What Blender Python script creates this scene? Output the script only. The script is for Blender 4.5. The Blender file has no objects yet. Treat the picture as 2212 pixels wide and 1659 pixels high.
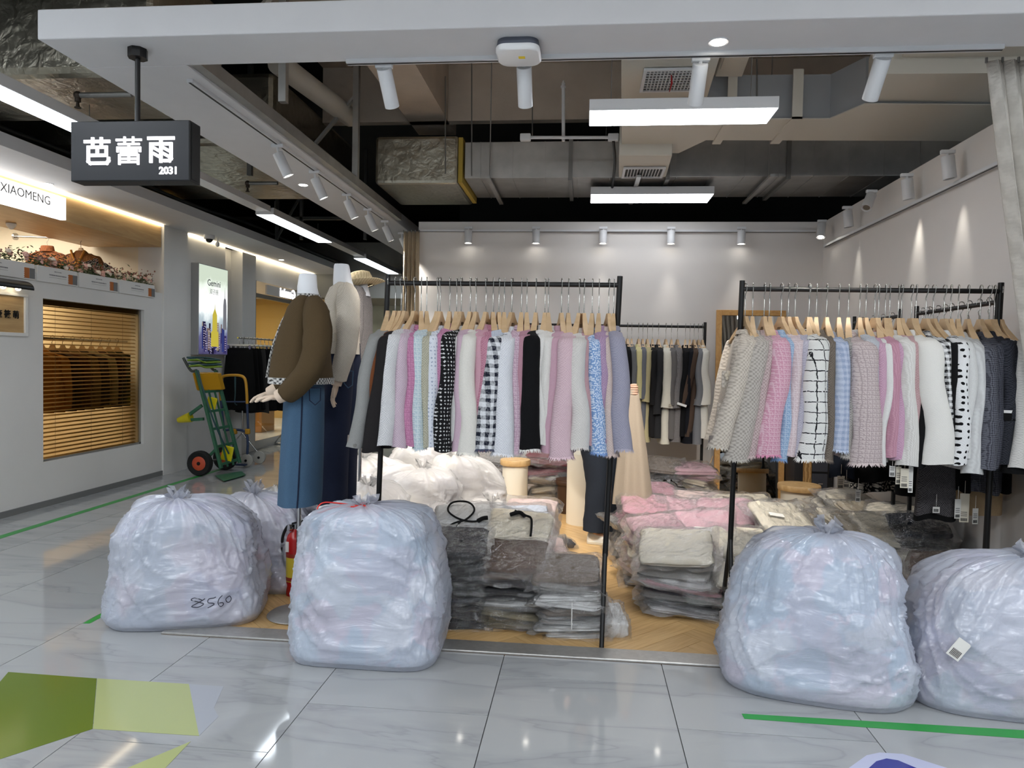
import bpy, bmesh, math, random
from mathutils import Vector, Matrix, noise
R0 = random.Random(7)
SC = bpy.context.scene
COL = SC.collection
PI = math.pi

# ------------------------------------------------------------------ camera
F_PX, YAW, PITCH, ROLL, CAM_H = 1551.0, .09865, -.03328, .01922, 1.43
IW, IH = 2212.0, 1659.0
_f = Vector((-math.sin(YAW)*math.cos(PITCH), math.cos(YAW)*math.cos(PITCH), math.sin(PITCH)))
_r = Vector((math.cos(YAW), math.sin(YAW), 0)); _u = _r.cross(_f)
CR = math.cos(ROLL)*_r + math.sin(ROLL)*_u
CU = -math.sin(ROLL)*_r + math.cos(ROLL)*_u
CF = _f
CAM = Vector((0, 0, CAM_H))
cam_data = bpy.data.cameras.new('camera'); cam = bpy.data.objects.new('camera', cam_data); COL.objects.link(cam)
cam_data.sensor_width = 36; cam_data.lens = F_PX*36/IW; cam_data.clip_start = .05; cam_data.clip_end = 100
m = Matrix.Identity(4)
for i in range(3):
    m[i][0], m[i][1], m[i][2], m[i][3] = CR[i], CU[i], -CF[i], CAM[i]
cam.matrix_world = m
SC.camera = cam

def ray(x, y): return CR*((x-IW/2)/F_PX) + CU*(-(y-IH/2)/F_PX) + CF
def pz(x, y, z=0.): d = ray(x, y); return CAM + d*((z-CAM_H)/d.z)      # where a sight line meets the height z
def py(x, y, Y): d = ray(x, y); return CAM + d*(Y/d.y)                 # ... the depth Y
def pX(x, y, X): d = ray(x, y); return CAM + d*(X/d.x)                 # ... the side plane X

# ------------------------------------------------------------------ world, light, exposure
W = bpy.data.worlds.new('world'); SC.world = W; W.use_nodes = True
W.node_tree.nodes['Background'].inputs[0].default_value = (.75, .82, .9, 1)
W.node_tree.nodes['Background'].inputs[1].default_value = .35
vs = SC.view_settings
vs.view_transform = 'Standard'; vs.look = 'None'; vs.exposure = 0.25; vs.gamma = 1.0; vs.use_curve_mapping = False
SC.cycles.transparent_max_bounces = 16
SC.cycles.max_bounces = 6; SC.cycles.diffuse_bounces = 4; SC.cycles.glossy_bounces = 3
SC.cycles.use_adaptive_sampling = True; SC.cycles.adaptive_threshold = .03
SC.cycles.sample_clamp_indirect = 6; SC.cycles.use_light_tree = False
SC.cycles.caustics_reflective = False; SC.cycles.caustics_refractive = False

def area_light(name, loc, sx, sy, power, color, rot=(0, 0, 0)):
    l = bpy.data.lights.new(name, 'AREA'); l.shape = 'RECTANGLE'; l.size = sx; l.size_y = sy
    l.energy = power; l.color = color
    o = bpy.data.objects.new(name, l); COL.objects.link(o); o.location = loc; o.rotation_euler = rot
    return o
COOL = (.88, .94, 1.0); NEUT = (1.0, .94, .86); WARM = (1.0, .80, .55)
# the mall concourse on the camera's side is lit by rows of ceiling lights
for i, (x, y) in enumerate(((-2.6, -.6), (0.2, -.6), (3.0, -.6), (-2.6, -3.2), (0.2, -3.2), (3.0, -3.2), (4.2, 1.6), (-4.2, 1.2))):
    area_light('concourse_light', (x, y, 3.6), 1.6, .4, 66, COOL)
def spot_light(name, loc, target, power, angle, color, blend=.6, size=.03, parent=None):
    l = bpy.data.lights.new(name, 'SPOT'); l.energy = power; l.spot_size = math.radians(angle); l.spot_blend = blend
    l.color = color; l.shadow_soft_size = size
    o = bpy.data.objects.new(name, l); COL.objects.link(o); o.location = loc
    o.rotation_euler = (Vector(target)-Vector(loc)).to_track_quat('-Z', 'Y').to_euler()
    return o

# ------------------------------------------------------------------ materials
def new_mat(name):
    m = bpy.data.materials.new(name); m.use_nodes = True
    nt = m.node_tree; b = nt.nodes['Principled BSDF']
    return m, nt, b
def N(nt, t, **kw):
    n = nt.nodes.new(t)
    for k, v in kw.items(): setattr(n, k, v)
    return n
def lin(c):
    return tuple(((v/255)/12.92 if v/255 <= .04045 else ((v/255+.055)/1.055)**2.4) for v in c)+(1,)
MATS = {}
def mat(name, rgb, rough=.5, metal=0., spec=.5, noise_amt=0., noise_scale=20., bump=0., bump_scale=60., emit=0., coat=0.):
    if name in MATS: return MATS[name]
    m, nt, b = new_mat(name)
    c = lin(rgb)
    b.inputs['Base Color'].default_value = c; b.inputs['Roughness'].default_value = rough
    b.inputs['Metallic'].default_value = metal; b.inputs['Specular IOR Level'].default_value = spec
    b.inputs['Coat Weight'].default_value = coat
    if emit: b.inputs['Emission Color'].default_value = c; b.inputs['Emission Strength'].default_value = emit
    if noise_amt or bump:
        tc = N(nt, 'ShaderNodeTexCoord')
    if noise_amt:
        n = N(nt, 'ShaderNodeTexNoise'); n.inputs['Scale'].default_value = noise_scale; n.inputs['Detail'].default_value = 4
        nt.links.new(tc.outputs['Object'], n.inputs['Vector'])
        mx = N(nt, 'ShaderNodeMix', data_type='RGBA'); 
        mr = N(nt, 'ShaderNodeMapRange'); mr.inputs[1].default_value = .3; mr.inputs[2].default_value = .7
        nt.links.new(n.outputs[0], mr.inputs[0]); nt.links.new(mr.outputs[0], mx.inputs[0])
        mx.inputs[6].default_value = tuple(max(0, v*(1-noise_amt)) for v in c[:3])+(1,)
        mx.inputs[7].default_value = tuple(min(1, v*(1+noise_amt)) for v in c[:3])+(1,)
        nt.links.new(mx.outputs[2], b.inputs['Base Color'])
    if bump:
        n2 = N(nt, 'ShaderNodeTexNoise'); n2.inputs['Scale'].default_value = bump_scale; n2.inputs['Detail'].default_value = 5
        nt.links.new(tc.outputs['Object'], n2.inputs['Vector'])
        bp = N(nt, 'ShaderNodeBump'); bp.inputs['Strength'].default_value = bump; bp.inputs['Distance'].default_value = .02
        nt.links.new(n2.outputs[0], bp.inputs['Height']); nt.links.new(bp.outputs[0], b.inputs['Normal'])
    MATS[name] = m
    return m

def fabric(name, rgb, kind='plain', rgb2=None, scale=1., rough=.9):
    """cloth: plain / tweed / grid / check / dash / pane / dots / floral / rib, drawn in the cloth's own coordinates"""
    if name in MATS: return MATS[name]
    m, nt, b = new_mat(name); L = nt.links.new
    def soft(c): g = sum(c)/3; return tuple(g+(v-g)*.86 for v in c)
    rgb = soft(rgb); rgb2 = soft(rgb2) if rgb2 else None
    c1 = lin(rgb); c2 = lin(rgb2) if rgb2 else tuple(v*.72 for v in c1[:3])+(1,)
    b.inputs['Roughness'].default_value = rough; b.inputs['Specular IOR Level'].default_value = .2
    b.inputs['Sheen Weight'].default_value = .0
    tc = N(nt, 'ShaderNodeTexCoord'); sep = N(nt, 'ShaderNodeSeparateXYZ')
    jn = N(nt, 'ShaderNodeTexNoise'); jn.inputs['Scale'].default_value = 35*scale; jn.inputs['Detail'].default_value = 2
    L(tc.outputs['Object'], jn.inputs['Vector'])
    mad = N(nt, 'ShaderNodeVectorMath', operation='MULTIPLY_ADD'); mad.inputs[1].default_value = (.012/scale,)*3
    L(jn.outputs['Color'], mad.inputs[0]); L(tc.outputs['Object'], mad.inputs[2]); L(mad.outputs[0], sep.inputs[0])
    def M(op, a, bb=None, c=None):
        n = N(nt, 'ShaderNodeMath', operation=op)
        for i, s in enumerate((a, bb, c)):
            if s is None: continue
            if isinstance(s, (int, float)): n.inputs[i].default_value = s
            else: L(s, n.inputs[i])
        return n.outputs[0]
    # x and y run together round the tube, z up
    hx = M('ADD', sep.outputs[0], M('MULTIPLY', sep.outputs[1], .8)); hz = sep.outputs[2]
    def wav(k, s): return M('SINE', M('MULTIPLY', s, k*scale))
    fine = N(nt, 'ShaderNodeTexNoise'); fine.inputs['Scale'].default_value = 420*scale; fine.inputs['Detail'].default_value = 2
    L(tc.outputs['Object'], fine.inputs['Vector'])
    fn = fine.outputs[0]
    big = N(nt, 'ShaderNodeTexNoise'); big.inputs['Scale'].default_value = 90*scale; L(tc.outputs['Object'], big.inputs['Vector'])
    if kind == 'plain': fac = M('MULTIPLY', M('SUBTRACT', fn, .35), 1.6)
    elif kind == 'rib': fac = M('MULTIPLY_ADD', wav(500, hx), .5, .5)
    elif kind == 'tweed': fac = M('ADD', M('MULTIPLY_ADD', M('MULTIPLY', wav(520, hx), wav(520, hz)), .7, .35), M('SUBTRACT', big.outputs[0], .5))
    elif kind == 'grid':
        fac = M('MULTIPLY', M('MAXIMUM', M('GREATER_THAN', wav(560, hx), .5), M('GREATER_THAN', wav(560, hz), .5)), M('GREATER_THAN', M('ADD', wav(280, hz), wav(280, hx)), -.9))
    elif kind == 'check':
        a = M('GREATER_THAN', wav(150, hx), 0.); c = M('GREATER_THAN', wav(150, hz), 0.)
        fac = M('ADD', M('MULTIPLY', M('ADD', a, c), .5), M('MULTIPLY', M('SUBTRACT', big.outputs[0], .5), .9))
    elif kind == 'houndstooth':
        a = M('GREATER_THAN', wav(640, hx), 0.); c = M('GREATER_THAN', wav(640, hz), 0.)
        fac = M('MULTIPLY', M('ADD', a, c), .5)
    elif kind == 'dash':
        l1 = M('MULTIPLY', M('GREATER_THAN', wav(330, hx), .8), M('GREATER_THAN', wav(330, hz), .0))
        l2 = M('MULTIPLY', M('GREATER_THAN', wav(330, hz), .8), M('GREATER_THAN', wav(330, hx), .0))
        fac = M('MULTIPLY', M('MAXIMUM', l1, l2), M('GREATER_THAN', big.outputs[0], .42))
    elif kind == 'pane':
        l1 = M('GREATER_THAN', wav(120, hx), .955); l2 = M('GREATER_THAN', wav(120, hz), .955)
        fac = M('MULTIPLY', M('MAXIMUM', l1, l2), M('GREATER_THAN', big.outputs[0], .38))
    elif kind in ('dots', 'floral'):
        v = N(nt, 'ShaderNodeTexVoronoi', feature='F1'); v.inputs['Scale'].default_value = (30 if kind == 'dots' else 120)*scale
        v.inputs['Randomness'].default_value = .35 if kind == 'dots' else 1.
        cmb = N(nt, 'ShaderNodeCombineXYZ'); L(hx, cmb.inputs[0]); L(hz, cmb.inputs[1]); L(cmb.outputs[0], v.inputs['Vector'])
        v.voronoi_dimensions = '2D'
        fac = M('LESS_THAN', v.outputs['Distance'], .22 if kind == 'dots' else .38)
    elif kind == 'denim': fac = M('ADD', M('MULTIPLY', M('SUBTRACT', fn, .3), .5), M('MULTIPLY', N(nt, 'ShaderNodeTexNoise').outputs[0], .8))
    mx = N(nt, 'ShaderNodeMix', data_type='RGBA'); L(fac, mx.inputs[0]); mx.inputs[6].default_value = c1; mx.inputs[7].default_value = c2
    mx.clamp_factor = True
    L(mx.outputs[2], b.inputs['Base Color'])
    h = M('ADD', M('MULTIPLY', fn, .6), M('MULTIPLY', M('MULTIPLY', wav(520, hx), wav(520, hz)), .3 if kind != 'plain' else .1))
    bp = N(nt, 'ShaderNodeBump'); bp.inputs['Strength'].default_value = .5; bp.inputs['Distance'].default_value = .004
    L(h, bp.inputs['Height']); L(bp.outputs[0], b.inputs['Normal'])
    MATS[name] = m
    return m

def film_mat(name, rgb=(235, 238, 245), opaque=.3, rough=.18, crinkle=.5, scale=30., stretch=(1, 1, 1), thick=.9, gloss=.5):
    """clear or milky plastic film: glossy sheen over a thin milky sheet"""
    if name in MATS: return MATS[name]
    m, nt, b = new_mat(name); L = nt.links.new
    out = nt.nodes['Material Output']
    tc = N(nt, 'ShaderNodeTexCoord'); mp = N(nt, 'ShaderNodeMapping'); mp.inputs['Scale'].default_value = stretch
    L(tc.outputs['Object'], mp.inputs[0])
    n = N(nt, 'ShaderNodeTexNoise'); n.inputs['Scale'].default_value = scale; n.inputs['Detail'].default_value = 4; n.inputs['Distortion'].default_value = 1.6
    L(mp.outputs[0], n.inputs['Vector'])
    bp = N(nt, 'ShaderNodeBump'); bp.inputs['Strength'].default_value = crinkle; bp.inputs['Distance'].default_value = .03
    L(n.outputs[0], bp.inputs['Height'])
    tr = N(nt, 'ShaderNodeBsdfTransparent'); tl = N(nt, 'ShaderNodeBsdfTranslucent'); tl.inputs[0].default_value = lin(rgb)
    df = N(nt, 'ShaderNodeBsdfDiffuse'); df.inputs[0].default_value = lin(rgb); L(bp.outputs[0], df.inputs['Normal'])
    gl = N(nt, 'ShaderNodeBsdfGlossy'); gl.inputs[0].default_value = (1, 1, 1, 1); gl.inputs['Roughness'].default_value = rough; L(bp.outputs[0], gl.inputs['Normal'])
    m1 = N(nt, 'ShaderNodeMixShader'); m1.inputs[0].default_value = .4; L(df.outputs[0], m1.inputs[1]); L(tl.outputs[0], m1.inputs[2])
    lw = N(nt, 'ShaderNodeLayerWeight'); lw.inputs['Blend'].default_value = .3; L(bp.outputs[0], lw.inputs['Normal'])
    mr = N(nt, 'ShaderNodeMapRange'); mr.inputs[3].default_value = opaque; mr.inputs[4].default_value = thick; L(lw.outputs['Facing'], mr.inputs[0])
    m2 = N(nt, 'ShaderNodeMixShader'); L(mr.outputs[0], m2.inputs[0]); L(tr.outputs[0], m2.inputs[1]); L(m1.outputs[0], m2.inputs[2])
    pw = N(nt, 'ShaderNodeMath', operation='POWER'); lw2 = N(nt, 'ShaderNodeLayerWeight'); lw2.inputs['Blend'].default_value = .5; L(bp.outputs[0], lw2.inputs['Normal'])
    L(lw2.outputs['Facing'], pw.inputs[0]); pw.inputs[1].default_value = 3.
    g2 = N(nt, 'ShaderNodeMath', operation='MULTIPLY_ADD'); L(pw.outputs[0], g2.inputs[0]); g2.inputs[1].default_value = gloss*.6; g2.inputs[2].default_value = .05*gloss
    m3 = N(nt, 'ShaderNodeMixShader'); L(g2.outputs[0], m3.inputs[0]); L(m2.outputs[0], m3.inputs[1]); L(gl.outputs[0], m3.inputs[2])
    L(m3.outputs[0], out.inputs[0]); nt.nodes.remove(b)
    MATS[name] = m
    return m

def emit_mat(name, rgb, strength):
    if name in MATS: return MATS[name]
    m, nt, b = new_mat(name)
    e = N(nt, 'ShaderNodeEmission'); e.inputs[0].default_value = lin(rgb); e.inputs[1].default_value = strength
    nt.links.new(e.outputs[0], nt.nodes['Material Output'].inputs[0]); nt.nodes.remove(b)
    if 'diffuser' not in name and 'cove' not in name and 'lightbox' not in name: m.cycles.emission_sampling = 'NONE'
    MATS[name] = m
    return m

def marble_mat():
    m, nt, b = new_mat('polished_marble_tile'); L = nt.links.new
    tc = N(nt, 'ShaderNodeTexCoord'); oi = N(nt, 'ShaderNodeObjectInfo')
    mp = N(nt, 'ShaderNodeMapping'); mp.inputs['Rotation'].default_value = (0, 0, -.5); mp.inputs['Scale'].default_value = (.4, 1.6, 1)
    add = N(nt, 'ShaderNodeVectorMath', operation='MULTIPLY_ADD'); cmb = N(nt, 'ShaderNodeCombineXYZ')
    L(oi.outputs['Random'], cmb.inputs[0]); L(oi.outputs['Random'], cmb.inputs[1]); L(cmb.outputs[0], add.inputs[0]); add.inputs[1].default_value = (17, 31, 0)
    L(tc.outputs['Object'], add.inputs[2]); L(add.outputs[0], mp.inputs[0])
    n = N(nt, 'ShaderNodeTexNoise'); n.inputs['Scale'].default_value = 1.7; n.inputs['Detail'].default_value = 5; n.inputs['Distortion'].default_value = .6
    L(mp.outputs[0], n.inputs['Vector'])
    cr = N(nt, 'ShaderNodeValToRGB'); e = cr.color_ramp.elements
    e[0].position = .0; e[0].color = lin((164, 166, 167)); e[1].position = 1; e[1].color = lin((168, 169, 170))
    for p, c in ((.44, (166, 168, 169)), (.493, (159, 161, 163)), (.503, (150, 152, 155)), (.512, (161, 163, 165)), (.56, (168, 170, 171))):
        q = e.new(p); q.color = lin(c)
    L(n.outputs[0], cr.inputs[0]); L(cr.outputs[0], b.inputs['Base Color'])
    b.inputs['Roughness'].default_value = .06; b.inputs['Specular IOR Level'].default_value = .55
    return m

def wood_mat(name, rgb, rgb2, rough=.35, sc=(1, 12, 12), amt=6.):
    if name in MATS: return MATS[name]
    m, nt, b = new_mat(name); L = nt.links.new
    tc = N(nt, 'ShaderNodeTexCoord'); oi = N(nt, 'ShaderNodeObjectInfo'); mp = N(nt, 'ShaderNodeMapping'); mp.inputs['Scale'].default_value = sc
    add = N(nt, 'ShaderNodeVectorMath', operation='ADD'); mul = N(nt, 'ShaderNodeMath', operation='MULTIPLY'); mul.inputs[1].default_value = 37
    L(oi.outputs['Random'], mul.inputs[0]); L(tc.outputs['Object'], add.inputs[0]); L(mul.outputs[0], add.inputs[1]); L(add.outputs[0], mp.inputs[0])
    n = N(nt, 'ShaderNodeTexNoise'); n.inputs['Scale'].default_value = amt; n.inputs['Detail'].default_value = 5; n.inputs['Distortion'].default_value = .8
    L(mp.outputs[0], n.inputs['Vector'])
    mx = N(nt, 'ShaderNodeMix', data_type='RGBA'); mr = N(nt, 'ShaderNodeMapRange'); mr.inputs[1].default_value = .3; mr.inputs[2].default_value = .72
    L(n.outputs[0], mr.inputs[0]); L(mr.outputs[0], mx.inputs[0]); mx.inputs[6].default_value = lin(rgb); mx.inputs[7].default_value = lin(rgb2)
    hs = N(nt, 'ShaderNodeHueSaturation'); mr2 = N(nt, 'ShaderNodeMapRange'); mr2.inputs[3].default_value = .88; mr2.inputs[4].default_value = 1.08
    L(oi.outputs['Random'], mr2.inputs[0]); L(mr2.outputs[0], hs.inputs['Value']); L(mx.outputs[2], hs.inputs['Color'])
    L(hs.outputs[0], b.inputs['Base Color']); b.inputs['Roughness'].default_value = rough
    MATS[name] = m
    return m

def foil_mat(name='aluminium_foil', rgb=(170, 165, 150), k=14.):
    """foil facing with pin points that radiate creases"""
    if name in MATS: return MATS[name]
    m, nt, b = new_mat(name); L = nt.links.new
    b.inputs['Base Color'].default_value = lin(rgb); b.inputs['Metallic'].default_value = .9; b.inputs['Roughness'].default_value = .32
    tc = N(nt, 'ShaderNodeTexCoord')
    v = N(nt, 'ShaderNodeTexVoronoi', feature='F1'); v.inputs['Scale'].default_value = 3.2; L(tc.outputs['Object'], v.inputs['Vector'])
    n = N(nt, 'ShaderNodeTexNoise'); n.inputs['Scale'].default_value = k; n.inputs['Detail'].default_value = 6; n.inputs['Distortion'].default_value = .4
    L(tc.outputs['Object'], n.inputs['Vector'])
    mth = N(nt, 'ShaderNodeMath', operation='MULTIPLY_ADD'); L(n.outputs[0], mth.inputs[0]); mth.inputs[1].default_value = .8
    s = N(nt, 'ShaderNodeMath', operation='POWER'); L(v.outputs['Distance'], s.inputs[0]); s.inputs[1].default_value = .5; L(s.outputs[0], mth.inputs[2])
    bp = N(nt, 'ShaderNodeBump'); bp.inputs['Strength'].default_value = .55; bp.inputs['Distance'].default_value = .03
    L(mth.outputs[0], bp.inputs['Height']); L(bp.outputs[0], b.inputs['Normal'])
    MATS[name] = m
    return m

# ------------------------------------------------------------------ mesh helpers
ORG = {}
def V(*a): return Vector(a)
class MB:
    def __init__(s): s.v = []; s.f = []
    def add(s, vs, fs):
        n = len(s.v); s.v += [Vector(p) for p in vs]; s.f += [tuple(i+n for i in f) for f in fs]; return s
    def box(s, x0, x1, y0, y1, z0, z1):
        return s.add([(x, y, z) for x in (x0, x1) for y in (y0, y1) for z in (z0, z1)],
                     [(0, 1, 3, 2), (4, 6, 7, 5), (0, 4, 5, 1), (2, 3, 7, 6), (0, 2, 6, 4), (1, 5, 7, 3)])
    def obox(s, c, size, M=None):
        c = Vector(c); hx, hy, hz = (q/2 for q in size); M = M or Matrix.Identity(3)
        return s.add([c + M @ Vector((x, y, z)) for x in (-hx, hx) for y in (-hy, hy) for z in (-hz, hz)],
                     [(0, 1, 3, 2), (4, 6, 7, 5), (0, 4, 5, 1), (2, 3, 7, 6), (0, 2, 6, 4), (1, 5, 7, 3)])
    def bar(s, p0, p1, w, h=None):
        p0, p1 = Vector(p0), Vector(p1); d = p1-p0
        M = d.to_track_quat('Z', 'Y').to_matrix()
        return s.obox((p0+p1)/2, (w, h or w, d.length), M)
    def quad(s, a, b, c, d): return s.add([a, b, c, d], [(0, 1, 2, 3)])
    def prism(s, pts, axis, a, b):
        """extrude a 2D outline along an axis from a to b"""
        n = len(pts)
        def mk(p, t):
            return {'x': (t, p[0], p[1]), 'y': (p[0], t, p[1]), 'z': (p[0], p[1], t)}[axis]
        vs = [mk(p, a) for p in pts]+[mk(p, b) for p in pts]
        return s.add(vs, [tuple(range(n))[::-1], tuple(range(n, 2*n))]+[(i, (i+1) % n, n+(i+1) % n, n+i) for i in range(n)])
    def loft(s, rings, cap0=True, cap1=True, closed=True):
        n = len(rings[0]); o = len(s.v)
        for r in rings: s.v += [Vector(p) for p in r]
        for i in range(len(rings)-1):
            for j in range(n if closed else n-1):
                k = (j+1) % n
                s.f.append((o+i*n+j, o+i*n+k, o+(i+1)*n+k, o+(i+1)*n+j))
        if cap0: s.f.append(tuple(o+j for j in range(n))[::-1])
        if cap1: s.f.append(tuple(o+(len(rings)-1)*n+j for j in range(n)))
        return s
    def tube(s, pts, r, n=8, cap=True, flat=1.):
        pts = [Vector(p) for p in pts]; rings = []
        up = None
        for i, p in enumerate(pts):
            t = (pts[min(i+1, len(pts)-1)]-pts[max(i-1, 0)]).normalized()
            if up is None:
                up = Vector((0, 1, 0)) if abs(t.y) < .9 else Vector((1, 0, 0))
            a = (up - t*up.dot(t)).normalized(); b = t.cross(a); up = a
            rr = r[i] if isinstance(r, (list, tuple)) else r
            rings.append([p + a*(math.cos(2*PI*k/n)*rr) + b*(math.sin(2*PI*k/n)*rr*flat) for k in range(n)])
        return s.loft(rings, cap, cap)
    def cyl(s, p0, p1, r0, r1=None, n=20, cap=True): return s.tube([p0, p1], [r0, r0 if r1 is None else r1], n, cap)
    def lathe(s, c, prof, n=24, ax='z'):
        c = Vector(c)
        def P(r, h, a):
            q = (r*math.cos(a), r*math.sin(a))
            return c + (Vector((q[0], q[1], h)) if ax == 'z' else Vector((h, q[0], q[1])) if ax == 'x' else Vector((q[0], h, q[1])))
        return s.loft([[P(r, h, 2*PI*k/n) for k in range(n)] for r, h in prof], True, True)
    def ball(s, c, rx, ry=None, rz=None, n=14, mm=8):
        ry = ry or rx; rz = rz or rx; c = Vector(c)
        return s.loft([[c+Vector((rx*math.sin(t)*math.cos(a), ry*math.sin(t)*math.sin(a), rz*math.cos(t))) for a in [2*PI*k/n for k in range(n)]]
                       for t in [PI*(.03+.94*i/mm) for i in range(mm+1)]])
    def mesh(s, name, smooth=None):
        me = bpy.data.meshes.new(name); me.from_pydata([tuple(p) for p in s.v], [], s.f)
        bm = bmesh.new(); bm.from_mesh(me); bmesh.ops.recalc_face_normals(bm, faces=bm.faces); bm.to_mesh(me); bm.free()
        if smooth:
            me.shade_smooth()
            if smooth < 3: me.set_sharp_from_angle(angle=smooth)
        return me
    def build(s, name, material, parent=None, smooth=None, bevel=0., local=False, base=True):
        if parent is None:
            o3 = Vector((0, 0, 0))
            if base and s.v:
                xs = [p.x for p in s.v]; ys = [p.y for p in s.v]
                o3 = Vector(((min(xs)+max(xs))/2, (min(ys)+max(ys))/2, min(p.z for p in s.v)))
            s.v = [p-o3 for p in s.v]
        else:
            o3 = ORG.get(parent.name, Vector())
            if not local: s.v = [p-o3 for p in s.v]
        me = s.mesh(name, smooth)
        if material: me.materials.append(material)
        o = bpy.data.objects.new(name, me); COL.objects.link(o)
        if parent is None: o.location = o3
        else: o.parent = parent
        ORG[o.name] = o3
        if bevel:
            b = o.modifiers.new('bevel', 'BEVEL'); b.width = bevel; b.segments = 2; b.limit_method = 'ANGLE'
        return o
def tag(o, label, cat, group=None, kind=None):
    if label: o['label'] = label
    if cat: o['category'] = cat
    if group: o['group'] = group
    if kind: o['kind'] = kind
    return o
def struct(o): o['kind'] = 'structure'; return o
def thing(name, label, cat, loc=(0, 0, 0), group=None, rotz=0.):
    o = bpy.data.objects.new(name, None); o.empty_display_size = .1; COL.objects.link(o); o.location = loc; o.rotation_euler = (0, 0, rotz)
    ORG[o.name] = Vector(loc)
    return tag(o, label, cat, group)
def inst(me, name, parent=None, material=None, loc=(0, 0, 0), rot=(0, 0, 0), scale=(1, 1, 1)):
    o = bpy.data.objects.new(name, me); COL.objects.link(o)
    if parent: o.parent = parent
    o.location = loc; o.rotation_euler = rot; o.scale = scale
    if material:
        if not me.materials: me.materials.append(None)
        o.material_slots[0].link = 'OBJECT'; o.material_slots[0].material = material
    return o
def lerp(a, b, t): return a+(b-a)*t
def smooth01(t): t = max(0, min(1, t)); return t*t*(3-2*t)
def catmull(pts, n):
    pts = [Vector(p) for p in pts]; out = []
    for i in range(len(pts)-1):
        p0, p1, p2, p3 = pts[max(i-1, 0)], pts[i], pts[i+1], pts[min(i+2, len(pts)-1)]
        for k in range(n):
            t = k/n
            out.append(.5*((2*p1)+(p2-p0)*t+(2*p0-5*p1+4*p2-p3)*t*t+(-p0+3*p1-3*p2+p3)*t**3))
    return out+[pts[-1]]
def text_mesh(s, size, extrude=.002, offset=0., align='CENTER', shear=0.):
    cu = bpy.data.curves.new('lettering', 'FONT'); cu.body = s; cu.size = size; cu.extrude = extrude; cu.offset = offset
    cu.align_x = align; cu.align_y = 'CENTER'; cu.resolution_u = 3; cu.shear = shear
    o = bpy.data.objects.new('lettering', cu); COL.objects.link(o)
    dg = bpy.context.evaluated_depsgraph_get(); dg.update()
    me = bpy.data.meshes.new_from_object(o.evaluated_get(dg))
    bpy.data.objects.remove(o); bpy.data.curves.remove(cu)
    return me
def text(s, size, material, parent, loc, rot, extrude=.002, offset=0., align='CENTER', name='lettering', flip=False):
    me = text_mesh(s, size, extrude, offset, align); me.materials.clear(); me.materials.append(material)
    o = bpy.data.objects.new(name, me); COL.objects.link(o)
    o.parent = parent; o.location = Vector(loc)-ORG.get(parent.name, Vector()); o.rotation_euler = rot
    if flip: o.scale = (-1, 1, 1)
    return o
def ordinal(n): return ['first', 'second', 'third', 'fourth', 'fifth', 'sixth', 'seventh', 'eighth', 'ninth', 'tenth', 'eleventh', 'twelfth', 'thirteenth', 'fourteenth', 'fifteenth', 'sixteenth', 'seventeenth', 'eighteenth', 'nineteenth', 'twentieth'][n] if n < 20 else str(n+1)+'th'
# ================================================================== the setting
XL, XR, Y0, YB, HB = -2.05, 2.41, 3.55, 7.65, 2.90
M_white = mat('white_paint', (226, 225, 222), .7, noise_amt=.02, noise_scale=3)
M_wallin = mat('shop_wall_paint', (222, 218, 214), .75, noise_amt=.015, noise_scale=3)
M_dark = mat('black_ceiling_paint', (22, 22, 22), .9)
M_conc = mat('concrete_slab', (190, 176, 160), .9, noise_amt=.1, noise_scale=3, bump=.1)
M_grout = mat('grey_grout', (96, 97, 98), .8)
M_marble = marble_mat()
M_steel = mat('brushed_steel', (196, 194, 190), .38, .75, noise_amt=.08, noise_scale=40)
M_galv = mat('galvanised_steel', (176, 175, 172), .36, .7, noise_amt=.14, noise_scale=5)
M_cream = mat('cream_duct_paint', (205, 200, 188), .55)
M_black = mat('black_metal', (20, 19, 19), .4, .2)
M_whitemet = mat('white_metal', (214, 215, 217), .4)
M_greymet = mat('grey_metal', (128, 127, 124), .4, .7)
M_chrome = mat('chrome', (190, 190, 190), .15, 1.)
M_foil = foil_mat()

# ---- mall floor of staggered square marble tiles
fl = struct(MB().box(-9, 8, -7, 17.5, -.12, -.006).build('floor', M_grout, base=False))
TS = .75
tile_cache = {}
def rect_tile(x0, x1, y0, y1):
    k = (round(x1-x0, 3), round(y1-y0, 3))
    if k not in tile_cache:
        w, d = k
        tile_cache[k] = MB().box(-w/2, w/2, -d/2, d/2, -.01, 0).mesh('tile'); tile_cache[k].materials.append(M_marble)
    o = bpy.data.objects.new('tile', tile_cache[k]); COL.objects.link(o); o.parent = fl; o.location = ((x0+x1)/2, (y0+y1)/2, 0)
for i in range(-7, 6):
    cx0 = -.35+TS*i; cx1 = cx0+TS
    off = 2.445 if i % 2 == 0 else 2.82
    for j in range(-2, 15):
        a, b = cx0+.002, cx1-.002; y0, y1 = off+TS*j+.002, off+TS*(j+1)-.002
        if b > XL-.06 and y1 > 3.42:                                     # stop at the steel threshold
            if a < XL-.06-.05 and y0 >= 3.42: b = XL-.06
            elif y0 < 3.42-.03: 
                if a < XL-.06-.05:
                    rect_tile(a, XL-.06, 3.42, y1); y1 = 3.42
                else: y1 = 3.42
            else: continue
        rect_tile(a, b, y0, y1)
# beyond the tiled view the concourse floor behind the camera
struct(MB().box(-9, 8, -7, .94, -.006, 0).build('floor_concourse', mat('concourse_floor', (205, 207, 208), .1), base=False))
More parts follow.
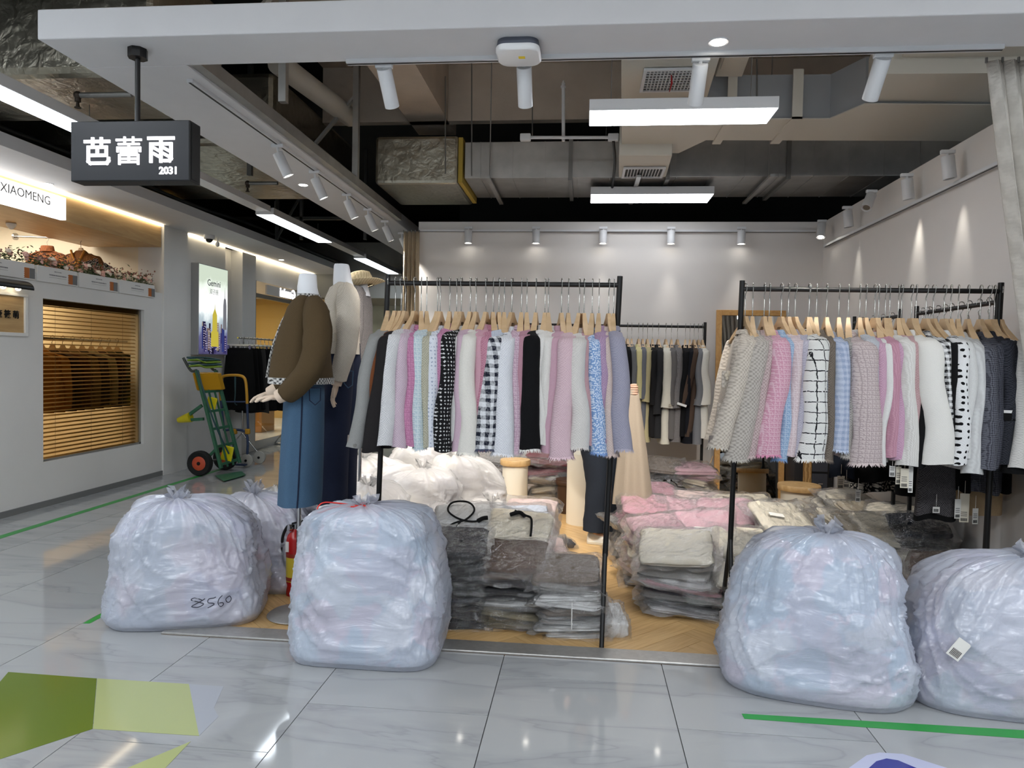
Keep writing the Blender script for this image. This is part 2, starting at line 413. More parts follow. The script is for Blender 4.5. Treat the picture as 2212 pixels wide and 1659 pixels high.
# ---- shop floor: herringbone planks
wf = struct(MB().box(XL-.06, XR, 3.42, YB, -.01, .001).build('floor_shop', mat('plank_gap', (96, 70, 40), .6), base=False))
M_plank = wood_mat('oak_plank', (216, 180, 126), (192, 152, 98), .33, (2, 30, 2), 2.4)
def clip(poly, f):
    out = []
    for i in range(len(poly)):
        a, b = poly[i-1], poly[i]; fa, fb = f(a), f(b)
        if (fa >= 0) != (fb >= 0):
            t = fa/(fa-fb); out.append((a[0]+(b[0]-a[0])*t, a[1]+(b[1]-a[1])*t))
        if fb >= 0: out.append(b)
    return out
PL, PW = .62, .124
c45 = math.cos(PI/4)
nplank = 0; full_h = None
for i in range(-60, 60):
    for j in range(-9, 9):
        for hv in (0, 1):
            u0, v0 = i*PW+j*PL, i*PW-j*PL
            if hv == 0: r = (u0, u0+PL, v0, v0+PW)
            else: r = (u0+PL, u0+PL+PW, v0+PW-PL, v0+PW)
            g = .0012
            q = [(r[0]+g, r[2]+g), (r[1]-g, r[2]+g), (r[1]-g, r[3]-g), (r[0]+g, r[3]-g)]
            P = [((u-v)*c45+.2, (u+v)*c45+5.4) for u, v in q]
            for f in (lambda p: p[0]-XL, lambda p: XR-p[0], lambda p: p[1]-Y0, lambda p: YB-p[1]):
                P = clip(P, f) if P else P
            if len(P) < 3: continue
            cx = sum(p[0] for p in P)/len(P); cy = sum(p[1] for p in P)/len(P)
            mb = MB().prism([(p[0]-cx, p[1]-cy) for p in P], 'z', -.004, .004)
            if hv == 0:   # grain along the plank
                a = PI/4
            else: a = -PI/4
            rot = Matrix.Rotation(-a, 3, 'Z'); mb.v = [rot @ v for v in mb.v]
            me = mb.mesh('plank'); me.materials.append(M_plank)
            o = bpy.data.objects.new('plank', me); COL.objects.link(o); o.parent = wf; o.location = (cx, cy, 0); o.rotation_euler = (0, 0, a)
            nplank += 1
print('planks', nplank)
struct(MB().box(XL-.06, XR+.1, 3.42, 3.55, 0, .012).build('trim_1', M_steel, bevel=.004, base=False))
struct(MB().box(XL-.06, XL, 3.55, YB, 0, .012).build('trim_2', M_steel, bevel=.004, base=False))

# ---- shop walls, slab, bulkheads
struct(MB().box(-1.80, XR+.1, YB, YB+.12, 0, HB).build('wall_back', M_wallin, base=False))
struct(MB().box(XR, XR+.1, 3.5, YB, 0, HB).build('wall_right', M_wallin, base=False))
struct(MB().box(-2.6, 8, -7, 8.6, 4.25, 4.45).build('ceiling', M_conc, base=False))
struct(MB().box(-9, -2.6, -7, 17.5, 4.25, 4.45).box(-2.6, 8, 8.6, 17.5, 4.25, 4.45).build('ceiling_aisle', M_dark, base=False))
struct(MB().box(7.9, 8, -7, 17.5, 0, 4.3).box(-1.7, 8, 9.6, 9.7, 0, 4.3).build('wall_void_blocker', M_dark, base=False))  # black walls added to shut world light out of the void
struct(MB().box(-9, 8, 17.4, 17.5, 0, 4.3).box(-9, -8.9, -7, 17.5, 0, 4.3).build('wall_far', mat('far_wall_paint', (150, 158, 154), .8), base=False))
struct(MB().box(-2.6, XR+1.4, 3.2, 3.53, HB, HB+.14).build('beam_front', mat('bulkhead_white', (208, 208, 210), .7, noise_amt=.02, noise_scale=6), bevel=.006, base=False))
struct(MB().box(-2.6, XL+.0, 3.531, 10.2, HB, HB+.14).build('beam_left', MATS['bulkhead_white'], bevel=.006, base=False))
# concrete beam under the slab
def flat_prism(name, pix, z0, z1, m):
    return MB().prism([tuple(pz(x, y, z0)[:2]) for x, y in pix], 'z', z0, z1).build(name, m, base=False)
struct(flat_prism('beam_concrete', [(775, 118), (885, 118), (985, 292), (905, 292)], 3.72, 4.25, M_conc))
struct(MB().box(-2.6, 3.5, 6.9, 7.0, 3.72, 4.25).build('beam_concrete', M_conc, base=False))

# ---- far end of the aisle and left shopfronts (side plane X = -4.9)
XW = -4.9
wl = MB()
wl.box(XW-.16, XW, 2.0, 6.09, 0, 2.13).box(XW-.16, XW, 7.60, 7.95, 0, 2.13).box(XW-.16, XW, 6.09, 7.60, 0, .41).box(XW-.16, XW, 6.09, 7.60, 1.91, 2.13)
struct(wl.build('wall_left', M_white, base=False))
wp = MB().box(XW-.3, XW+.02, 7.95, 8.45, 0, 2.92).box(XW-.2, XW, 8.47, 9.42, 0, 2.92).box(XW-.3, XW-.14, 9.42, 9.86, 0, 2.92).box(XW-.2, XW+.03, 9.86, 10.28, 0, 2.92)
wp.box(XW-.3, XW-.02, 10.28, 14.5, 2.55, 2.92)
struct(wp.build('wall_left_pier', M_white, base=False))
struct(MB().box(XW-.2, XW+.012, 2.0, 7.95, 0, .055).build('baseboard_left', mat('grey_skirting', (120, 121, 120), .4), base=False))
struct(MB().box(XW-.05, XW+.65, 2.0, 14.5, 2.92, 3.02).build('soffit_left', MATS['bulkhead_white'], base=False))
struct(MB().box(XW-3.4, XW-.02, 2.0, 8.0, 3.0, 3.05).build('ceiling_neighbour', M_white, base=False))
struct(MB().box(XW-3.4, XW-3.3, 2.0, 8.1, 0, 3.0).box(XW-3.4, XW-.16, 8.0, 8.1, 0, 3.0).build('wall_neighbour', mat('warm_white_paint', (233, 226, 208), .8), base=False))
struct(MB().box(XW-3.4, XW-.16, 2.0, 8.0, -.004, .002).build('floor_neighbour', mat('neighbour_floor', (150, 120, 84), .4), base=False))
M_oakp = wood_mat('pale_oak_panel', (196, 164, 116), (176, 143, 96), .5, (3, 1, 9), 3.)
# oak bulkhead over the display opening
struct(MB().box(XW-.9, XW-.005, 2.0, 7.93, 2.66, 2.915).build('trim_3', M_oakp, base=False))
# second shop: warm back wall, glass front, lintel
struct(MB().box(XW-3.0, XW-2.9, 9.0, 14.5, 0, 2.9).box(XW-3, XW-.2, 14.4, 14.5, 0, 2.9).build('wall_second_shop', mat('ochre_wall', (204, 168, 92), .8), base=False))
struct(MB().box(XW-3.0, XW-.2, 9.9, 14.5, 2.6, 2.66).build('ceiling_second_shop', M_white, base=False))
struct(MB().box(XW-3.0, XW-.02, 9.9, 14.5, 0, .13).build('floor_second_shop', mat('second_shop_floor', (226, 226, 224), .25), base=False))
struct(MB().box(XW-.04, XW+.0, 10.28, 10.36, .13, 2.55).box(XW-.04, XW, 11.9, 11.96, .13, 2.55).box(XW-.05, XW+.01, 10.28, 14.5, 2.3, 2.36).build('window_2', mat('shopfront_frame', (128, 122, 112), .4, .5), base=False))
M_pane = new_mat('clear_glass')[0]
def glass_mat(m, tint, gloss):
    nt = m.node_tree; b = nt.nodes['Principled BSDF']; out = nt.nodes['Material Output']
    tr = N(nt, 'ShaderNodeBsdfTransparent'); tr.inputs[0].default_value = tint
    gl = N(nt, 'ShaderNodeBsdfGlossy'); gl.inputs['Roughness'].default_value = .02
    lw = N(nt, 'ShaderNodeLayerWeight'); lw.inputs['Blend'].default_value = .5
    fr = N(nt, 'ShaderNodeMath', operation='POWER'); nt.links.new(lw.outputs['Facing'], fr.inputs[0]); fr.inputs[1].default_value = 4.
    mx = N(nt, 'ShaderNodeMixShader'); nt.links.new(fr.outputs[0], mx.inputs[0]); nt.links.new(tr.outputs[0], mx.inputs[1]); nt.links.new(gl.outputs[0], mx.inputs[2])
    nt.links.new(mx.outputs[0], out.inputs[0]); nt.nodes.remove(b)
glass_mat(M_pane, (.93, .95, .94, 1), 1.45)
struct(MB().box(XW-.022, XW-.016, 10.36, 14.4, .13, 2.3).build('window_pane', M_pane, base=False))
# end of the aisle: cross wall with a grey bulkhead
struct(MB().box(-4.9, -1.6, 14.5, 14.6, 0, 2.5).build('wall_end', mat('end_wall_paint', (186, 196, 192), .8), base=False))
struct(MB().box(-4.9, -1.6, 12.7, 14.6, 2.5, 3.5).build('bulkhead_end', mat('end_bulkhead', (150, 151, 148), .8), base=False))
for k, (x0, x1) in enumerate(((-3.9, -3.1), (-2.9, -2.2))):
    struct(MB().box(x0, x1, 14.44, 14.5, 1.2, 2.2).build('window_%d' % (k+3), mat('pale_end_panel', (205, 214, 212), .4), base=False))

# ---- warm cove strips in the soffit junction
M_cove = emit_mat('warm_cove_led', (255, 236, 200), 7.)
for nm, lab, y0, y1 in (('cove_light', 'warm light strip above the oak bulkhead of the left shop', 2.2, 7.92), ('cove_light', 'warm light strip above the poster lightbox wall', 8.48, 12.6)):
    tag(MB().box(XW+.004, XW+.03, y0, y1, 2.898, 2.915).build(nm, M_cove), lab, 'light strip')

# ================================================================== ceiling services
def rod(name, label, cat, p0, p1, r, m, n=10, group=None): return tag(MB().cyl(p0, p1, r, n=n).build(name, m, smooth=1.), label, cat, group)
# galvanised main duct with flanges and hat seams, foil wrapped at its left end
ZD0 = 3.12; YD0, YD1 = 6.69, 7.5; ZD1 = py(1400, 303, YD0).z
t = thing('air_duct', 'long galvanised air duct crossing the ceiling before the back wall', 'duct', (0.6, 6.8, ZD0))
xs = [-1.15, -.16, .72, 1.78, 3.3]
for a, b in zip(xs[:-1], xs[1:]):
    MB().box(a+.004, b-.004, YD0, YD1, ZD0, ZD1).build('duct_section', M_galv, t, bevel=.004)
for x in xs[1:-1]:
    MB().box(x-.018, x+.018, YD0-.03, YD1+.03, ZD0-.03, ZD1+.03).build('flange', M_greymet, t)
for i in range(14):
    x = -1.0+i*.3
    MB().box(x, x+.006, YD0-.006, YD1, ZD0-.006, ZD1).build('seam', M_galv, t)
for x in (-.9, .45, 1.6):
    MB().box(x-.02, x+.02, YD0-.2, YD1+.1, ZD0-.05, ZD0-.03).cyl((x, YD0-.06, ZD0-.04), (x, YD0-.06, 4.25), .006, n=6).build('hanger_rail', M_galv, t)
t = thing('insulated_duct', 'foil wrapped air duct left of the galvanised duct', 'duct', (-1.8, 6.8, ZD0-.05))
mb = MB()
nx, nz = 16, 6
mb.box(-1.99, -1.2, YD0-.05, YD1+.08, ZD0-.06, ZD1+.05)
mb.build('foil_wrap', M_foil, t, bevel=.03)
MB().box(-1.2, -1.16, YD0-.035, YD1+.06, ZD0-.045, ZD1+.035).build('insulation_edge', mat('yellow_glass_wool', (176, 150, 66), .95), t)
# white lined branch duct
def duct_poly(name, label, pix, z0, z1, m): return tag(flat_prism(name, pix, z0, z1, m), label, 'duct')
t = thing('branch_duct', 'cream lined branch duct above the big panel light', 'duct', tuple(pz(1700, 280, 3.22)))
flat = lambda nm, pix, z0, z1, m: MB().prism([tuple(pz(x, y, z0)[:2]) for x, y in pix], 'z', z0, z1).build(nm, m, t)
M_ductside = mat('grey_duct_board', (152, 155, 158), .6)
flat('duct_body', [(1343, 331), (1466, 331), (1525, 303), (1940, 304), (2260, 306), (2260, 228), (1868, 225), (1792, 257), (1343, 259)], 3.22, 3.54, M_ductside)
flat('duct_underside', [(1343, 331), (1466, 331), (1525, 303), (1940, 304), (2260, 306), (2260, 228), (1868, 225), (1792, 257), (1343, 259)], 3.212, 3.22, M_cream)
for x0, x1, yy in ((1570, 1590, 258), (1710, 1732, 257)):
    a, b = pz(x0, yy, 3.2), pz(x1, yy, 3.2)
    MB().box(a.x, b.x, a.y-.012, a.y+.002, 3.2, 3.55).box(a.x, b.x, a.y-.012, a.y+.6, 3.2, 3.212).build('joint_strip', M_cream, t)
t = thing('supply_duct', 'wide cream duct running in at the right above the curtain', 'duct', tuple(pz(2050, 190, 3.3)))
flat('duct_body', [(1900, 160), (2250, 157), (2250, 224), (1872, 222)], 3.24, 3.52, M_cream)
flat('duct_top_panel', [(1965, 100), (2250, 98), (2250, 152), (1925, 155)], 3.34, 3.6, M_cream)
# air handling boxes with grilles
def ac_unit(label, pix, z0, z1, gpix, gz, nx, ny):
    c = pz(*gpix[0], z0)
    t = thing('air_conditioner', label, 'air conditioner', tuple(c))
    MB().prism([tuple(pz(x, y, z0)[:2]) for x, y in pix], 'z', z0, z1).build('casing', M_cream, t, bevel=.006)
    P = [pz(x, y, gz) for x, y in gpix]
    x0, x1 = min(p.x for p in P), max(p.x for p in P); y0, y1 = min(p.y for p in P), max(p.y for p in P)
    MB().box(x0, x1, y0, y1, gz-.004, gz+.001).build('grille_shade', mat('grille_shadow', (60, 60, 60), .8), t)  # flat dark sheet, stands in for the shade behind the bars
    f = MB(); e = .022
    f.box(x0-e, x1+e, y0-e, y0, gz-.016, gz).box(x0-e, x1+e, y1, y1+e, gz-.016, gz).box(x0-e, x0, y0, y1, gz-.016, gz).box(x1, x1+e, y0, y1, gz-.016, gz)
    fr = f.build('grille_frame', M_whitemet, t)
    s = MB().box(-.003, .003, 0, y1-y0, 0, .01).mesh('grille_bar'); s.materials.append(M_whitemet)
    for i in range(1, nx): inst(s, 'grille_bar', t, loc=Vector((lerp(x0, x1, i/nx), y0, gz-.012))-ORG[t.name])
    if ny:
        s = MB().box(0, x1-x0, -.003, .003, 0, .01).mesh('grille_cross_bar'); s.materials.append(M_whitemet)
        for i in range(1, ny): inst(s, 'grille_cross_bar', t, loc=Vector((x0, lerp(y0, y1, i/ny), gz-.012))-ORG[t.name])
    return t
u1 = ac_unit('cream air handling box with wire grille and red ribbon', [(1342, 112), (1560, 108), (1528, 210), (1342, 214)], 3.34, 3.7, [(1398, 150), (1492, 150), (1492, 191), (1398, 191)], 3.335, 14, 8)
p = pz(1450, 170, 3.3)
MB().tube([p+V(0, 0, .03), p+V(.004, 0, -.03), p+V(-.01, 0, -.085)], [.004, .007, .003], 6).build('ribbon', mat('red_ribbon', (170, 26, 30), .6), u1, smooth=1.)
ac_unit('smaller cream air handling box with slatted grille beside the galvanised duct', [(1337, 336), (1452, 336), (1438, 384), (1337, 384)], 3.12, 3.4, [(1352, 362), (1425, 362), (1425, 380), (1352, 380)], 3.115, 12, 0)
t = thing('cable_tray_box', 'small cream hatch box hung from the slab', 'box', tuple(pz(1580, 145, 3.5)))
MB().prism([tuple(pz(x, y, 3.5)[:2]) for x, y in ((1560, 118), (1622, 116), (1603, 166), (1545, 166))], 'z', 3.5, 3.9).build('casing', M_cream, t, bevel=.005)
MB().prism([tuple(pz(x, y, 3.49)[:2]) for x, y in ((1566, 122), (1600, 121), (1588, 150), (1556, 150))], 'z', 3.49, 3.5).build('hatch', M_cream, t)
# foil ducts over the aisle
t = thing('aisle_duct', 'foil wrapped duct over the aisle above the hanging sign', 'duct', (-4.2, 4.2, 3.12))
a = pz(0, 165, 3.12); b = pz(330, 262, 3.12)
MB().box(-6.2, -2.62, a.y, b.y, 3.12, 3.9).build('foil_wrap', M_foil, t, bevel=.05)
t = thing('aisle_duct', 'foil wrapped duct over the aisle further back', 'duct', (-4.2, 7.0, 3.2))
a = pz(430, 320, 3.2); b = pz(640, 432, 3.2)
MB().box(-6.0, -2.62, a.y-.1, b.y, 3.2, 3.8).build('foil_wrap', M_foil, t, bevel=.05)
# sprinkler pipes, hanging rods
def sprinkler(label, px0, px1, Y):
    a, b = py(*px0, Y), py(*px1, Y)
    t = thing('sprinkler', label, 'sprinkler', tuple(a))
    MB().tube([a, V(b.x, a.y, a.z)], .017, 10).build('pipe', M_greymet, t, smooth=1.)
    MB().ball(a, .026).cyl(a, a-V(0, 0, .04), .018).build('elbow', mat('dark_brass', (60, 52, 44), .5, .6), t, smooth=1.)
    MB().cyl(a-V(0, 0, .04), a-V(0, 0, .075), .008, .012).cyl(a-V(0, 0, .075), a-V(0, 0, .08), .02).build('head', MATS['dark_brass'], t, smooth=1.)
sprinkler('sprinkler head on a short pipe above the hanging sign', (168, 206), (285, 200), 4.3)
sprinkler('sprinkler head on a short pipe under the further foil duct', (535, 396), (600, 393), 6.6)
for i, (x, ya, yb, Y, lab) in enumerate(((962, 165, 375, 6.3, 'thin threaded rod left of the white standpipe'), (1019, 137, 380, 6.3, 'thin threaded rod carrying the galvanised duct'), (1150, 205, 300, 6.5, 'thin threaded rod behind the middle track spot'), (1635, 128, 240, 5.2, 'thin rod beside the branch duct joint'))):
    rod('threaded_rod', lab, 'rod', py(x, yb, Y), py(x, ya, Y), .006, M_greymet, 6)
t = thing('standpipe', 'white upright pipe with collar rings under the slab', 'pipe', tuple(py(1217, 300, 6.2)))
p0, p1 = py(1217, 305, 6.2), py(1217, 182, 6.2)
MB().cyl(p0, p1, .015).build('pipe', M_whitemet, t, smooth=1.)
MB().cyl(p1-V(0, 0, .03), p1-V(0, 0, .015), .022).cyl(p1, p1+V(0, 0, .03), .018, .006).build('collar', M_whitemet, t, smooth=1.)
t = thing('conduit', 'white conduit with junction boxes before the galvanised duct', 'conduit', tuple(py(1230, 296, 6.1)))
p0, p1 = py(1135, 297, 6.1), py(1325, 297, 6.1)
MB().cyl(p0, p1, .013).build('pipe', M_whitemet, t, smooth=1.)
for p in (p0, p1): MB().obox(p, (.09, .05, .06)).build('junction_box', M_whitemet, t, bevel=.008)
p = py(1325, 305, 6.1); q = py(1321, 416, 6.95)
tag(MB().tube(catmull([p, lerp(p, q, .4)+V(.02, 0, 0), q], 6), .012, 8).build('power_cable', M_black, smooth=1.), 'black cable dropping to the far panel light', 'cable')
for xa, ya, yb, lab in ((612, 138, 205, 'left'), (768, 137, 392, 'middle')):
    # steel studs standing on the left bulkhead
    base = pX(xa, yb, -2.02)
    t = thing('steel_stud', 'grey steel hanger post with brace on the left bulkhead, %s one' % lab, 'post', tuple(base), 'bulkhead hanger posts')
    MB().box(-2.045, -1.995, base.y-.025, base.y+.025, base.z-.05, 4.25).build('post', M_galv, t)
    MB().bar((-2.02, base.y, base.z+.75), (-2.5, base.y, base.z+.2), .045, .02).build('brace', M_galv, t)
struct(MB().box(-2.05, -1.99, 3.55, YB, HB+.015, HB+.09).build('trim_rail', M_galv, base=False))
tag(MB().cyl(pX(600, 165, -2.3)+V(0, 0, .1), V(-2.15, 6.4, 3.6), .085, n=18).build('drain_pipe', mat('pvc_pipe', (190, 186, 176), .5), smooth=1.), 'thick pale pipe sloping above the left bulkhead', 'pipe')
# dark services between the aisle light rails
for i, (Y, lab) in enumerate(((6.2, 'nearest'), (9.6, 'farther'))):
    t = thing('service_frame', 'dark steel trapeze frame in the black aisle ceiling, %s' % lab, 'frame', (-4.1, Y, 3.1), 'aisle service frames')
    m_ = mat('dim_steel', (92, 92, 90), .5, .5)
    for x in (-4.25, -3.9, -3.0): MB().box(x-.02, x+.02, Y-.02, Y+.02, 3.03, 4.25).build('upright', m_, t)
    MB().box(-4.9, -2.6, Y-.02, Y+.02, 3.3, 3.34).build('crossbar', m_, t)
    MB().bar((-4.25, Y, 3.05), (-3.7, Y, 4.0), .03).build('brace', m_, t)
tag(MB().tube(catmull([(-4.3, 4.5, 3.06), (-4.35, 6, 3.1), (-4.28, 7.5, 3.05), (-4.33, 9, 3.12), (-4.25, 10.6, 3.06), (-4.2, 12, 3.05)], 6), .022, 8).build('cable_bundle', mat('black_cable', (18, 18, 18), .6), smooth=1.), 'black cable bundle lying on the left soffit edge', 'cable')

# ---- lamps
M_panel = emit_mat('panel_diffuser', (246, 249, 255), 15.)
M_aisle = emit_mat('aisle_diffuser', (236, 246, 255), 10.)
def panel_light(label, x0, x1, y0, y1, z, m=M_panel):
    t = thing('panel_light', label, 'light', ((x0+x1)/2, (y0+y1)/2, z))
    MB().box(x0, x1, y0, y1, z+.004, z+.075).build('housing', M_whitemet, t, bevel=.003)
    MB().box(x0+.006, x1-.006, y0+.006, y1-.006, z, z+.004).build('diffuser', m, t)
    for x in (lerp(x0, x1, .12), lerp(x0, x1, .88)):
        MB().cyl((x, (y0+y1)/2, z+.07), (x, (y0+y1)/2, 4.25), .003, n=5).build('suspension_wire', M_greymet, t)
    return t
panel_light('large bright panel light nearest the front beam', 0.0, 1.155, 4.58, 4.875, 3.0)
panel_light('smaller looking panel light near the back wall', 0.03, 1.17, 6.85, 7.22, 3.0, emit_mat('far_panel_diffuser', (246, 249, 255), 6.))
def aisle_light(label, y0, y1):
    t = thing('linear_light', label, 'light', (-3.36, (y0+y1)/2, 2.9), 'aisle linear lights')
    MB().box(-3.46, -3.26, y0, y1, 2.905, 2.975).build('housing', M_whitemet, t, bevel=.003)
    MB().box(-3.45, -3.27, y0+.01, y1-.01, 2.9, 2.905).build('diffuser', M_aisle, t)
    for y in (y0+.25, y1-.25): MB().cyl((-3.36, y, 2.97), (-3.36, y, 3.1), .003, n=5).build('suspension_wire', M_greymet, t)
aisle_light('long aisle light running in beside the hanging sign', 2.4, 4.85)
aisle_light('long aisle light left of the bulkhead spots, middle of three', 7.28, 9.05)
aisle_light('long aisle light above the straw hat, farthest of three', 10.5, 12.4)
t = thing('light_rail', 'white cable tray rail linking the aisle lights', 'rail', (-3.3, 8, 2.97))
for a, b in ((4.85, 7.28), (9.05, 10.5), (12.4, 13.5)): MB().box(-3.43, -3.29, a+.01, b-.01, 2.93, 2.99).build('rail_section', M_whitemet, t)

M_lens = emit_mat('spot_lens', (255, 248, 236), 16.)
def track_spot(label, mount, direction, length=.165, r=.036, lens=True, power=0., angle=40, color=NEUT, group=None, hang=.05, blend=.7):
    mount = Vector(mount); d = Vector(direction).normalized()
    t = thing('track_spotlight', label, 'spotlight', tuple(mount), group)
    piv = mount-V(0, 0, hang)
    MB().obox(mount-V(0, 0, .012), (.085, .03, .024)).build('adapter', M_whitemet, t, bevel=.003)
    top = piv; c0 = top; c1 = top+d*length
    MB().cyl(mount-V(0, 0, .02), piv+d*.01, .009, n=8).build('stem', M_whitemet, t)
    MB().tube([c0, c0+d*.003, c1], [r*.94, r, r], 22).build('body', M_whitemet, t, smooth=.8)
    MB().cyl(c1, c1+d*.002, r*.68, n=18).build('lens', M_lens if lens else M_greymet, t)
    MB().tube([c1-d*.002, c1+d*.006], [r*1.0, r*1.0], 22, cap=False).build('rim', M_whitemet, t, smooth=.8)
    if power:
        s = spot_light('spot_lamp', (0, 0, 0), d, power, angle, color, blend, .025)
        s.parent = t; s.location = c1+d*.012-mount
        s.rotation_euler = d.to_track_quat('-Z', 'Y').to_euler()
    return t
def track(label, p0, p1, w=.035, h=.02):
    p0, p1 = Vector(p0), Vector(p1)
    t = thing('lighting_track', label, 'track', tuple((p0+p1)/2))
    MB().bar(p0, p1, w, h).build('rail', M_whitemet, t)
    MB().bar(p0-V(0, 0, h*.52), p1-V(0, 0, h*.52), w*.35, .003).build('slot', M_black, t)
track('lighting track along the inner edge of the front beam', (-1.2, 3.51, HB-.01), (1.86, 3.51, HB-.01))
for i, (x, yt, yb, lean, lab) in enumerate(((833, 155, 233, .12, 'leftmost'), (1133, 152, 229, 0, 'right of the wireless router'), (1511, 145, 222, -.02, 'overlapping the panel light'), (1902, 133, 215, -.08, 'nearest the right curtain'))):
    top = py(x, yt, 3.56)
    track_spot('white track spot under the front beam, %s' % lab, (top.x, 3.53, HB-.012), (lean*.6, .85, -1), .185, .037, True, 140, 56, NEUT, 'front beam spots', hang=HB-.012-top.z-.005)
track('lighting track along the left bulkhead', (-2.13, 3.7, HB-.01), (-2.13, 7.4, HB-.01))
for i, (x, y) in enumerate(((600, 280), (680, 340), (750, 390), (795, 425), (832, 452), (868, 478), (893, 500))):
    p = pX(x, y, -2.13)
    track_spot('%s white spot from the front on the left bulkhead track' % ordinal(i), (-2.13, p.y, HB-.015), (.42, .25, -1), .16, .036, True, 75, 60, NEUT, 'left bulkhead spots', hang=.06)
track('lighting track along the top of the back wall', (-1.78, YB-.03, 2.80), (2.32, YB-.03, 2.80))
for i, x in enumerate((1012, 1158, 1303, 1450, 1602)):
    p = py(x, 495, YB-.1)
    track_spot('%s white spot from the left on the back wall track' % ordinal(i), (p.x, YB-.1, 2.83), (0, -.02, -1), .13, .04, True, 12 if i > 1 else 7, 44, NEUT, 'back wall spots', hang=.04, blend=.9)
track('lighting track along the top of the right wall', (XR-.03, 3.9, 2.63), (XR-.03, 7.5, 2.63))
for i, (x, y, d, pw) in enumerate(((1775, 497, (-.15, -.3, -1), 5), (1830, 470, (.12, .0, -1), 7), (1882, 437, (-.5, -.5, -1), 7), (1958, 405, (.16, .05, -1), 12), (2046, 358, (.14, .0, -1), 9))):
    p = pX(x, y, XR-.11)
    track_spot('%s white spot from the corner on the right wall track' % ordinal(i), (XR-.11, p.y, p.z+.1), d, .14, .04, i == 0, pw, 36, (1, .95, .85), 'right wall spots', hang=.04, blend=.9)
def downlight(label, p, z):
    t = thing('downlight', label, 'light', (p.x, p.y, z))
    MB().lathe((p.x, p.y, z), [(.03, -.001), (.046, -.005), (.048, 0)], 20).build('ring', M_whitemet, t, smooth=.8)
    MB().cyl((p.x, p.y, z-.004), (p.x, p.y, z-.006), .034, n=18).build('lens', M_lens, t)
downlight('round downlight in the front beam above the panel light', pz(1552, 90, HB), HB)
downlight('round downlight in the left bulkhead', pz(655, 399, HB), HB)
downlight('round downlight in the soffit beside the white shop sign', pz(103, 397, 2.92), 2.92)
downlight('round downlight in the soffit past the poster lightbox', pz(608, 561, 2.92), 2.92)
# wireless router under the front beam
p = pz(1121, 108, HB-.02)
t = thing('wireless_router', 'white rounded wireless router under the front beam', 'router', (p.x, p.y, HB-.05))
def rrect(w, d, r, n=6):
    out = []
    for cx, cy, a0 in ((w/2-r, d/2-r, 0), (-w/2+r, d/2-r, PI/2), (-w/2+r, -d/2+r, PI), (w/2-r, -d/2+r, 1.5*PI)):
        out += [(cx+r*math.cos(a0+PI/2*k/n), cy+r*math.sin(a0+PI/2*k/n)) for k in range(n+1)]
    return out
def rr_ring(c, w, d, r, z): return [V(c.x+x, c.y+y, z) for x, y in rrect(w, d, r)]
MB().loft([rr_ring(p, .19, .19, .05, HB), rr_ring(p, .2, .2, .05, HB-.03)]).build('base', mat('router_base', (84, 88, 100), .6), t, smooth=.8)
MB().loft([rr_ring(p, .2, .2, .05, HB-.03), rr_ring(p, .205, .205, .055, HB-.036), rr_ring(p, .205, .205, .055, HB-.05), rr_ring(p, .19, .19, .05, HB-.058)]).build('cover', mat('router_white', (236, 236, 236), .35), t, smooth=.8)
MB().box(p.x+.0, p.x+.03, p.y-.02, p.y+.005, HB-.0592, HB-.058).build('sticker', mat('yellow_sticker', (236, 206, 30), .6), t)
# surveillance dome and sensor under the left soffit
p = pz(452, 508, 2.92)
t = thing('dome_camera', 'white dome camera with black bubble under the left soffit', 'camera', (p.x, p.y, 2.85))
MB().lathe((p.x, p.y, 2.92), [(.06, -.05), (.065, -.045), (.065, 0)], 20).build('housing', M_whitemet, t, smooth=.8)
MB().loft([[V(p.x+.045*math.cos(a)*math.cos(b), p.y+.045*math.sin(a)*math.cos(b), 2.87-.045*math.sin(b)) for a in [2*PI*k/16 for k in range(16)]] for b in [PI/2*i/6*.97 for i in range(7)]]).build('bubble', mat('black_bubble', (10, 10, 12), .1), t, smooth=3)
p = pz(470, 514, 2.92)
t = thing('motion_sensor', 'small white sensor on a bracket beside the dome camera', 'sensor', (p.x, p.y, 2.84))
MB().cyl((p.x, p.y, 2.92), (p.x, p.y, 2.86), .008).build('bracket', M_whitemet, t)
MB().ball((p.x, p.y, 2.84), .028, .024, .035).build('body', M_whitemet, t, smooth=3)
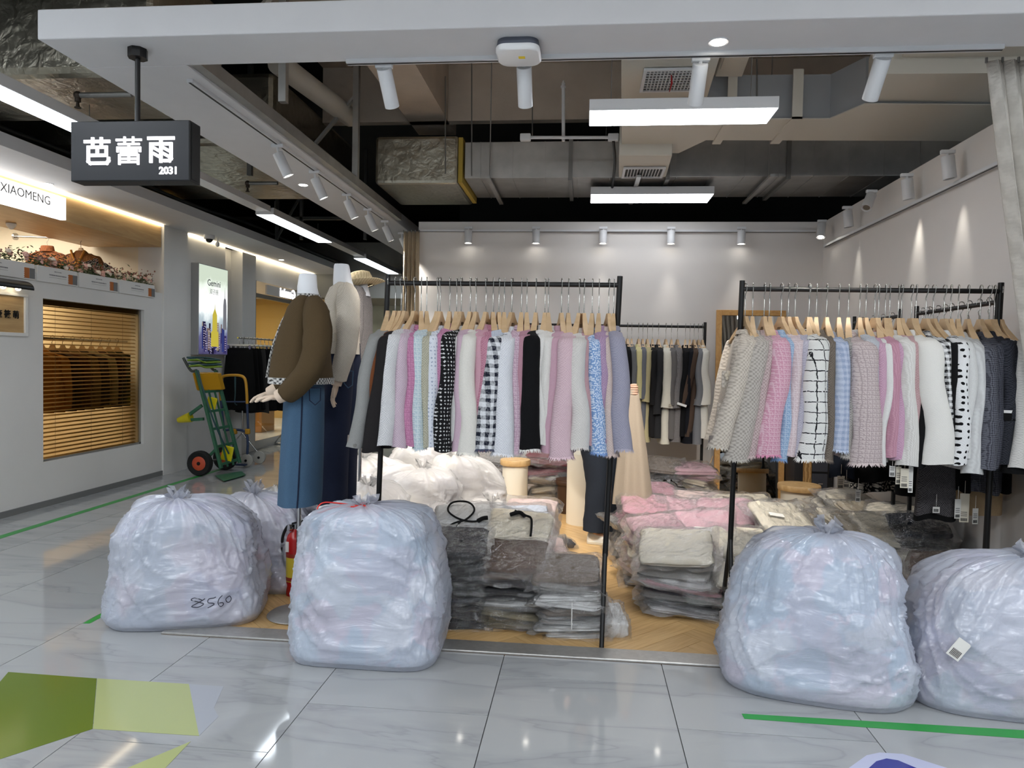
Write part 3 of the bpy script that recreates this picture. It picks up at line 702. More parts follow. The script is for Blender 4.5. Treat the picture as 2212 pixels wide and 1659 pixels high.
# ================================================================== garments on hangers and racks
M_hwood = wood_mat('hanger_beech', (214, 184, 146), (196, 164, 124), .45, (2, 2, 8), 3.)
M_wire = mat('steel_wire', (176, 174, 170), .25, 1.)
M_lining = mat('jacket_lining', (120, 112, 106), .8)
hanger_meshes = {}
def hanger_mesh(hook_len):
    k = round(hook_len, 2)
    if k in hanger_meshes: return hanger_meshes[k]
    # local frame: the hanger hangs in the YZ plane, origin where the hook rests on the rod
    r = .0028
    pts = [V(0, .016, -.012)]
    for a in range(0, 200, 25):
        A = math.radians(a); pts.append(V(0, .015*math.cos(A)-0.0, .004+.015*math.sin(A)))
    pts += [V(0, -.012, -.02), V(0, .0, -.04), V(0, .006, -.055), V(0, 0, -.075), V(0, 0, -k)]
    hook = MB().tube(pts, r, 6).mesh('hook', 1.2); hook.materials.append(M_wire)
    rings = []
    for y, zt, h, w in ((-.15, -.105, .012, .028), (-.12, -.075, .02, .032), (-.08, -.045, .028, .030), (-.05, -.02, .034, .026), (-.028, .006, .05, .021), (-.018, .03, .055, .017),
                        (.018, .03, .055, .017), (.028, .006, .05, .021), (.05, -.02, .034, .026), (.08, -.045, .028, .03), (.12, -.075, .02, .032), (.15, -.105, .012, .028)):
        zz = -k-.02+zt
        rings.append([V(-w/2, y, zz), V(w/2, y, zz), V(w*.5, y, zz-h), V(-w*.5, y, zz-h)])
    body = MB().loft(rings).mesh('shoulder_bar', .9); body.materials.append(M_hwood)
    hanger_meshes[k] = (hook, body)
    return hanger_meshes[k]
def hanger(label, loc, hook_len, rotz, group):
    h, b = hanger_mesh(hook_len)
    t = thing('clothes_hanger', label, 'hanger', loc, group, rotz)
    inst(h, 'hook', t); inst(b, 'shoulder_bar', t)
    return t

def ring_ell(c, ax, ay, n, e=2.0, ph=0., wob=0., seed=0.):
    out = []
    for k in range(n):
        a = 2*PI*k/n+ph; ca, sa = math.cos(a), math.sin(a)
        x = math.copysign(abs(ca)**(2/e), ca)*ax; y = math.copysign(abs(sa)**(2/e), sa)*ay
        if wob:
            w = 1+wob*noise.noise(Vector((ca*1.5+seed, sa*1.5, c.z*5+seed)))
            x *= w; y *= w
        out.append(V(c.x+x, c.y+y, c.z))
    return out
def sleeve(mb, pts, rads, n=14, seed=0., crease=.06):
    """a cloth tube along pts with elliptic sections (rx across, ry deep), wrinkled"""
    rings = []
    for i, p in enumerate(pts):
        rx, ry = rads[i]
        rg = []
        for k in range(n):
            a = 2*PI*k/n
            w = 1+crease*noise.noise(Vector((math.cos(a)*1.2+seed*3.1, math.sin(a)*1.2+seed, p.z*9+seed)))
            rg.append(V(p.x+rx*w*math.cos(a), p.y+ry*w*math.sin(a), p.z+.004*math.sin(a*2+seed+i)))
        rings.append(rg)
    mb.loft(rings, True, False)
    return rings[-1]
def interp(tab, t):
    for (a, x), (b, y) in zip(tab[:-1], tab[1:]):
        if t <= b:
            u = (t-a)/(b-a) if b > a else 0
            return tuple(lerp(p, q, u) for p, q in zip(x, y))
    return tab[-1][1]
def fringe(ring, m, parent, length=.02, n=40, seed=1):
    rr = random.Random(seed); mb = MB(); L = len(ring)
    for i in range(n):
        u = i/n*L; k = int(u) % L; p = lerp(ring[k], ring[(k+1) % L], u-int(u))
        q = lerp(ring[k], ring[(k+1) % L], min(1, u-int(u)+.55))
        c = sum(ring, Vector())/L; d = (p-c); d.z = 0
        tip = (p+q)/2+V(rr.uniform(-.004, .004), 0, -length*rr.uniform(.6, 1.25))+d*rr.uniform(.05, .25)
        mb.add([p+V(0, 0, .006), q+V(0, 0, .006), tip], [(0, 1, 2)])
    return mb.build('fringe', m, parent)

def jacket(label, top, cuff, cw, m, hem=None, rotz=0., frng=None, group=None, cat='jacket', name='jacket', seed=0., depth=.19, length=None, trim=None, collar_m=None, bell=0., body_w=.05, lining=None, fwd=0.):
    """a jacket on a hanger, hanging in the YZ plane: its near sleeve faces the viewer.
    top = middle of the shoulder line (world), cuff = world point of the near cuff centre, cw = cuff width"""
    top = Vector(top); cuff = Vector(cuff)
    t = thing(name, label, cat, (top.x, top.y, cuff.z-.03), group)
    dx = cuff.x-top.x; zt = top.z; L = zt-cuff.z
    hem = hem if hem is not None else cuff.z+.012
    rs = random.Random(int(seed*100)+5)
    # body
    mb = MB(); rings = []
    n = 20
    for i, (u, hd, th) in enumerate(((-.03, .05, .02), (-.01, .06, .024), (.0, .07, .027), (.045, .13, .038), (.10, depth-.01, .046), (.2, depth, .048), (.4, depth, body_w), (.6, depth+.005, body_w+.004), (.8, depth+.01, body_w+.008), (1., depth+.012, body_w+.01))):
        z = zt-u*L if u <= .2 else lerp(zt-.2*L, hem, (u-.2)/.8)
        c = V(top.x+dx*.42*max(0, u)+.008*math.sin(u*5+seed), top.y, z)
        rings.append(ring_ell(c, th, hd, n, 2.6, 0, .12 if u > .1 else .04, seed))
    mb.loft(rings, False, False)
    mb.build('body', m, t, smooth=3)
    # collar
    MB().loft([ring_ell(V(top.x, top.y, zt-.006), .034, .085, 14, 2.2), ring_ell(V(top.x, top.y, zt+.014), .03, .064, 14, 2.2), ring_ell(V(top.x, top.y, zt+.02), .024, .055, 14, 2.2)], False, False).build('collar', collar_m or m, t, smooth=3)
    # sleeves, near and far
    for s in (-1, 1):
        yy = top.y+s*(depth-.02)
        cx, cz = cuff.x, cuff.z
        if s > 0: cx = top.x+dx*.5+rs.uniform(-.02, .02); cz = cuff.z+rs.uniform(-.01, .03)
        w = cw/2
        k = .55+.2*rs.random()
        bend = rs.uniform(-.014, .014)
        ctl = [V(top.x, top.y+s*.085, zt-.012), V(top.x+(cx-top.x)*.05, top.y+s*.145, zt-.034), V(top.x+(cx-top.x)*.16, yy+s*.022, zt-.12*L), V(lerp(top.x, cx, .42)+bend, yy+s*.045, zt-.42*L), V(lerp(top.x, cx, .72)-bend, yy+s*.05, zt-.72*L), V(cx, yy+s*.045, cz)]
        if s < 0: ctl = [p+V(0, -fwd*min(1, i/2), 0) for i, p in enumerate(ctl)]
        pts = catmull(ctl, 5)
        tab = [(0, (.028, .03)), (.1, (.034, .03)), (.25, (max(.036, w*.78), .038)), (.5, (max(.036, w*.86), .042)), (.8, (w*.93, .04)), (1, (w*(1+bell), .038))]
        rads = [interp(tab, i/(len(pts)-1)) for i in range(len(pts))]
        mb = MB(); last = sleeve(mb, pts, rads, 16, seed+s, .10)
        sl = mb.build('sleeve', m, t, smooth=3)
        mbc = MB(); c = sum(last, Vector())/len(last)
        mbc.loft([[lerp(c, p, .9)+V(0, 0, .002) for p in last], [lerp(c, p, .8)+V(0, 0, .06) for p in last]], False, True)
        if s < 0:
            mbc.build('cuff_lining', lining or M_lining, t, smooth=3)
            if frng: fringe(last, frng, t, .014, 64, int(seed*7)+3)
            if trim:
                MB().loft([[c+(p-c)*1.03+V(0, 0, .0) for p in last], [c+(p-c)*1.05+V(0, 0, .045) for p in last]], False, False).build('cuff_band', trim, t, smooth=3)
    return t

def rack(label, x0, x1, Y, zrod, splitz=.45, lean=-.06, foot=.16, feet_x=None, group=None, r=.013):
    """black steel garment rail: top rod, two posts that fork into feet"""
    t = thing('garment_rack', label, 'rack', ((x0+x1)/2, Y, 0), group)
    MB().cyl((x0, Y, zrod), (x1, Y, zrod), r, n=12).build('rail', M_black, t, smooth=1.)
    for x in (x0, x1):
        xs, xf = x+lean*(1-splitz/zrod), x+lean
        MB().cyl((xs, Y, splitz), (x, Y, zrod+.045), r*1.12, n=12).build('post', M_black, t, smooth=1.)
        for s in (-1, 1): MB().cyl((xs, Y, splitz+.02), (xf, Y+s*foot, 0.004), r*.95, n=10).build('leg', M_black, t, smooth=1.)
    return t

# fabric palette -------------------------------------------------
def F(name, rgb, kind='plain', rgb2=None, scale=1.): return fabric('cloth_'+name, rgb, kind, rgb2, scale)
FR = {}
def fr_m(rgb):
    k = 'fringe_%d_%d_%d' % rgb
    return mat(k, rgb, .9)
# ---- left rack: its jackets from left to right.  block x, cuff x, cuff y, cuff width (pixels), cloth, what it looks like
YLR, ZLR = 3.74, 1.826
rack('black garment rack at the front left holding the pastel tweed jackets', py(838, 612, YLR).x, py(1339, 612, YLR).x, YLR, ZLR, .42, -.055, .17)
G, WH, PK = (148, 147, 145), (212, 211, 210), (206, 172, 186)
LEFT = [
 (841, 768, 965, 36, ('grey_shirt', (146, 146, 144)), 'plain grey shirt jacket with button cuff', None, 0),
 (853, 795, 955, 26, ('rust', (122, 66, 34)), 'rust brown jacket half hidden behind the grey one', None, 0),
 (866, 806, 974, 40, ('charcoal', (36, 33, 34)), 'charcoal black wool jacket beside the rust jacket', None, 0),
 (879, 834, 960, 38, ('ivory_tweed', (214, 213, 214), 'tweed', (186, 186, 190)), 'ivory boucle tweed jacket beside the charcoal one', None, 0),
 (892, 865, 965, 33, ('mauve_tweed', (203, 181, 194), 'tweed', (182, 158, 174)), 'pale mauve tweed jacket', None, 0),
 (908, 889, 962, 26, ('orchid', (196, 128, 164), 'grid', (178, 110, 148)), 'orchid pink checked jacket', None, 0),
 (922, 907, 968, 29, ('sky_tweed', (176, 196, 206), 'grid', (204, 214, 216)), 'light blue windowpane jacket with frayed cuff', (180, 196, 204), 0),
 (941, 923, 966, 20, ('khaki_tweed', (186, 182, 160), 'tweed', (150, 146, 126)), 'khaki and cream tweed jacket squeezed between two pale blue ones', None, 0),
 (954, 937, 966, 30, ('white_blue', (214, 218, 228), 'dash', (150, 160, 184)), 'white tweed jacket flecked with blue', None, 0),
 (974, 962, 940, 26, ('orchid2', (198, 134, 168), 'tweed', (178, 112, 150)), 'pink tweed jacket behind the black flecked one', None, 0),
 (987, 960, 973, 37, ('black_dash', (22, 22, 24), 'dash', (214, 214, 214)), 'black tweed jacket with white flecked grid', None, 0),
 (1000, 983, 950, 28, ('offwhite', (212, 211, 208)), 'off white jacket right of the black flecked one', None, 0),
 (1016, 993, 973, 33, ('mauve_pink', (202, 172, 188)), 'smooth mauve pink jacket with curled cuff', None, 0),
 (1028, 1013, 978, 40, ('cream', (226, 221, 212)), 'cream jacket with wide rolled open cuff', (228, 224, 214), .12),
 (1047, 1033, 955, 28, ('rose', (208, 156, 172)), 'rose pink jacket behind the cream cuff', None, 0),
 (1064, 1044, 972, 34, ('deep_rose', (196, 134, 154), 'tweed', (174, 110, 132)), 'deep rose textured jacket left of the navy check', None, 0),
 (1079, 1058, 960, 30, ('ice_blue', (196, 204, 218), 'tweed', (176, 186, 204)), 'ice blue jacket shoulder left of the navy check', None, 0),
 (1089, 1050, 970, 50, ('navy_check', (28, 32, 48), 'check', (220, 222, 226)), 'navy and white checked tweed jacket with fringe', (60, 64, 84), .05),
 (1105, 1087, 979, 43, ('white_tweed', (222, 223, 228), 'tweed', (200, 202, 210)), 'white tweed jacket with fringed flared cuff', (222, 223, 228), .1),
 (1123, 1117, 976, 27, ('pink_grid', (210, 182, 196), 'grid', (190, 154, 174)), 'pink jacket with fine grid weave', (210, 182, 196), 0),
 (1139, 1131, 950, 28, ('dusty_rose', (186, 134, 150)), 'dusty rose jacket hidden left of the black one', None, 0),
 (1156, 1146, 970, 41, ('black_wool', (14, 14, 16)), 'solid black jacket with white frayed cuff', (214, 212, 208), .02),
 (1172, 1166, 960, 30, ('white1', (226, 223, 218)), 'white jacket right beside the solid black one', None, 0),
 (1188, 1176, 960, 28, ('white2', (222, 218, 212)), 'second white jacket after the solid black one', None, 0),
 (1207, 1183, 976, 31, ('mauve2', (198, 156, 172)), 'plain mauve jacket beside the two white ones', None, 0),
 (1228, 1213, 986, 46, ('blush', (212, 182, 190), 'tweed', (198, 164, 174)), 'blush pink tweed jacket with thick ruffled cuff', (214, 186, 194), .1),
 (1251, 1249, 966, 41, ('stone', (212, 207, 202), 'tweed', (198, 193, 188)), 'stone grey jacket with scalloped cuff', (206, 200, 196), .03),
 (1265, 1274, 962, 27, ('faded_rose', (192, 150, 156)), 'faded rose jacket right of the stone grey one', None, 0),
 (1281, 1294, 978, 33, ('blue_floral', (116, 152, 204), 'floral', (204, 216, 234)), 'blue jacket with white floral print', (120, 150, 200), .04),
 (1297, 1303, 955, 26, ('lilac_pink', (176, 146, 176), 'tweed', (154, 122, 156)), 'lilac tweed jacket right of the blue floral one', None, 0),
 (1310, 1321, 983, 30, ('sand_pink', (206, 186, 178), 'tweed', (192, 170, 162)), 'sandy pink boucle jacket', (206, 186, 178), .06),
 (1327, 1347, 970, 39, ('grey_lilac', (156, 154, 172), 'tweed', (142, 140, 160)), 'grey lilac jacket at the right end of the left rack', (164, 160, 176), 0),
]
def hang_row(rows, Y, Z, dy_sleeve, hook_px_y, group, rackname, seed0, hook_len, neck_drop):
    for i, (bx, cx, cy, w, cl, desc, fr, bell) in enumerate(rows):
        m = F(*cl)
        b = py(bx, 700, Y); zt = Z-hook_len-neck_drop+R0.uniform(-.008, .008)
        c = py(cx, cy, Y-dy_sleeve)
        cw = w/F_PX*(Y-dy_sleeve)*1.06
        hx = b.x+R0.uniform(-.012, .012)
        h = hanger('wooden hanger holding the %s' % desc.split(' with ')[0], (hx, Y, Z+.013), hook_len, R0.uniform(-.3, .3), group+' hangers')
        jacket('%s on the %s' % (desc, rackname), (b.x, Y, zt), c, cw, m, None, 0, fr_m(fr) if fr else None, group, seed=seed0+i*1.37, bell=bell, fwd=.035 if w >= 37 else (.015 if w >= 32 else 0))
hang_row(LEFT, YLR, ZLR, .215, 612, 'front left rack jackets', 'left rack', 1.1, .165, .072)
# button on the grey shirt cuff, collars stay with the jackets
# ---- right rack
YRR, ZRR = 4.0, 1.838
rack('black garment rack at the front right with forked legs', py(1603, 626, YRR).x, py(2162, 627, YRR).x, YRR, ZRR, .46, -.03, .15)
RIGHT = [
 (1605, 1548, 965, 42, ('oat_chunky', (208, 197, 182), 'tweed', (172, 160, 146), .6), 'chunky oatmeal tweed jacket with flower pocket at the left end', (192, 184, 172), .04),
 (1628, 1585, 990, 48, ('grey_chunky', (190, 182, 172), 'tweed', (150, 142, 134), .6), 'chunky grey beige tweed jacket with fringe', (176, 170, 162), .04),
 (1650, 1614, 985, 33, ('pinkgrey', (198, 176, 174), 'tweed', (160, 136, 136), .7), 'pinkish grey tweed jacket with frayed cuff', (196, 176, 174), .04),
 (1666, 1655, 982, 46, ('bubble_pink', (210, 146, 168), 'grid', (224, 182, 196)), 'bright pink tweed jacket with fringe', (212, 142, 170), .03),
 (1686, 1683, 993, 29, ('cornflower', (140, 170, 206), 'grid', (176, 198, 220)), 'cornflower blue tweed jacket with fringe', (126, 160, 204), .06),
 (1702, 1704, 984, 24, ('pale_pink', (206, 184, 188), 'grid', (220, 204, 206)), 'pale pink tweed jacket right of the blue one', None, 0),
 (1721, 1722, 982, 22, ('lav_grey', (190, 186, 200), 'tweed', (168, 164, 182)), 'lavender grey tweed jacket', None, 0),
 (1743, 1744, 990, 50, ('windowpane', (226, 225, 220), 'pane', (34, 34, 38)), 'white jacket with black windowpane lines', (226, 224, 218), .05),
 (1742+6, 1770, 992, 26, ('herring', (156, 160, 170), 'houndstooth', (90, 94, 106), .8), 'grey blue herringbone jacket', None, 0),
 (1767, 1785, 994, 25, ('taupe', (126, 114, 102), 'tweed', (96, 86, 76)), 'taupe brown tweed jacket', (130, 118, 106), 0),
 (1788, 1812, 972, 35, ('blue_ging', (192, 202, 222), 'check', (150, 166, 200), 1.4), 'pale blue gingham tweed jacket with fringe', (186, 196, 216), .03),
 (1816, 1827, 985, 24, ('grey_oat', (180, 175, 168), 'tweed', (126, 122, 118)), 'grey oat tweed jacket squeezed behind the beige grid one', (176, 170, 164), 0),
 (1833, 1864, 1000, 58, ('beige_grid', (204, 188, 186), 'grid', (176, 158, 158)), 'wide pinkish beige grid tweed jacket with fringe', (206, 190, 188), .05),
 (1855, 1874, 975, 28, ('silver', (194, 197, 204), 'tweed', (172, 176, 184)), 'silver grey tweed jacket', None, 0),
 (1871, 1887, 995, 24, ('rosebud', (206, 164, 186), 'tweed', (186, 140, 164)), 'rosebud pink tweed jacket', None, 0),
 (1885, 1901, 1004, 20, ('white3', (228, 226, 222)), 'narrow white jacket among the pinks', None, 0),
 (1897, 1923, 986, 30, ('candy', (200, 146, 164), 'rib', (186, 130, 150)), 'candy pink ribbed jacket', None, 0),
 (1913, 1939, 992, 30, ('pink_lilac', (204, 160, 186), 'tweed', (190, 144, 172)), 'lilac pink fluffy jacket', None, 0),
 (1924, 1956, 1004, 34, ('white_knit', (222, 219, 214), 'rib', (208, 204, 198)), 'white knit jacket with bell cuff', None, .25),
 (1939, 1970, 1000, 24, ('rosy_beige', (196, 160, 160), 'tweed', (178, 140, 142)), 'rosy beige ribbed jacket', None, 0),
 (1951, 1982, 1008, 26, ('black2', (20, 20, 21)), 'slim black jacket next to the quilted cream one', None, 0),
 (1964, 2018, 1000, 56, ('quilted_cream', (230, 227, 220), 'plain', (218, 215, 208)), 'quilted cream jacket with wide flared sleeve', None, .12),
 (1979, 2050, 986, 22, ('salt_pepper', (120, 120, 120), 'tweed', (60, 60, 62)), 'salt and pepper tweed jacket', (120, 120, 120), 0),
 (1999, 2042, 945, 22, ('bw_check', (232, 232, 232), 'check', (22, 22, 24), 1.4), 'black and white checked jacket', None, 0),
 (2018, 2048, 930, 22, ('black3', (18, 18, 19)), 'black jacket hidden beside the polka dot one', None, 0),
 (2035, 2064, 1002, 33, ('polka', (226, 226, 226), 'dots', (14, 14, 16)), 'white polka dot blouse', None, 0),
 (2050, 2083, 990, 22, ('sheer1', (214, 214, 212)), 'thin white blouse beside the polka dot one', None, 0),
 (2070, 2099, 1022, 30, ('sheer2', (206, 207, 206), 'rib', (190, 190, 190), .5), 'sheer white blouse with ruffled cuff', None, .35),
 (2092, 2126, 1012, 33, ('grey_hound', (106, 108, 118), 'houndstooth', (52, 52, 62)), 'grey houndstooth coat with dark collar', None, 0),
 (2112, 2140, 1010, 26, ('grey_hound2', (86, 88, 98), 'houndstooth', (46, 46, 56)), 'darker houndstooth coat', None, 0),
 (2131, 2174, 890, 31, ('ink_tweed', (58, 60, 70), 'tweed', (32, 33, 40)), 'ink tweed jacket with white banded black cuff', None, 0),
 (2150, 2164, 1003, 28, ('ink_tweed2', (52, 54, 62), 'tweed', (30, 31, 37)), 'longer ink tweed jacket under the white banded one', None, 0),
 (2163, 2192, 1008, 38, ('ivory_boucle', (224, 221, 216), 'tweed', (206, 203, 198)), 'ivory boucle coat with black hem at the right end', None, .04),
]
hang_row(RIGHT, YRR, ZRR, .215, 626, 'front right rack garments', 'right rack', 51.3, .165, .072)
# ================================================================== further racks and hanging garments
def rot_about(t, ang): t.rotation_euler = (0, 0, ang)
# ---- long coats on the rack at the back wall
YBK, ZBK = 7.18, 1.79
rack('thin black garment rack against the back wall', py(1023, 704, YBK).x, py(1523, 709, YBK).x, YBK, ZBK, .4, 0, .2)
BACK = [
 (1355, 1361, 850, ('coat_black1', (26, 26, 27)), 'black coat, first beside the grey lilac jacket'),
 (1364, 1372, 855, ('coat_grey1', (116, 118, 118)), 'mid grey coat next to the first black one'),
 (1379, 1380, 860, ('coat_butter', (226, 214, 150)), 'butter yellow coat'),
 (1388, 1390, 862, ('coat_slate', (112, 114, 122)), 'slate grey coat between the yellow and khaki coats'),
 (1398, 1395, 868, ('coat_khaki', (196, 182, 134)), 'pale khaki coat'),
 (1409, 1410, 874, ('coat_black2', (34, 33, 34)), 'black coat right of the khaki coat'),
 (1422, 1419, 895, ('coat_char', (48, 48, 50)), 'charcoal coat left of the cream buttoned coat'),
 (1438, 1441, 881, ('coat_cream', (228, 222, 204)), 'cream coat with buttoned sleeve tab'),
 (1450, 1452, 875, ('coat_ash', (110, 106, 104)), 'ash grey coat right of the cream buttoned coat'),
 (1463, 1461, 882, ('coat_marl', (132, 128, 126), 'houndstooth', (104, 100, 100)), 'grey checked coat'),
 (1480, 1470, 870, ('coat_black3', (20, 20, 22)), 'black coat left of the brown one'),
 (1490, 1480, 876, ('coat_navy', (24, 25, 32)), 'midnight coat behind the brown sleeve'),
 (1499, 1472, 878, ('coat_brown', (84, 66, 54)), 'chocolate brown coat with white sleeve tag'),
 (1508, 1507, 876, ('coat_grey2', (122, 124, 128)), 'grey coat second from the right end'),
 (1517, 1521, 874, ('coat_ivory', (226, 222, 210)), 'ivory coat at the right end'),
]
for i, (bx, cx, cy, cl, desc) in enumerate(BACK):
    b = py(bx, 740, YBK); c = py(cx, cy, YBK-.22)
    hanger('wooden hanger holding the %s' % desc.split(' with ')[0], (b.x, YBK, ZBK+.013), .15, R0.uniform(-.2, .2), 'back rack hangers')
    wd = .105 if i in (7, 12, 14) else .075
    t = jacket('%s on the back rack' % desc, (b.x, YBK, ZBK-.2), c, wd, F(*cl), hem=py(cx, 948+R0.uniform(-12, 8), YBK).z, group='back rack coats', cat='coat', name='coat', seed=200+i*2.1, bell=.2 if i in (7, 14) else .05)
    if i == 7:
        MB().cyl(c+V(.02, -.055, .03), c+V(.02, -.06, .03), .012, n=12).build('button', mat('cream_button', (170, 160, 140), .4), t)
    if i == 12:
        MB().obox(c+V(-.005, -.06, .02), (.09, .012, .022), Matrix.Rotation(.3, 3, 'Y')).build('sleeve_tag', M_white, t)
# ---- two rails along the right wall
XSR, ZSR = 2.17, 1.785
def side_rack(label, y0, y1):
    t = thing('garment_rack', label, 'rack', (XSR, (y0+y1)/2, 0))
    MB().cyl((XSR, y0, ZSR), (XSR, y1, ZSR), .013).build('rail', M_black, t, smooth=1.)
    for y in (y0, y1):
        MB().cyl((XSR, y, .4), (XSR, y, ZSR+.05), .014).build('post', M_black, t, smooth=1.)
        for s in (-1, 1): MB().cyl((XSR, y, .42), (XSR+s*.16, y, .004), .012).build('leg', M_black, t, smooth=1.)
side_rack('black rack along the right wall nearer the corner', 6.06, 5.22)
side_rack('black rack along the right wall nearer the curtain', 4.97, 4.05)
def side_coat(i, Y, m, desc, L, sl=.55, cat='coat', name='coat', collar=None, w=.1, hang=True):
    if hang: hanger('wooden hanger holding the %s' % desc, (XSR, Y, ZSR+.013), .15, PI/2+R0.uniform(-.15, .15), 'right wall hangers')
    top = V(XSR, Y, ZSR-.2)
    t = jacket('%s on the right wall rail' % desc, top, top+V(0.01, -.225, -sl), w, m, hem=top.z-L, group='right wall coats', cat=cat, name=name, seed=300+i*1.7, collar_m=collar, body_w=.06, depth=.2)
    rot_about(t, PI/2)
    return t
side_coat(0, 4.32, F('tan_wool', (206, 176, 134)), 'long tan coat with black collar', .98, .6, collar=F('black_collar', (16, 16, 17)), w=.11)
side_coat(1, 4.52, F('rose_blouse', (206, 110, 134)), 'rose pink blouse', .6, .5, 'blouse', 'blouse')
side_coat(2, 4.68, F('black_dress', (18, 18, 19)), 'black dress', .95, .5, 'dress', 'dress')
side_coat(3, 4.82, F('white_shirt2', (224, 223, 220)), 'white shirt', .6, .5, 'shirt', 'shirt')
side_coat(4, 5.34, F('black_skirtsuit', (16, 16, 18)), 'long black coat nearest the gap between the rails', .98, .5)
side_coat(5, 5.5, F('black_floral', (16, 16, 18), 'floral', (150, 144, 134), .5), 'black floral dress', 1.05, .5, 'dress', 'dress')
side_coat(6, 5.68, F('dark_green', (26, 34, 36)), 'dark teal coat', .95, .5)
side_coat(7, 5.88, F('black_coat9', (20, 20, 22)), 'black coat nearest the corner', .98, .5)
for i in range(9):
    Y = 4.12+.095*i if i < 9 else 5.3
    if i in (2, 4, 6): continue
    hanger('%s bare hanger from the curtain on the right wall rail' % ordinal(i), (XSR, Y, ZSR+.013), .15, PI/2+R0.uniform(-.2, .2), 'spare hangers on the right wall rails')
# ---- skirts and sets hanging low under the right rack
def skirt(name, label, cat, Xc, Y, z0, z1, w0, w1, m, rotz=0, th=.02, folds=5, hem=None, group=None, seed=0., hemh=.03):
    t = thing(name, label, cat, (Xc, Y, z1), group, rotz)
    rings = []; n = 40
    for i in range(13):
        u = i/12; z = lerp(z0, z1, u)-z1; w = lerp(w0, w1, u**.8)/2
        rg = []
        for k in range(n):
            a = 2*PI*k/n; f = 1+.0*u
            y = math.sin(a)*(th+.02*u)+math.sin(math.cos(a)*folds*2.2+seed)*.016*u*(1 if math.sin(a) < 0 else -.4)
            rg.append(V(math.cos(a)*w*(1+.03*noise.noise(Vector((a, u*3, seed)))), y, z+.01*math.sin(a*3+seed)*u))
        rings.append(rg)
    MB().loft(rings, True, False).build('panel', m, t, smooth=3, local=True)
    if hem:
        rr = [[V(p.x*1.006, p.y*1.04, p.z) for p in r] for r in rings[-2:]]
        top = [lerp(a, b, 1-hemh/max(.001, (a-b).length)) for a, b in zip(rr[0], rr[1])]
        MB().loft([top, rr[1]], False, False).build('hem_band', hem, t, smooth=3, local=True)
    MB().loft([[V(p.x*1.01, p.y*1.1, p.z) for p in rings[0]], [V(p.x*1.01, p.y*1.1, p.z-.03) for p in rings[0]]], False, False).build('waistband', m, t, smooth=3, local=True)
    return t
def at_skirt(name, label, x0, x1, ytop, ybot, Y, m, **kw):
    a, b = py(x0, ybot, Y), py(x1, ybot, Y); zt = py((x0+x1)/2, ytop, Y).z
    return skirt(name, label, 'skirt', (a.x+b.x)/2, Y, zt, (a.z+b.z)/2, (b.x-a.x)*.8, (b.x-a.x), m, **kw)
M_blackcl = F('black_trim', (16, 16, 17))
at_skirt('tweed_skirt', 'charcoal tweed skirt with black hem under the right rack', 1974, 2064, 940, 1122, 4.16, F('tweed_char', (92, 88, 90), 'tweed', (40, 38, 40)), hem=M_blackcl, folds=1, seed=1)
at_skirt('houndstooth_skirt', 'grey houndstooth pleated skirt under the right rack', 2088, 2166, 930, 1064, 4.17, F('grey_hound', (106, 108, 118)), folds=3, seed=2)
at_skirt('black_skirt', 'black skirt between the tweed and houndstooth skirts', 2060, 2096, 930, 1060, 4.2, M_blackcl, folds=2, seed=3)
at_skirt('black_skirt', 'black skirt hanging lowest at the right end of the right rack', 2150, 2184, 900, 1062, 4.19, M_blackcl, folds=2, seed=4)
at_skirt('black_skirt', 'wide black skirt below the pink jackets of the right rack', 1822, 1960, 940, 1040, 4.6, M_blackcl, folds=4, seed=5)
at_skirt('floral_skirt', 'black skirt with small pale flowers below the pink jackets', 1850, 1960, 980, 1062, 4.75, F('black_floral', (16, 16, 18)), folds=4, seed=6)
at_skirt('navy_skirt', 'dark navy skirt behind the beige grid jacket', 1790, 1850, 940, 1030, 4.6, F('navy_plain', (26, 32, 44)), folds=3, seed=7)
# price tags dangling below garments
def tag_card(label, x, y0, y1, w, Y, m, lines=True):
    a = py(x, y0, Y); b = py(x, y1, Y); ww = w/F_PX*Y
    t = thing('price_tag', label, 'tag', tuple(b), 'garment tags', R0.uniform(-.3, .3))
    MB().box(-ww/2, ww/2, -.0008, .0008, 0, a.z-b.z).cyl((0, 0, a.z-b.z), (0, 0, a.z-b.z+.07), .0012, n=5).build('card', m, t, local=True)
    if lines:
        mb = MB()
        for k in range(9): mb.box(-ww*.38+ww*.08*k, -ww*.38+ww*.08*k+ww*.04*(1+k % 2*.6), -.0016, -.0008, .006, .022)
        for k in range(3): mb.box(-ww*.36, ww*.3, -.0016, -.0008, .034+k*.01, .037+k*.01)
        mb.build('printing', mat('tag_ink', (70, 68, 66), .7), t, local=True)
M_card = mat('cream_card', (214, 206, 188), .7); M_cardw = mat('white_card', (228, 226, 220), .7)
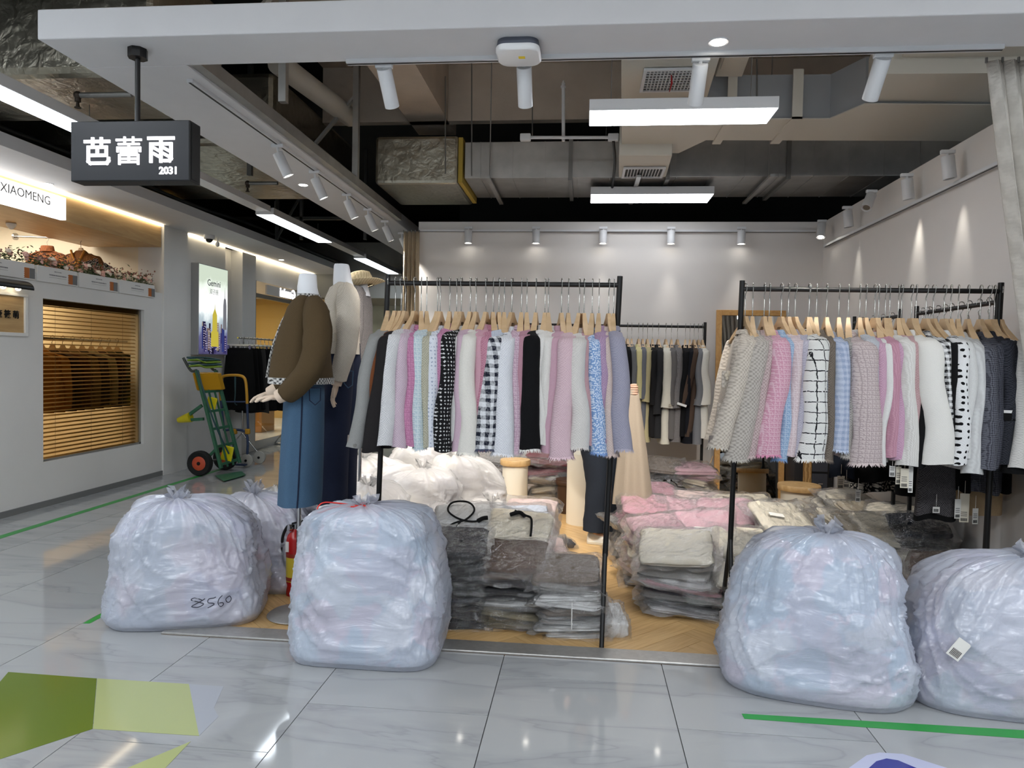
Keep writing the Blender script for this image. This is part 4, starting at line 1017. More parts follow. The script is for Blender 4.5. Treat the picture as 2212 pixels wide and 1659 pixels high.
for i, (x, y0, y1, w, Y, m, lab) in enumerate(((1816, 1028, 1056, 15, 4.55, M_card, 'leftmost cream tag below the navy skirt'), (1828, 1040, 1054, 13, 4.5, M_card, 'small cream tag right of the leftmost one'), (1853, 1058, 1084, 10, 4.5, M_cardw, 'narrow tag over the clear packs'),
        (1927, 1006, 1030, 11, 3.8, M_cardw, 'white tag under the candy pink jacket'), (1940, 1008, 1046, 12, 3.79, M_card, 'cream tag under the lilac pink jacket'), (1953, 1012, 1054, 16, 3.78, M_card, 'wide cream tag with barcode under the white knit cuff'), (1966, 1004, 1064, 9, 3.8, M_cardw, 'long narrow white tag'),
        (2022, 1095, 1108, 14, 4.1, M_cardw, 'white tag below the tweed skirt hem'), (2068, 1078, 1120, 14, 4.12, M_cardw, 'white tag beside the tweed skirt hem'), (2082, 1066, 1128, 18, 4.13, M_card, 'blank cream tag under the houndstooth skirt'), (2106, 1098, 1132, 13, 4.12, M_cardw, 'barcode tag at the end of the beige belt'))):
    tag_card('%s of the right rack' % lab, x, y0, y1, w, Y, m)
a = py(2105, 1060, 4.2); b = py(2105, 1095, 4.2)
at_skirt('beige_wrap', 'beige wool wrap showing below the houndstooth skirt', 2088, 2130, 1000, 1098, 4.3, F('beige_wool2', (204, 190, 160)), folds=1, seed=8)

# ---- clip hanger rail with black skirts before the second shop on the left
XC = -4.63
t = thing('skirt_rack', 'silver folding rack full of black skirts before the glass shopfront', 'rack', (XC, 10.2, 0))
zc = 1.66
MB().cyl((XC, 9.25, zc), (XC, 11.2, zc), .012).build('rail', M_chrome, t, smooth=1.)
for y in (9.4, 11.1):
    MB().cyl((XC, y, .35), (XC, y, zc), .012).build('post', M_chrome, t, smooth=1.)
    for s in (-1, 1): MB().cyl((XC, y, .36), (XC+s*.3, y, .015), .012).build('leg', M_chrome, t, smooth=1.)
    MB().cyl((XC-.3, y, .015), (XC+.3, y, .015), .012).build('foot_bar', M_chrome, t, smooth=1.)
SK = [(14, 14, 15)]*3+[(58, 56, 54), (14, 14, 15), (24, 23, 24), (168, 166, 160), (16, 16, 17), (92, 84, 76), (16, 16, 17), (30, 30, 32), (16, 16, 17), (44, 44, 46), (16, 16, 17)]
for i, c in enumerate(SK):
    y = 9.3+i*.13
    h = thing('clip_hanger', '%s white clip hanger from the front on the skirt rack' % ordinal(i), 'hanger', (XC, y, zc), 'skirt rack hangers')
    MB().tube([V(XC+.012, y, zc-.005), V(XC+.014, y, zc+.01), V(XC, y, zc+.016), V(XC-.014, y, zc+.006), V(XC-.008, y, zc-.02), V(XC, y, zc-.09)], .004, 6).build('hook', M_chrome, h, smooth=1.2)
    MB().box(XC-.2, XC+.2, y-.008, y+.008, zc-.11, zc-.085).build('bar', mat('ivory_plastic', (214, 210, 196), .5), h, bevel=.003)
    for s in (-1, 1): MB().box(XC+s*.15-.014, XC+s*.15+.014, y-.014, y+.014, zc-.15, zc-.1).build('clip', M_chrome, h)
    nm = {(14, 14, 15): 'black', (58, 56, 54): 'brown grey', (168, 166, 160): 'pale grey', (92, 84, 76): 'taupe'}.get(c, 'dark')
    skirt('hanging_skirt', '%s skirt, %s from the front of the silver rack' % (nm, ordinal(i)), 'skirt', XC, y, zc-.135, .62+.12*R0.random() if c != (168, 166, 160) else .8, .36, .5, F('skirt_%d_%d_%d' % c, c), 0, .02, 4, None, 'skirts on the silver rack', i*1.3)

# ================================================================== packs of folded garments
def supell(ca, e): return math.copysign(abs(ca)**e, ca)
def garment_mesh(seed):
    rr = random.Random(seed); n, mm = 28, 12; rings = []
    ox = rr.random()*30
    for i in range(mm+1):
        th = PI*(.02+.96*i/mm)
        rg = []
        for k in range(n):
            a = 2*PI*k/n
            ct, st = supell(math.cos(th), .8), supell(math.sin(th), .26)
            x, y, z = .5*st*supell(math.cos(a), .24), .5*st*supell(math.sin(a), .24), .5*ct
            nz = noise.noise(Vector((x*4+ox, y*4, seed)))
            z += .2*nz*(1 if z > 0 else .3)+.07*noise.noise(Vector((x*13+ox, y*13, 3)))
            d = 1+.05*noise.noise(Vector((math.cos(a)*2+ox, math.sin(a)*2, z*4)))+.05*math.sin(z*13+ox)*st
            rg.append(V(x*d, y*d, z))
        rings.append(rg)
    me = MB().loft(rings).mesh('folded_garment', 3); me.materials.append(None)
    return me
def film_mesh(seed):
    """a crumpled clear sleeve: two sheets pinched at the rim, left faceted like stiff film"""
    rr = random.Random(seed+99); ox = rr.random()*40; nu, nv = 20, 18; mb = MB()
    cor = [rr.uniform(-.9, .9) for _ in range(4)]
    for side in (1, -1):
        o = len(mb.v)
        for j in range(nv+1):
            for i in range(nu+1):
                u, v = i/nu*2-1, j/nv*2-1
                r = max(abs(u), abs(v))
                e = max(0., 1-max(0, (r-.74)/.26))
                x, y = .59*u*(1+.06*noise.noise(Vector((u*2+ox, v*2, 1)))), .60*v*(1+.06*noise.noise(Vector((u*2, v*2+ox, 2))))
                z = side*.66*(e**.6)+.2*noise.noise(Vector((u*3+ox, v*3, side)))*e+.16*noise.noise(Vector((u*8+ox, v*8, side*2)))*min(1, e+.3)
                ci = (0 if u < 0 else 1)+(0 if v < 0 else 2)
                flop = (1-e)*(.7*noise.noise(Vector((u*2.6+ox, v*2.6, 7)))-.25+cor[ci]*abs(u*v)*.8)
                mb.v.append(V(x, y, z+flop))
        for j in range(nv):
            for i in range(nu):
                a = o+j*(nu+1)+i; q = (a, a+1, a+nu+2, a+nu+1)
                mb.f += [(q[0], q[1], q[2]), (q[0], q[2], q[3])] if side > 0 else [(q[2], q[1], q[0]), (q[3], q[2], q[0])]
    me = mb.mesh('film_sleeve', None); me.materials.append(None)
    return me
GM = [garment_mesh(k) for k in range(7)]; FM = [film_mesh(k) for k in range(9)]
M_film = film_mat('clear_pack_film', (240, 241, 242), .02, .08, .35, 14., (1, 1, 1), .22, 1.7)
NPK = [0]
def pack(label, c, size, rot, m, group, film=True, seed=None, name='packed_garment'):
    """one folded garment in a clear sleeve; c = centre"""
    i = NPK[0]; NPK[0] += 1; k = seed if seed is not None else i
    t = thing(name, label, 'packed garment', tuple(c), group)
    t.rotation_euler = rot
    inst(GM[k % len(GM)], 'folded_garment', t, m, (0, 0, 0), (0, 0, 0), (size[0]*.96, size[1]*.96, size[2]))
    if film: inst(FM[(k*3) % len(FM)], 'film_sleeve', t, M_film, (0, 0, 0), (0, 0, 0 if k % 2 else PI), (size[0], size[1], size[2]*1.02))
    return t
CN = {'black': (24, 24, 26), 'charcoal': (48, 48, 52), 'white': (222, 222, 220), 'cream': (240, 228, 200), 'ivory': (236, 226, 202), 'pink': (216, 166, 178), 'rose': (196, 138, 152), 'blush': (232, 202, 194),
      'grey': (142, 139, 136), 'taupe': (126, 110, 96), 'brown': (98, 76, 60), 'khaki': (138, 126, 92), 'navy': (44, 46, 62), 'beige': (196, 180, 152), 'sand': (176, 160, 134), 'pale blue': (190, 200, 216), 'maroon': (112, 36, 48), 'camel': (170, 136, 92), 'dark blue': (40, 46, 58), 'yellow': (190, 160, 60), 'silver': (190, 190, 192)}
def PM(c, var=0):
    kind = {'grey': 'tweed', 'taupe': 'tweed', 'pink': 'tweed', 'cream': 'plain', 'black': 'plain'}.get(c, 'plain')
    return F('pack_'+c.replace(' ', '_'), CN[c], kind, tuple(int(v*.82) for v in CN[c]))
def stack(desc, X, Y, items, w, d, yaw=0., lean=(0, 0), top_tilt=0., jit=.02, z0=.006, group=None, seed=0, top_note=None, tl=None, fan=0., mess=0.):
    """a column of packs from the floor up; items = [(colour, thickness)]"""
    rr = random.Random(int(seed*31)+17); z = z0; n = len(items)
    for i, (c, h) in enumerate(items):
        u = i/max(1, n-1)
        cx, cy = X+lean[0]*u+rr.uniform(-jit, jit), Y+lean[1]*u+rr.uniform(-jit, jit)
        tilt = fan+rr.uniform(-.08, .08)*(1+mess*1.2); tx = rr.uniform(-.07, .07)*(1+mess*1.6)
        if i >= n-(tl or 1) and top_tilt: tilt = top_tilt*(1-(n-1-i)*.3)
        ext = d/2*math.sin(abs(tilt))*.8 if abs(tilt) > .1 and not fan else (d/2*math.sin(abs(tilt)) if fan and i == 0 else 0)
        pos = 'on top of' if i == n-1 else ('at the bottom of' if i == 0 else ordinal(n-1-i)+' from the top in')
        if i == n-1 and top_note: lab = top_note
        else: lab = '%s pack %s %s' % (c, pos, desc)
        pack(lab, V(cx, cy, z+h/2+ext), (w*rr.uniform(.92, 1.06), d*rr.uniform(.92, 1.06), h*1.12), (tilt, tx, yaw+rr.uniform(-.14, .14)*(1+mess*2.2)), PM(c), group or desc, True, int(seed*7)+i)
        z += h*.93 + ext*.9
    return z
def X_(px, Y, y=1200): return py(px, y, Y).x
def col(s):
    out = []
    for part in s.split(','):
        a, b = part.rsplit(' ', 1)
        n = 1
        if '*' in b: b, n = b.split('*'); n = int(n)
        out += [(a.strip(), float(b)/1000)]*int(n)
    return out
# left heap, front row
stack('the black stack by the front bag', X_(985, 3.84), 3.84, col('charcoal 30,black 32*3,navy 34,black 38*2,charcoal 40,black 46,black 48,charcoal 46'), .34, .30, .05, (-.02, .05), .35, seed=1)
stack('the brown stack of the left heap', X_(1108, 3.86), 3.86, col('khaki 28*2,khaki 34,grey 34,white 32,navy 20,charcoal 20*2,navy 20,charcoal 22,brown 30,brown 46'), .37, .30, -.04, (.0, .06), .4, seed=2)
stack('the white stack by the rack leg', X_(1238, 3.80), 3.80, col('white 29*3,silver 30,taupe 36,white 44,white 36,grey 38,taupe 44'), .34, .29, .08, (-.02, .02), .25, seed=3)
tag(MB().tube([V(X_(1238, 3.64), 3.635, .2), V(X_(1238, 3.64), 3.63, .12), V(X_(1238, 3.64), 3.64, .06)], .003, 6).build('twine', M_white, smooth=1.), 'white twine tying the white stack by the rack leg', 'twine')
# left heap, behind
stack('the stack behind the black stack', X_(1000, 4.22), 4.22, col('silver 50,white 50,grey 50,beige 50,cream 55*3,white 55'), .36, .32, .1, (0, .03), .55, seed=4, top_note='cream pack with looped black drawstring facing the aisle')
stack('the stack behind the brown stack', X_(1118, 4.2), 4.2, col('grey 48,beige 50,cream 50,blush 52,cream 55,blush 55,cream 58'), .38, .32, -.12, (0, .03), .5, seed=5, top_note='cream pack with black bow behind the brown stack', tl=2)
stack('the low stack beside the bow pack', X_(1180, 4.42), 4.42, col('charcoal 45,grey 50,blush 50,pink 50,blush 50'), .3, .28, .2, (0, 0), .35, seed=6)
stack('the stack behind the drawstring pack', X_(1020, 4.62), 4.62, col('grey 60,white 60,silver 60,white 60,pale blue 60,cream 60,silver 60'), .36, .32, -.1, (0, 0), .3, seed=7)
stack('the stack topped with pale blue', X_(1120, 4.66), 4.66, col('grey 55,silver 55,white 60,blush 60,pale blue 60,pale blue 60'), .38, .34, .12, (.0, .0), .45, seed=8)
stack('the stack before the round stool', X_(1140, 5.1), 5.1, col('charcoal 60,grey 60,white 60,silver 60,blush 60,blush 60'), .38, .32, -.08, (0, 0), .3, seed=9)
pack('lone grey pack lying on the planks right of the left heap', pz(1205, 1172, .03), (.2, .24, .06), (0, 0, .6), PM('charcoal'), None, True, 3)
pack('white pack slumped outside the front rack leg', V(X_(1322, 3.82), 3.82, .06), (.16, .26, .1), (.2, .3, .2), PM('white'), None, True, 4)
# drawstring and bow drawn on the two cream packs
def cord(label, pts, r=.006):
    return tag(MB().tube(catmull(pts, 6), r, 8).build('drawstring', F('black_cord', (26, 25, 25)), smooth=1.), label, 'cord')
# ---- drawstring loop and bow lying on the two cream packs are set on the packs themselves
def on_pack(prefix):
    for o in bpy.data.objects:
        if o.get('label', '').startswith(prefix): return o
def flat_cord(parent, pts, r, z):
    mb = MB().tube(catmull([V(x, y, z) for x, y in pts], 6), r, 7)
    return mb.build('drawstring', F('black_cord', (26, 25, 25)), parent, smooth=1., local=True)
o = on_pack('cream pack with looped')
if o:
    flat_cord(o, [(-.14, -.12), (-.05, -.05), (0.02, -.02), (.07, .06), (.03, .13), (-.06, .13), (-.09, .06), (-.03, -.01), (.06, -.04), (.13, -.02)], .006, .052)
    flat_cord(o, [(-.01, -.03), (-.06, -.12), (-.08, -.15)], .006, .052); flat_cord(o, [(.09, -.035), (.12, -.015), (.15, -.01)], .013, .052)
o = on_pack('cream pack with black bow')
if o:
    flat_cord(o, [(-.06, .06), (-.01, .09), (.03, .06)], .012, .05); flat_cord(o, [(-.04, .1), (.03, .07), (.07, .05), (.09, -.03), (.1, -.1)], .007, .05)
# ---- middle heap: pinks and creams
GH = None
def st(desc, px, Y, items, w=.38, d=.34, yaw=0., tilt=.35, lean=(0, 0), seed=0, note=None, tl=None, jit=.025, fan=0.): stack(desc, X_(px, Y), Y, col(items), w, d, yaw, lean, tilt, jit, seed=seed, top_note=note, tl=tl, fan=fan, mess=.8 if Y > 4.4 else .3)
st('the front stack of the pink heap', 1478, 4.22, 'silver 28*2,grey 38,navy 38,rose 28,silver 36,grey 34,ivory 50', .44, .34, -.15, .45, (-.02, .08), 21, 'long ivory fluffy pack slung over the front of the pink heap', 2)
st('the small stack behind the right rack leg', 1580, 4.28, 'charcoal 50,grey 50,taupe 50,ivory 55', .28, .32, .1, .2, (0, 0), 22)
st('the stack with tied pink rolls', 1408, 4.72, 'grey 45,blush 52,pink 58,cream 45,pink 62,pink 62', .36, .34, .15, .2, (0, 0), 23)
st('the centre stack of the pink heap', 1510, 4.78, 'grey 50,silver 50,cream 60,blush 60,pink 62', .42, .36, -.1, .6, (0, .04), 24, 'bright pink pack with white paper slip tilted to the front')
st('the flecked cream stack of the pink heap', 1598, 4.72, 'taupe 55,silver 55,ivory 60,ivory 66', .40, .34, .2, .4, (0, 0), 25, 'cream pack flecked with tiny dots beside the rack post')
st('the left end stack of the pink heap', 1375, 5.3, 'charcoal 55,taupe 55,black 50,grey 50,rose 60,rose 66', .36, .38, .3, .25, (.03, 0), 26)
st('the third row rose stack', 1470, 5.35, 'grey 60,cream 60,blush 60,rose 62,pink 60', .42, .38, -.2, .35, (0, 0), 27)
st('the third row pink stack', 1570, 5.3, 'taupe 60,silver 60,cream 60,pink 60,pink 60', .42, .38, .12, .4, (0, 0), 28)
st('the white label stack of the pink heap', 1690, 5.1, 'taupe 55,grey 55,silver 55,cream 60,ivory 60', .44, .40, .25, .5, (0, 0), 29, 'big cream pack with white paper label near the right stool')
st('the cream stack behind the right front bag', 1720, 4.62, 'taupe 55,cream 60,ivory 60,cream 60', .5, .34, -.15, .25, (0, 0), 30)
st('the fourth row rose stack by the beige skirt', 1405, 5.95, 'grey 60,rose 60,cream 60,rose 66,rose 62', .46, .40, .1, .35, (0, 0), 31)
st('the fourth row cream stack', 1600, 5.85, 'grey 60,silver 60,cream 60,cream 62', .46, .4, -.1, .4, (0, 0), 32)
st('the fourth row blush stack', 1500, 5.9, 'grey 60,silver 60,blush 60,blush 60', .44, .4, .2, .4, (0, 0), 33)
st('the fourth row ivory stack by the stool', 1665, 5.75, 'grey 60,silver 60,cream 60,ivory 60', .42, .36, -.25, .4, (0, 0), 34)
# paper slips
for pre, x, y in (('bright pink pack', .0, -.02), ('big cream pack', -.08, .02)):
    o = on_pack(pre)
    if o: MB().obox((x, y, .05), (.11, .035, .002), Matrix.Rotation(-.15, 3, 'Z')).build('paper_slip', M_cardw, o, local=True)
# ---- right heap under the right rack
for k, (px, Y, items, w, d, yaw, tilt, nm) in enumerate((
   (1868, 4.75, 'brown 34,sand 38*3,khaki 38,beige 40*3,sand 40,beige 42*2', .36, .3, .5, .3, 'the fanned beige stack behind the right bag'),
   (1935, 4.70, 'sand 38,beige 38*2,ivory 38,dark blue 40,ivory 38,dark blue 42,cream 40,dark blue 42,ivory 40,cream 42', .36, .3, -.4, .35, 'the fanned blue stack behind the right bag'),
   (2008, 4.66, 'charcoal 40,ivory 38,dark blue 42,ivory 38,dark blue 44*2,ivory 40,dark blue 44,black 44*2,dark blue 46', .38, .3, -.45, .35, 'the dark stack below the tweed skirt'),
   (1830, 5.2, 'brown 36,taupe 36,beige 36*2,sand 38,brown 36,beige 38*2,cream 40', .36, .32, .6, .35, 'the brown beige stack beside the right stool'),
   (1885, 5.12, 'taupe 38,sand 38*2,camel 40,cream 38,beige 40*2,sand 42,camel 42,beige 44', .38, .34, .3, .35, 'the camel stack in the right heap'),
   (1950, 5.0, 'taupe 38,cream 38*3,beige 38,cream 38*2,ivory 40,cream 40*2,ivory 42', .38, .34, -.3, .3, 'the cream fan stack in the right heap'),
   (1838, 5.7, 'taupe 40,beige 38*3,blush 38*2,cream 38*3,ivory 40*2', .4, .36, .4, .3, 'the tall clear stack under the navy skirt'),
   (1885, 5.62, 'sand 42,beige 42*3,cream 42,ivory 42*3,cream 46', .46, .36, -.2, .3, 'the pale stack under the black skirts'),
   (2085, 4.3, 'brown 46,taupe 46,brown 48,sand 48,taupe 48,brown 48', .44, .34, -.2, .15, 'the brown checked stack at the right wall'),
   (1885, 4.32, 'charcoal 36,yellow 34,brown 34,taupe 36,khaki 36', .36, .28, .2, .2, 'the low stack between the right front bags'),
   (2150, 4.02, 'taupe 46,brown 46,sand 46,brown 46', .4, .34, .1, .15, 'the low brown stack behind the far right bag'))):
    stack(nm, min(X_(px, Y), XR-.27), Y, col(items), min(w, .4), d, yaw*.6, (0, .10), .34, .045, seed=40+k, fan=.13, mess=1.)
# ---- stacks along the back wall
st('the dark stack beside the black bin bag', 1428, 6.75, 'charcoal 50*2,taupe 45*3,brown 40*2,silver 40,charcoal 45,taupe 40', .34, .34, .1, .3, (0, 0), 60)
st('the pink and maroon stack beside the mirror', 1487, 6.8, 'charcoal 60,black 55,brown 55,maroon 50,beige 52*3,pink 58*2', .42, .36, -.05, .1, (0, 0), 61)
st('the maroon stack behind the round stool', 1182, 7.1, 'taupe 60,beige 60*2,sand 60,silver 50,maroon 60*2,maroon 66', .46, .36, .05, .2, (0, 0), 62)
st('the dark fanned stack beside the tall column', 1232, 7.05, 'charcoal 60,taupe 50,brown 50,silver 45,taupe 45,charcoal 45', .34, .36, .5, .3, (0, 0), 63)
st('the grey stack left of the round stool', 1075, 7.05, 'charcoal 60,taupe 60,grey 55*4,brown 50,grey 50', .4, .36, -.2, .2, (0, 0), 64)
st('the grey striped stack behind the person', 1330, 6.95, 'grey 55,silver 50,taupe 50,silver 50,grey 50,silver 50', .34, .34, .1, .1, (0, 0), 65)
st('the folded grey stack behind the front bag', 945, 4.5, 'charcoal 40,silver 40,charcoal 40,silver 36,charcoal 36', .34, .3, .4, .3, (0, 0), 66)

# ================================================================== big plastic bags
def contents_mat(name, cols, scale=5., seed=0.):
    if name in MATS: return MATS[name]
    m, nt, b = new_mat(name); L = nt.links.new
    tc = N(nt, 'ShaderNodeTexCoord'); mp = N(nt, 'ShaderNodeMapping'); mp.inputs['Location'].default_value = (seed, seed*.7, seed*.3)
    L(tc.outputs['Object'], mp.inputs[0])
    v = N(nt, 'ShaderNodeTexVoronoi', feature='SMOOTH_F1'); v.inputs['Scale'].default_value = scale; v.inputs['Smoothness'].default_value = .25
    n = N(nt, 'ShaderNodeTexNoise'); n.inputs['Scale'].default_value = 6; L(mp.outputs[0], n.inputs['Vector'])
    ad = N(nt, 'ShaderNodeVectorMath', operation='MULTIPLY_ADD'); ad.inputs[1].default_value = (.25,)*3; L(n.outputs['Color'], ad.inputs[0]); L(mp.outputs[0], ad.inputs[2])
    L(ad.outputs[0], v.inputs['Vector'])
    sp = N(nt, 'ShaderNodeSeparateColor'); L(v.outputs['Color'], sp.inputs[0])
    cr = N(nt, 'ShaderNodeValToRGB'); cr.color_ramp.interpolation = 'EASE'
    e = cr.color_ramp.elements
    e[0].color = lin(cols[0]); e[1].color = lin(cols[-1])
    for i, c in enumerate(cols[1:-1]): q = e.new((i+1)/(len(cols)-1)); q.color = lin(c)
    L(sp.outputs[0], cr.inputs[0]); L(cr.outputs[0], b.inputs['Base Color']); b.inputs['Roughness'].default_value = .8
    MATS[name] = m
    return m
M_bagfilm = film_mat('milky_bag_film', (222, 226, 238), .42, .2, .45, 3.4, (1.2, 1.2, 5.), .95, .9)
M_bagfilm_w = film_mat('warm_bag_film', (240, 238, 236), .6, .24, .5, 4., (1.3, 1.3, 3.), .97, .8)
M_scrib = mat('marker_ink', (22, 24, 40), .6)
def bag(label, X, Y, w, d, h, yaw=0., knot=(0, 0), seed=1., cols=None, film=None, ex=3.2, bulge=.05, taper=.9, top=.62, tuft=.05, fold=.022, tie=None, lean=0., nu=190, nv=104, group='stuffed plastic bags', lump=1.):
    t = thing('stuffed_bag', label, 'bag', (X, Y, 0), group, yaw)
    cols = cols or [(206, 208, 222), (196, 190, 210), (222, 214, 222), (186, 200, 212), (214, 220, 228)]
    kx, ky = knot
    def shape(u, v, off=0., wr=1.):
        a = 2*PI*u; ca, sa = math.cos(a), math.sin(a)
        # profile along v: floor, side, shoulder, gather
        if v < .14: s = v/.14; rho = .90*s**.75; z = 0.
        elif v < .24: s = (v-.14)/.10; rho = .90+.10*math.sin(s*PI/2); z = h*.10*(1-math.cos(s*PI/2))
        elif v < .62: s = (v-.24)/.38; rho = lerp(1, taper, s)+bulge*math.sin(s*PI); z = lerp(.10*h, top*h, s)
        else:
            s = (v-.62)/.38; q = s*PI/2
            rho = taper*math.cos(q)**.62; z = lerp(top*h, h*.985, math.sin(q)**.9)
        e = 2/lerp(ex, 2.3, max(0, (v-.6)/.4))
        x = rho*w/2*supell(ca, e); y = rho*d/2*supell(sa, e)
        g = max(0., (v-.60)/.40)                                   # towards the knot
        x = x*(1-0)+kx*g**1.2*(1 if v > .6 else 0); y = y+ky*g**1.2
        x += lean*(z/h)**1.3
        p = V(x, y, z)
        nrm = V(ca/w, sa/d, .0 if v < .62 else g*2).normalized()
        if v > .12:
            big = lump*noise.noise(Vector((ca*1.5+seed*3, sa*1.5, z*4+seed)))*.034+noise.noise(Vector((ca*4+seed, sa*4, z*8-seed)))*.014
            def ridge(f, o): return max(0., 1-abs(noise.noise(Vector((ca*f+o, sa*f+seed*2, o+g*.5))))*5)
            env = smooth01((v-.42)/.4)*(1-g)**.45
            fd = fold*env*(ridge(3.1, seed)+.7*ridge(6.3, seed+9)+.5*ridge(11., seed+4)-.55)
            q1 = noise.noise(Vector((ca*2.6+seed+z*5, sa*2.6-z*4, z*3+seed*2))); q2 = noise.noise(Vector((ca*4.5-seed-z*8, sa*4.5+z*3, z*7+seed)))
            q3 = noise.noise(Vector((ca*9+seed+z*14, sa*9-z*6, z*12+seed*3)))
            crease = (max(0, 1-abs(q1)*9)*.017+max(0, 1-abs(q2)*8)*.011+max(0, 1-abs(q3)*7)*.006)*min(1, (v-.12)*8)*(1-g*.7)
            p += nrm*((big+fd+crease)*wr*min(1, (v-.12)*6)-off)
        if z < .04: p.z = max(0.002+off, p.z)
        return p
    for nm, off, mtl, a_, b_, wr in (('contents', .016, contents_mat('bag_contents_%d' % int(seed*10), cols, 5.5, seed*3.3), 64, 40, .9), ('film', 0., film or M_bagfilm, nu, nv, 1.)):
        rings = [[shape(k/a_, j/b_*(.985 if nm == 'film' else .95), off, wr) for k in range(a_)] for j in range(b_+1)]
        MB().loft(rings).build(nm, mtl, t, smooth=3, local=True)
    kp = V(kx+lean, ky, h*.985)
    # gathered tuft of film above the knot
    rr = random.Random(int(seed*10)); rings = []
    for zz, r in ((-.012, .026), (0., .017), (.3, .03), (.7, .045), (1., .05)):
        rings.append([kp+V(math.cos(2*PI*k/22)*r*(1+.5*math.sin(k*2.7+seed)), math.sin(2*PI*k/22)*r*(1+.4*math.cos(k*1.9)), zz*tuft*(1+.5*math.sin(k*1.3+seed)*(1 if zz > .2 else 0))) for k in range(22)])
    MB().loft(rings, False, False).build('knot', film or M_bagfilm, t, smooth=3, local=True)
    if tie:
        mb = MB()
        for kk in range(3): mb.tube([kp+V(.022*math.cos(a), .022*math.sin(a), -.004+.005*kk) for a in [2*PI*i/14 for i in range(15)]], .003, 6)
        mb.tube(catmull([kp+V(.01, -.03, 0), kp+V(.035, -.05, -.035), kp+V(.01, -.06, -.04), kp+V(-.02, -.045, -.01), kp+V(.015, -.05, .01), kp+V(.03, -.045, -.02)], 6), .0035, 6)
        mb.tube(catmull([kp+V(-.02, -.02, .0), kp+V(-.12, -.03, .012), kp+V(-.19, -.03, .012), kp+V(-.215, -.04, -.01), kp+V(-.2, -.06, -.03), kp+V(-.12, -.05, -.002), kp+V(-.02, -.04, .0)], 6), .0035, 6)
        mb.build('tie', tie, t, smooth=1.2, local=True)
    t_shape[t.name] = shape
    return t
t_shape = {}
LAV = [(214, 216, 228), (196, 192, 212), (206, 196, 206), (224, 224, 232), (188, 196, 208), (216, 214, 220)]
BLU = [(212, 218, 228), (184, 204, 220), (222, 208, 220), (200, 214, 226), (226, 228, 234), (196, 204, 216)]
WRM = [(238, 236, 234), (226, 222, 224), (232, 228, 220), (214, 212, 220), (240, 238, 238)]
p = pz(792, 1452)
b1 = bag('front centre white bag tied with red string', p.x-.045, p.y+.24, .705, .48, .735, 0.01, (-.03, -.06), 1.2, BLU, None, 5., .03, .88, .80, .04, .026, mat('red_string', (214, 44, 34), .5), -.0)
p = pz(400, 1372)
b2 = bag('front left bag with the number 8560 written on it', -2.115, 3.70, .80, .50, .655, .28, (-.06, -.02), 2.9, LAV, None, 3.6, .04, .84, .60, .05, .03)
b3 = bag('bag squeezed behind the numbered bag on the left', -1.92, 4.30, .72, .48, .57, .1, (-.12, .02), 3.1, [(216, 214, 222), (206, 190, 202), (224, 216, 220), (230, 228, 230)], None, 3., .05, .86, .6, .06, .03)
p = pz(1740, 1525)
b4 = bag('right front bag with twisted knot and pale blue packs inside', 1.05, 3.31, .80, .50, .70, -.22, (.05, -.0), 4.4, BLU, None, 3.0, .05, .84, .60, .05, .03)
b5 = bag('far right bag with a white tag inside cut by the frame edge', 1.82, 3.28, .78, .5, .64, -.1, (.12, .02), 5.2, LAV, None, 3.3, .05, .86, .62, .04, .03)
for i, (lab, px, pyy, Y, w, d, h, yaw, kn, sd) in enumerate((
   ('low white bag behind the denim skirt', 625, 1100, 4.75, .70, .5, .46, .1, (-.1, 0), 6.1),
   ('rounded white bag behind the left rack post', 806, 1100, 4.72, .54, .46, .56, -.1, (-.05, .05), 7.3),
   ('largest white bag in the middle of the bag pile', 890, 1100, 5.28, .84, .56, .62, .15, (.08, -.05), 8.2),
   ('white bag with grey bundle right of the largest bag', 1010, 1040, 5.75, .66, .5, .66, .35, (-.12, -.1), 9.4),
   ('slumped white bag before the grey bundle bag', 1030, 1100, 5.35, .52, .44, .36, -.3, (.1, .05), 10.6),
   ('white bag at the back left of the bag pile', 800, 1020, 5.9, .8, .5, .60, .05, (-.05, 0), 11.3),
   ('white bag at the back middle of the bag pile', 910, 1000, 6.4, .8, .5, .68, -.1, (.05, 0), 12.5),
   ('flat white bag on the aisle side behind the numbered bag', 575, 1110, 4.95, .80, .5, .44, -.1, (.1, .0), 13.4),
   ('small white bag below the dark jeans', 745, 1080, 5.25, .5, .44, .5, .2, (0, .05), 14.2))):
    bag(lab, X_(px, Y, pyy), Y, w, d, h, yaw, kn, sd, WRM, M_bagfilm_w, 3.3, .05, .84, .6, .05, .018, nu=130, nv=72, lump=2.6)
t = bag('glossy black bin bag beside the pink and maroon stack', X_(1440, 6.3), 6.3, .46, .4, .36, .2, (.0, -.05), 15.7, [(14, 14, 15), (20, 20, 21)], mat('black_bin_film', (12, 12, 13), .12, bump=.5, bump_scale=14), 2.4, .08, .85, .6, .05, .03, nu=80, nv=44)
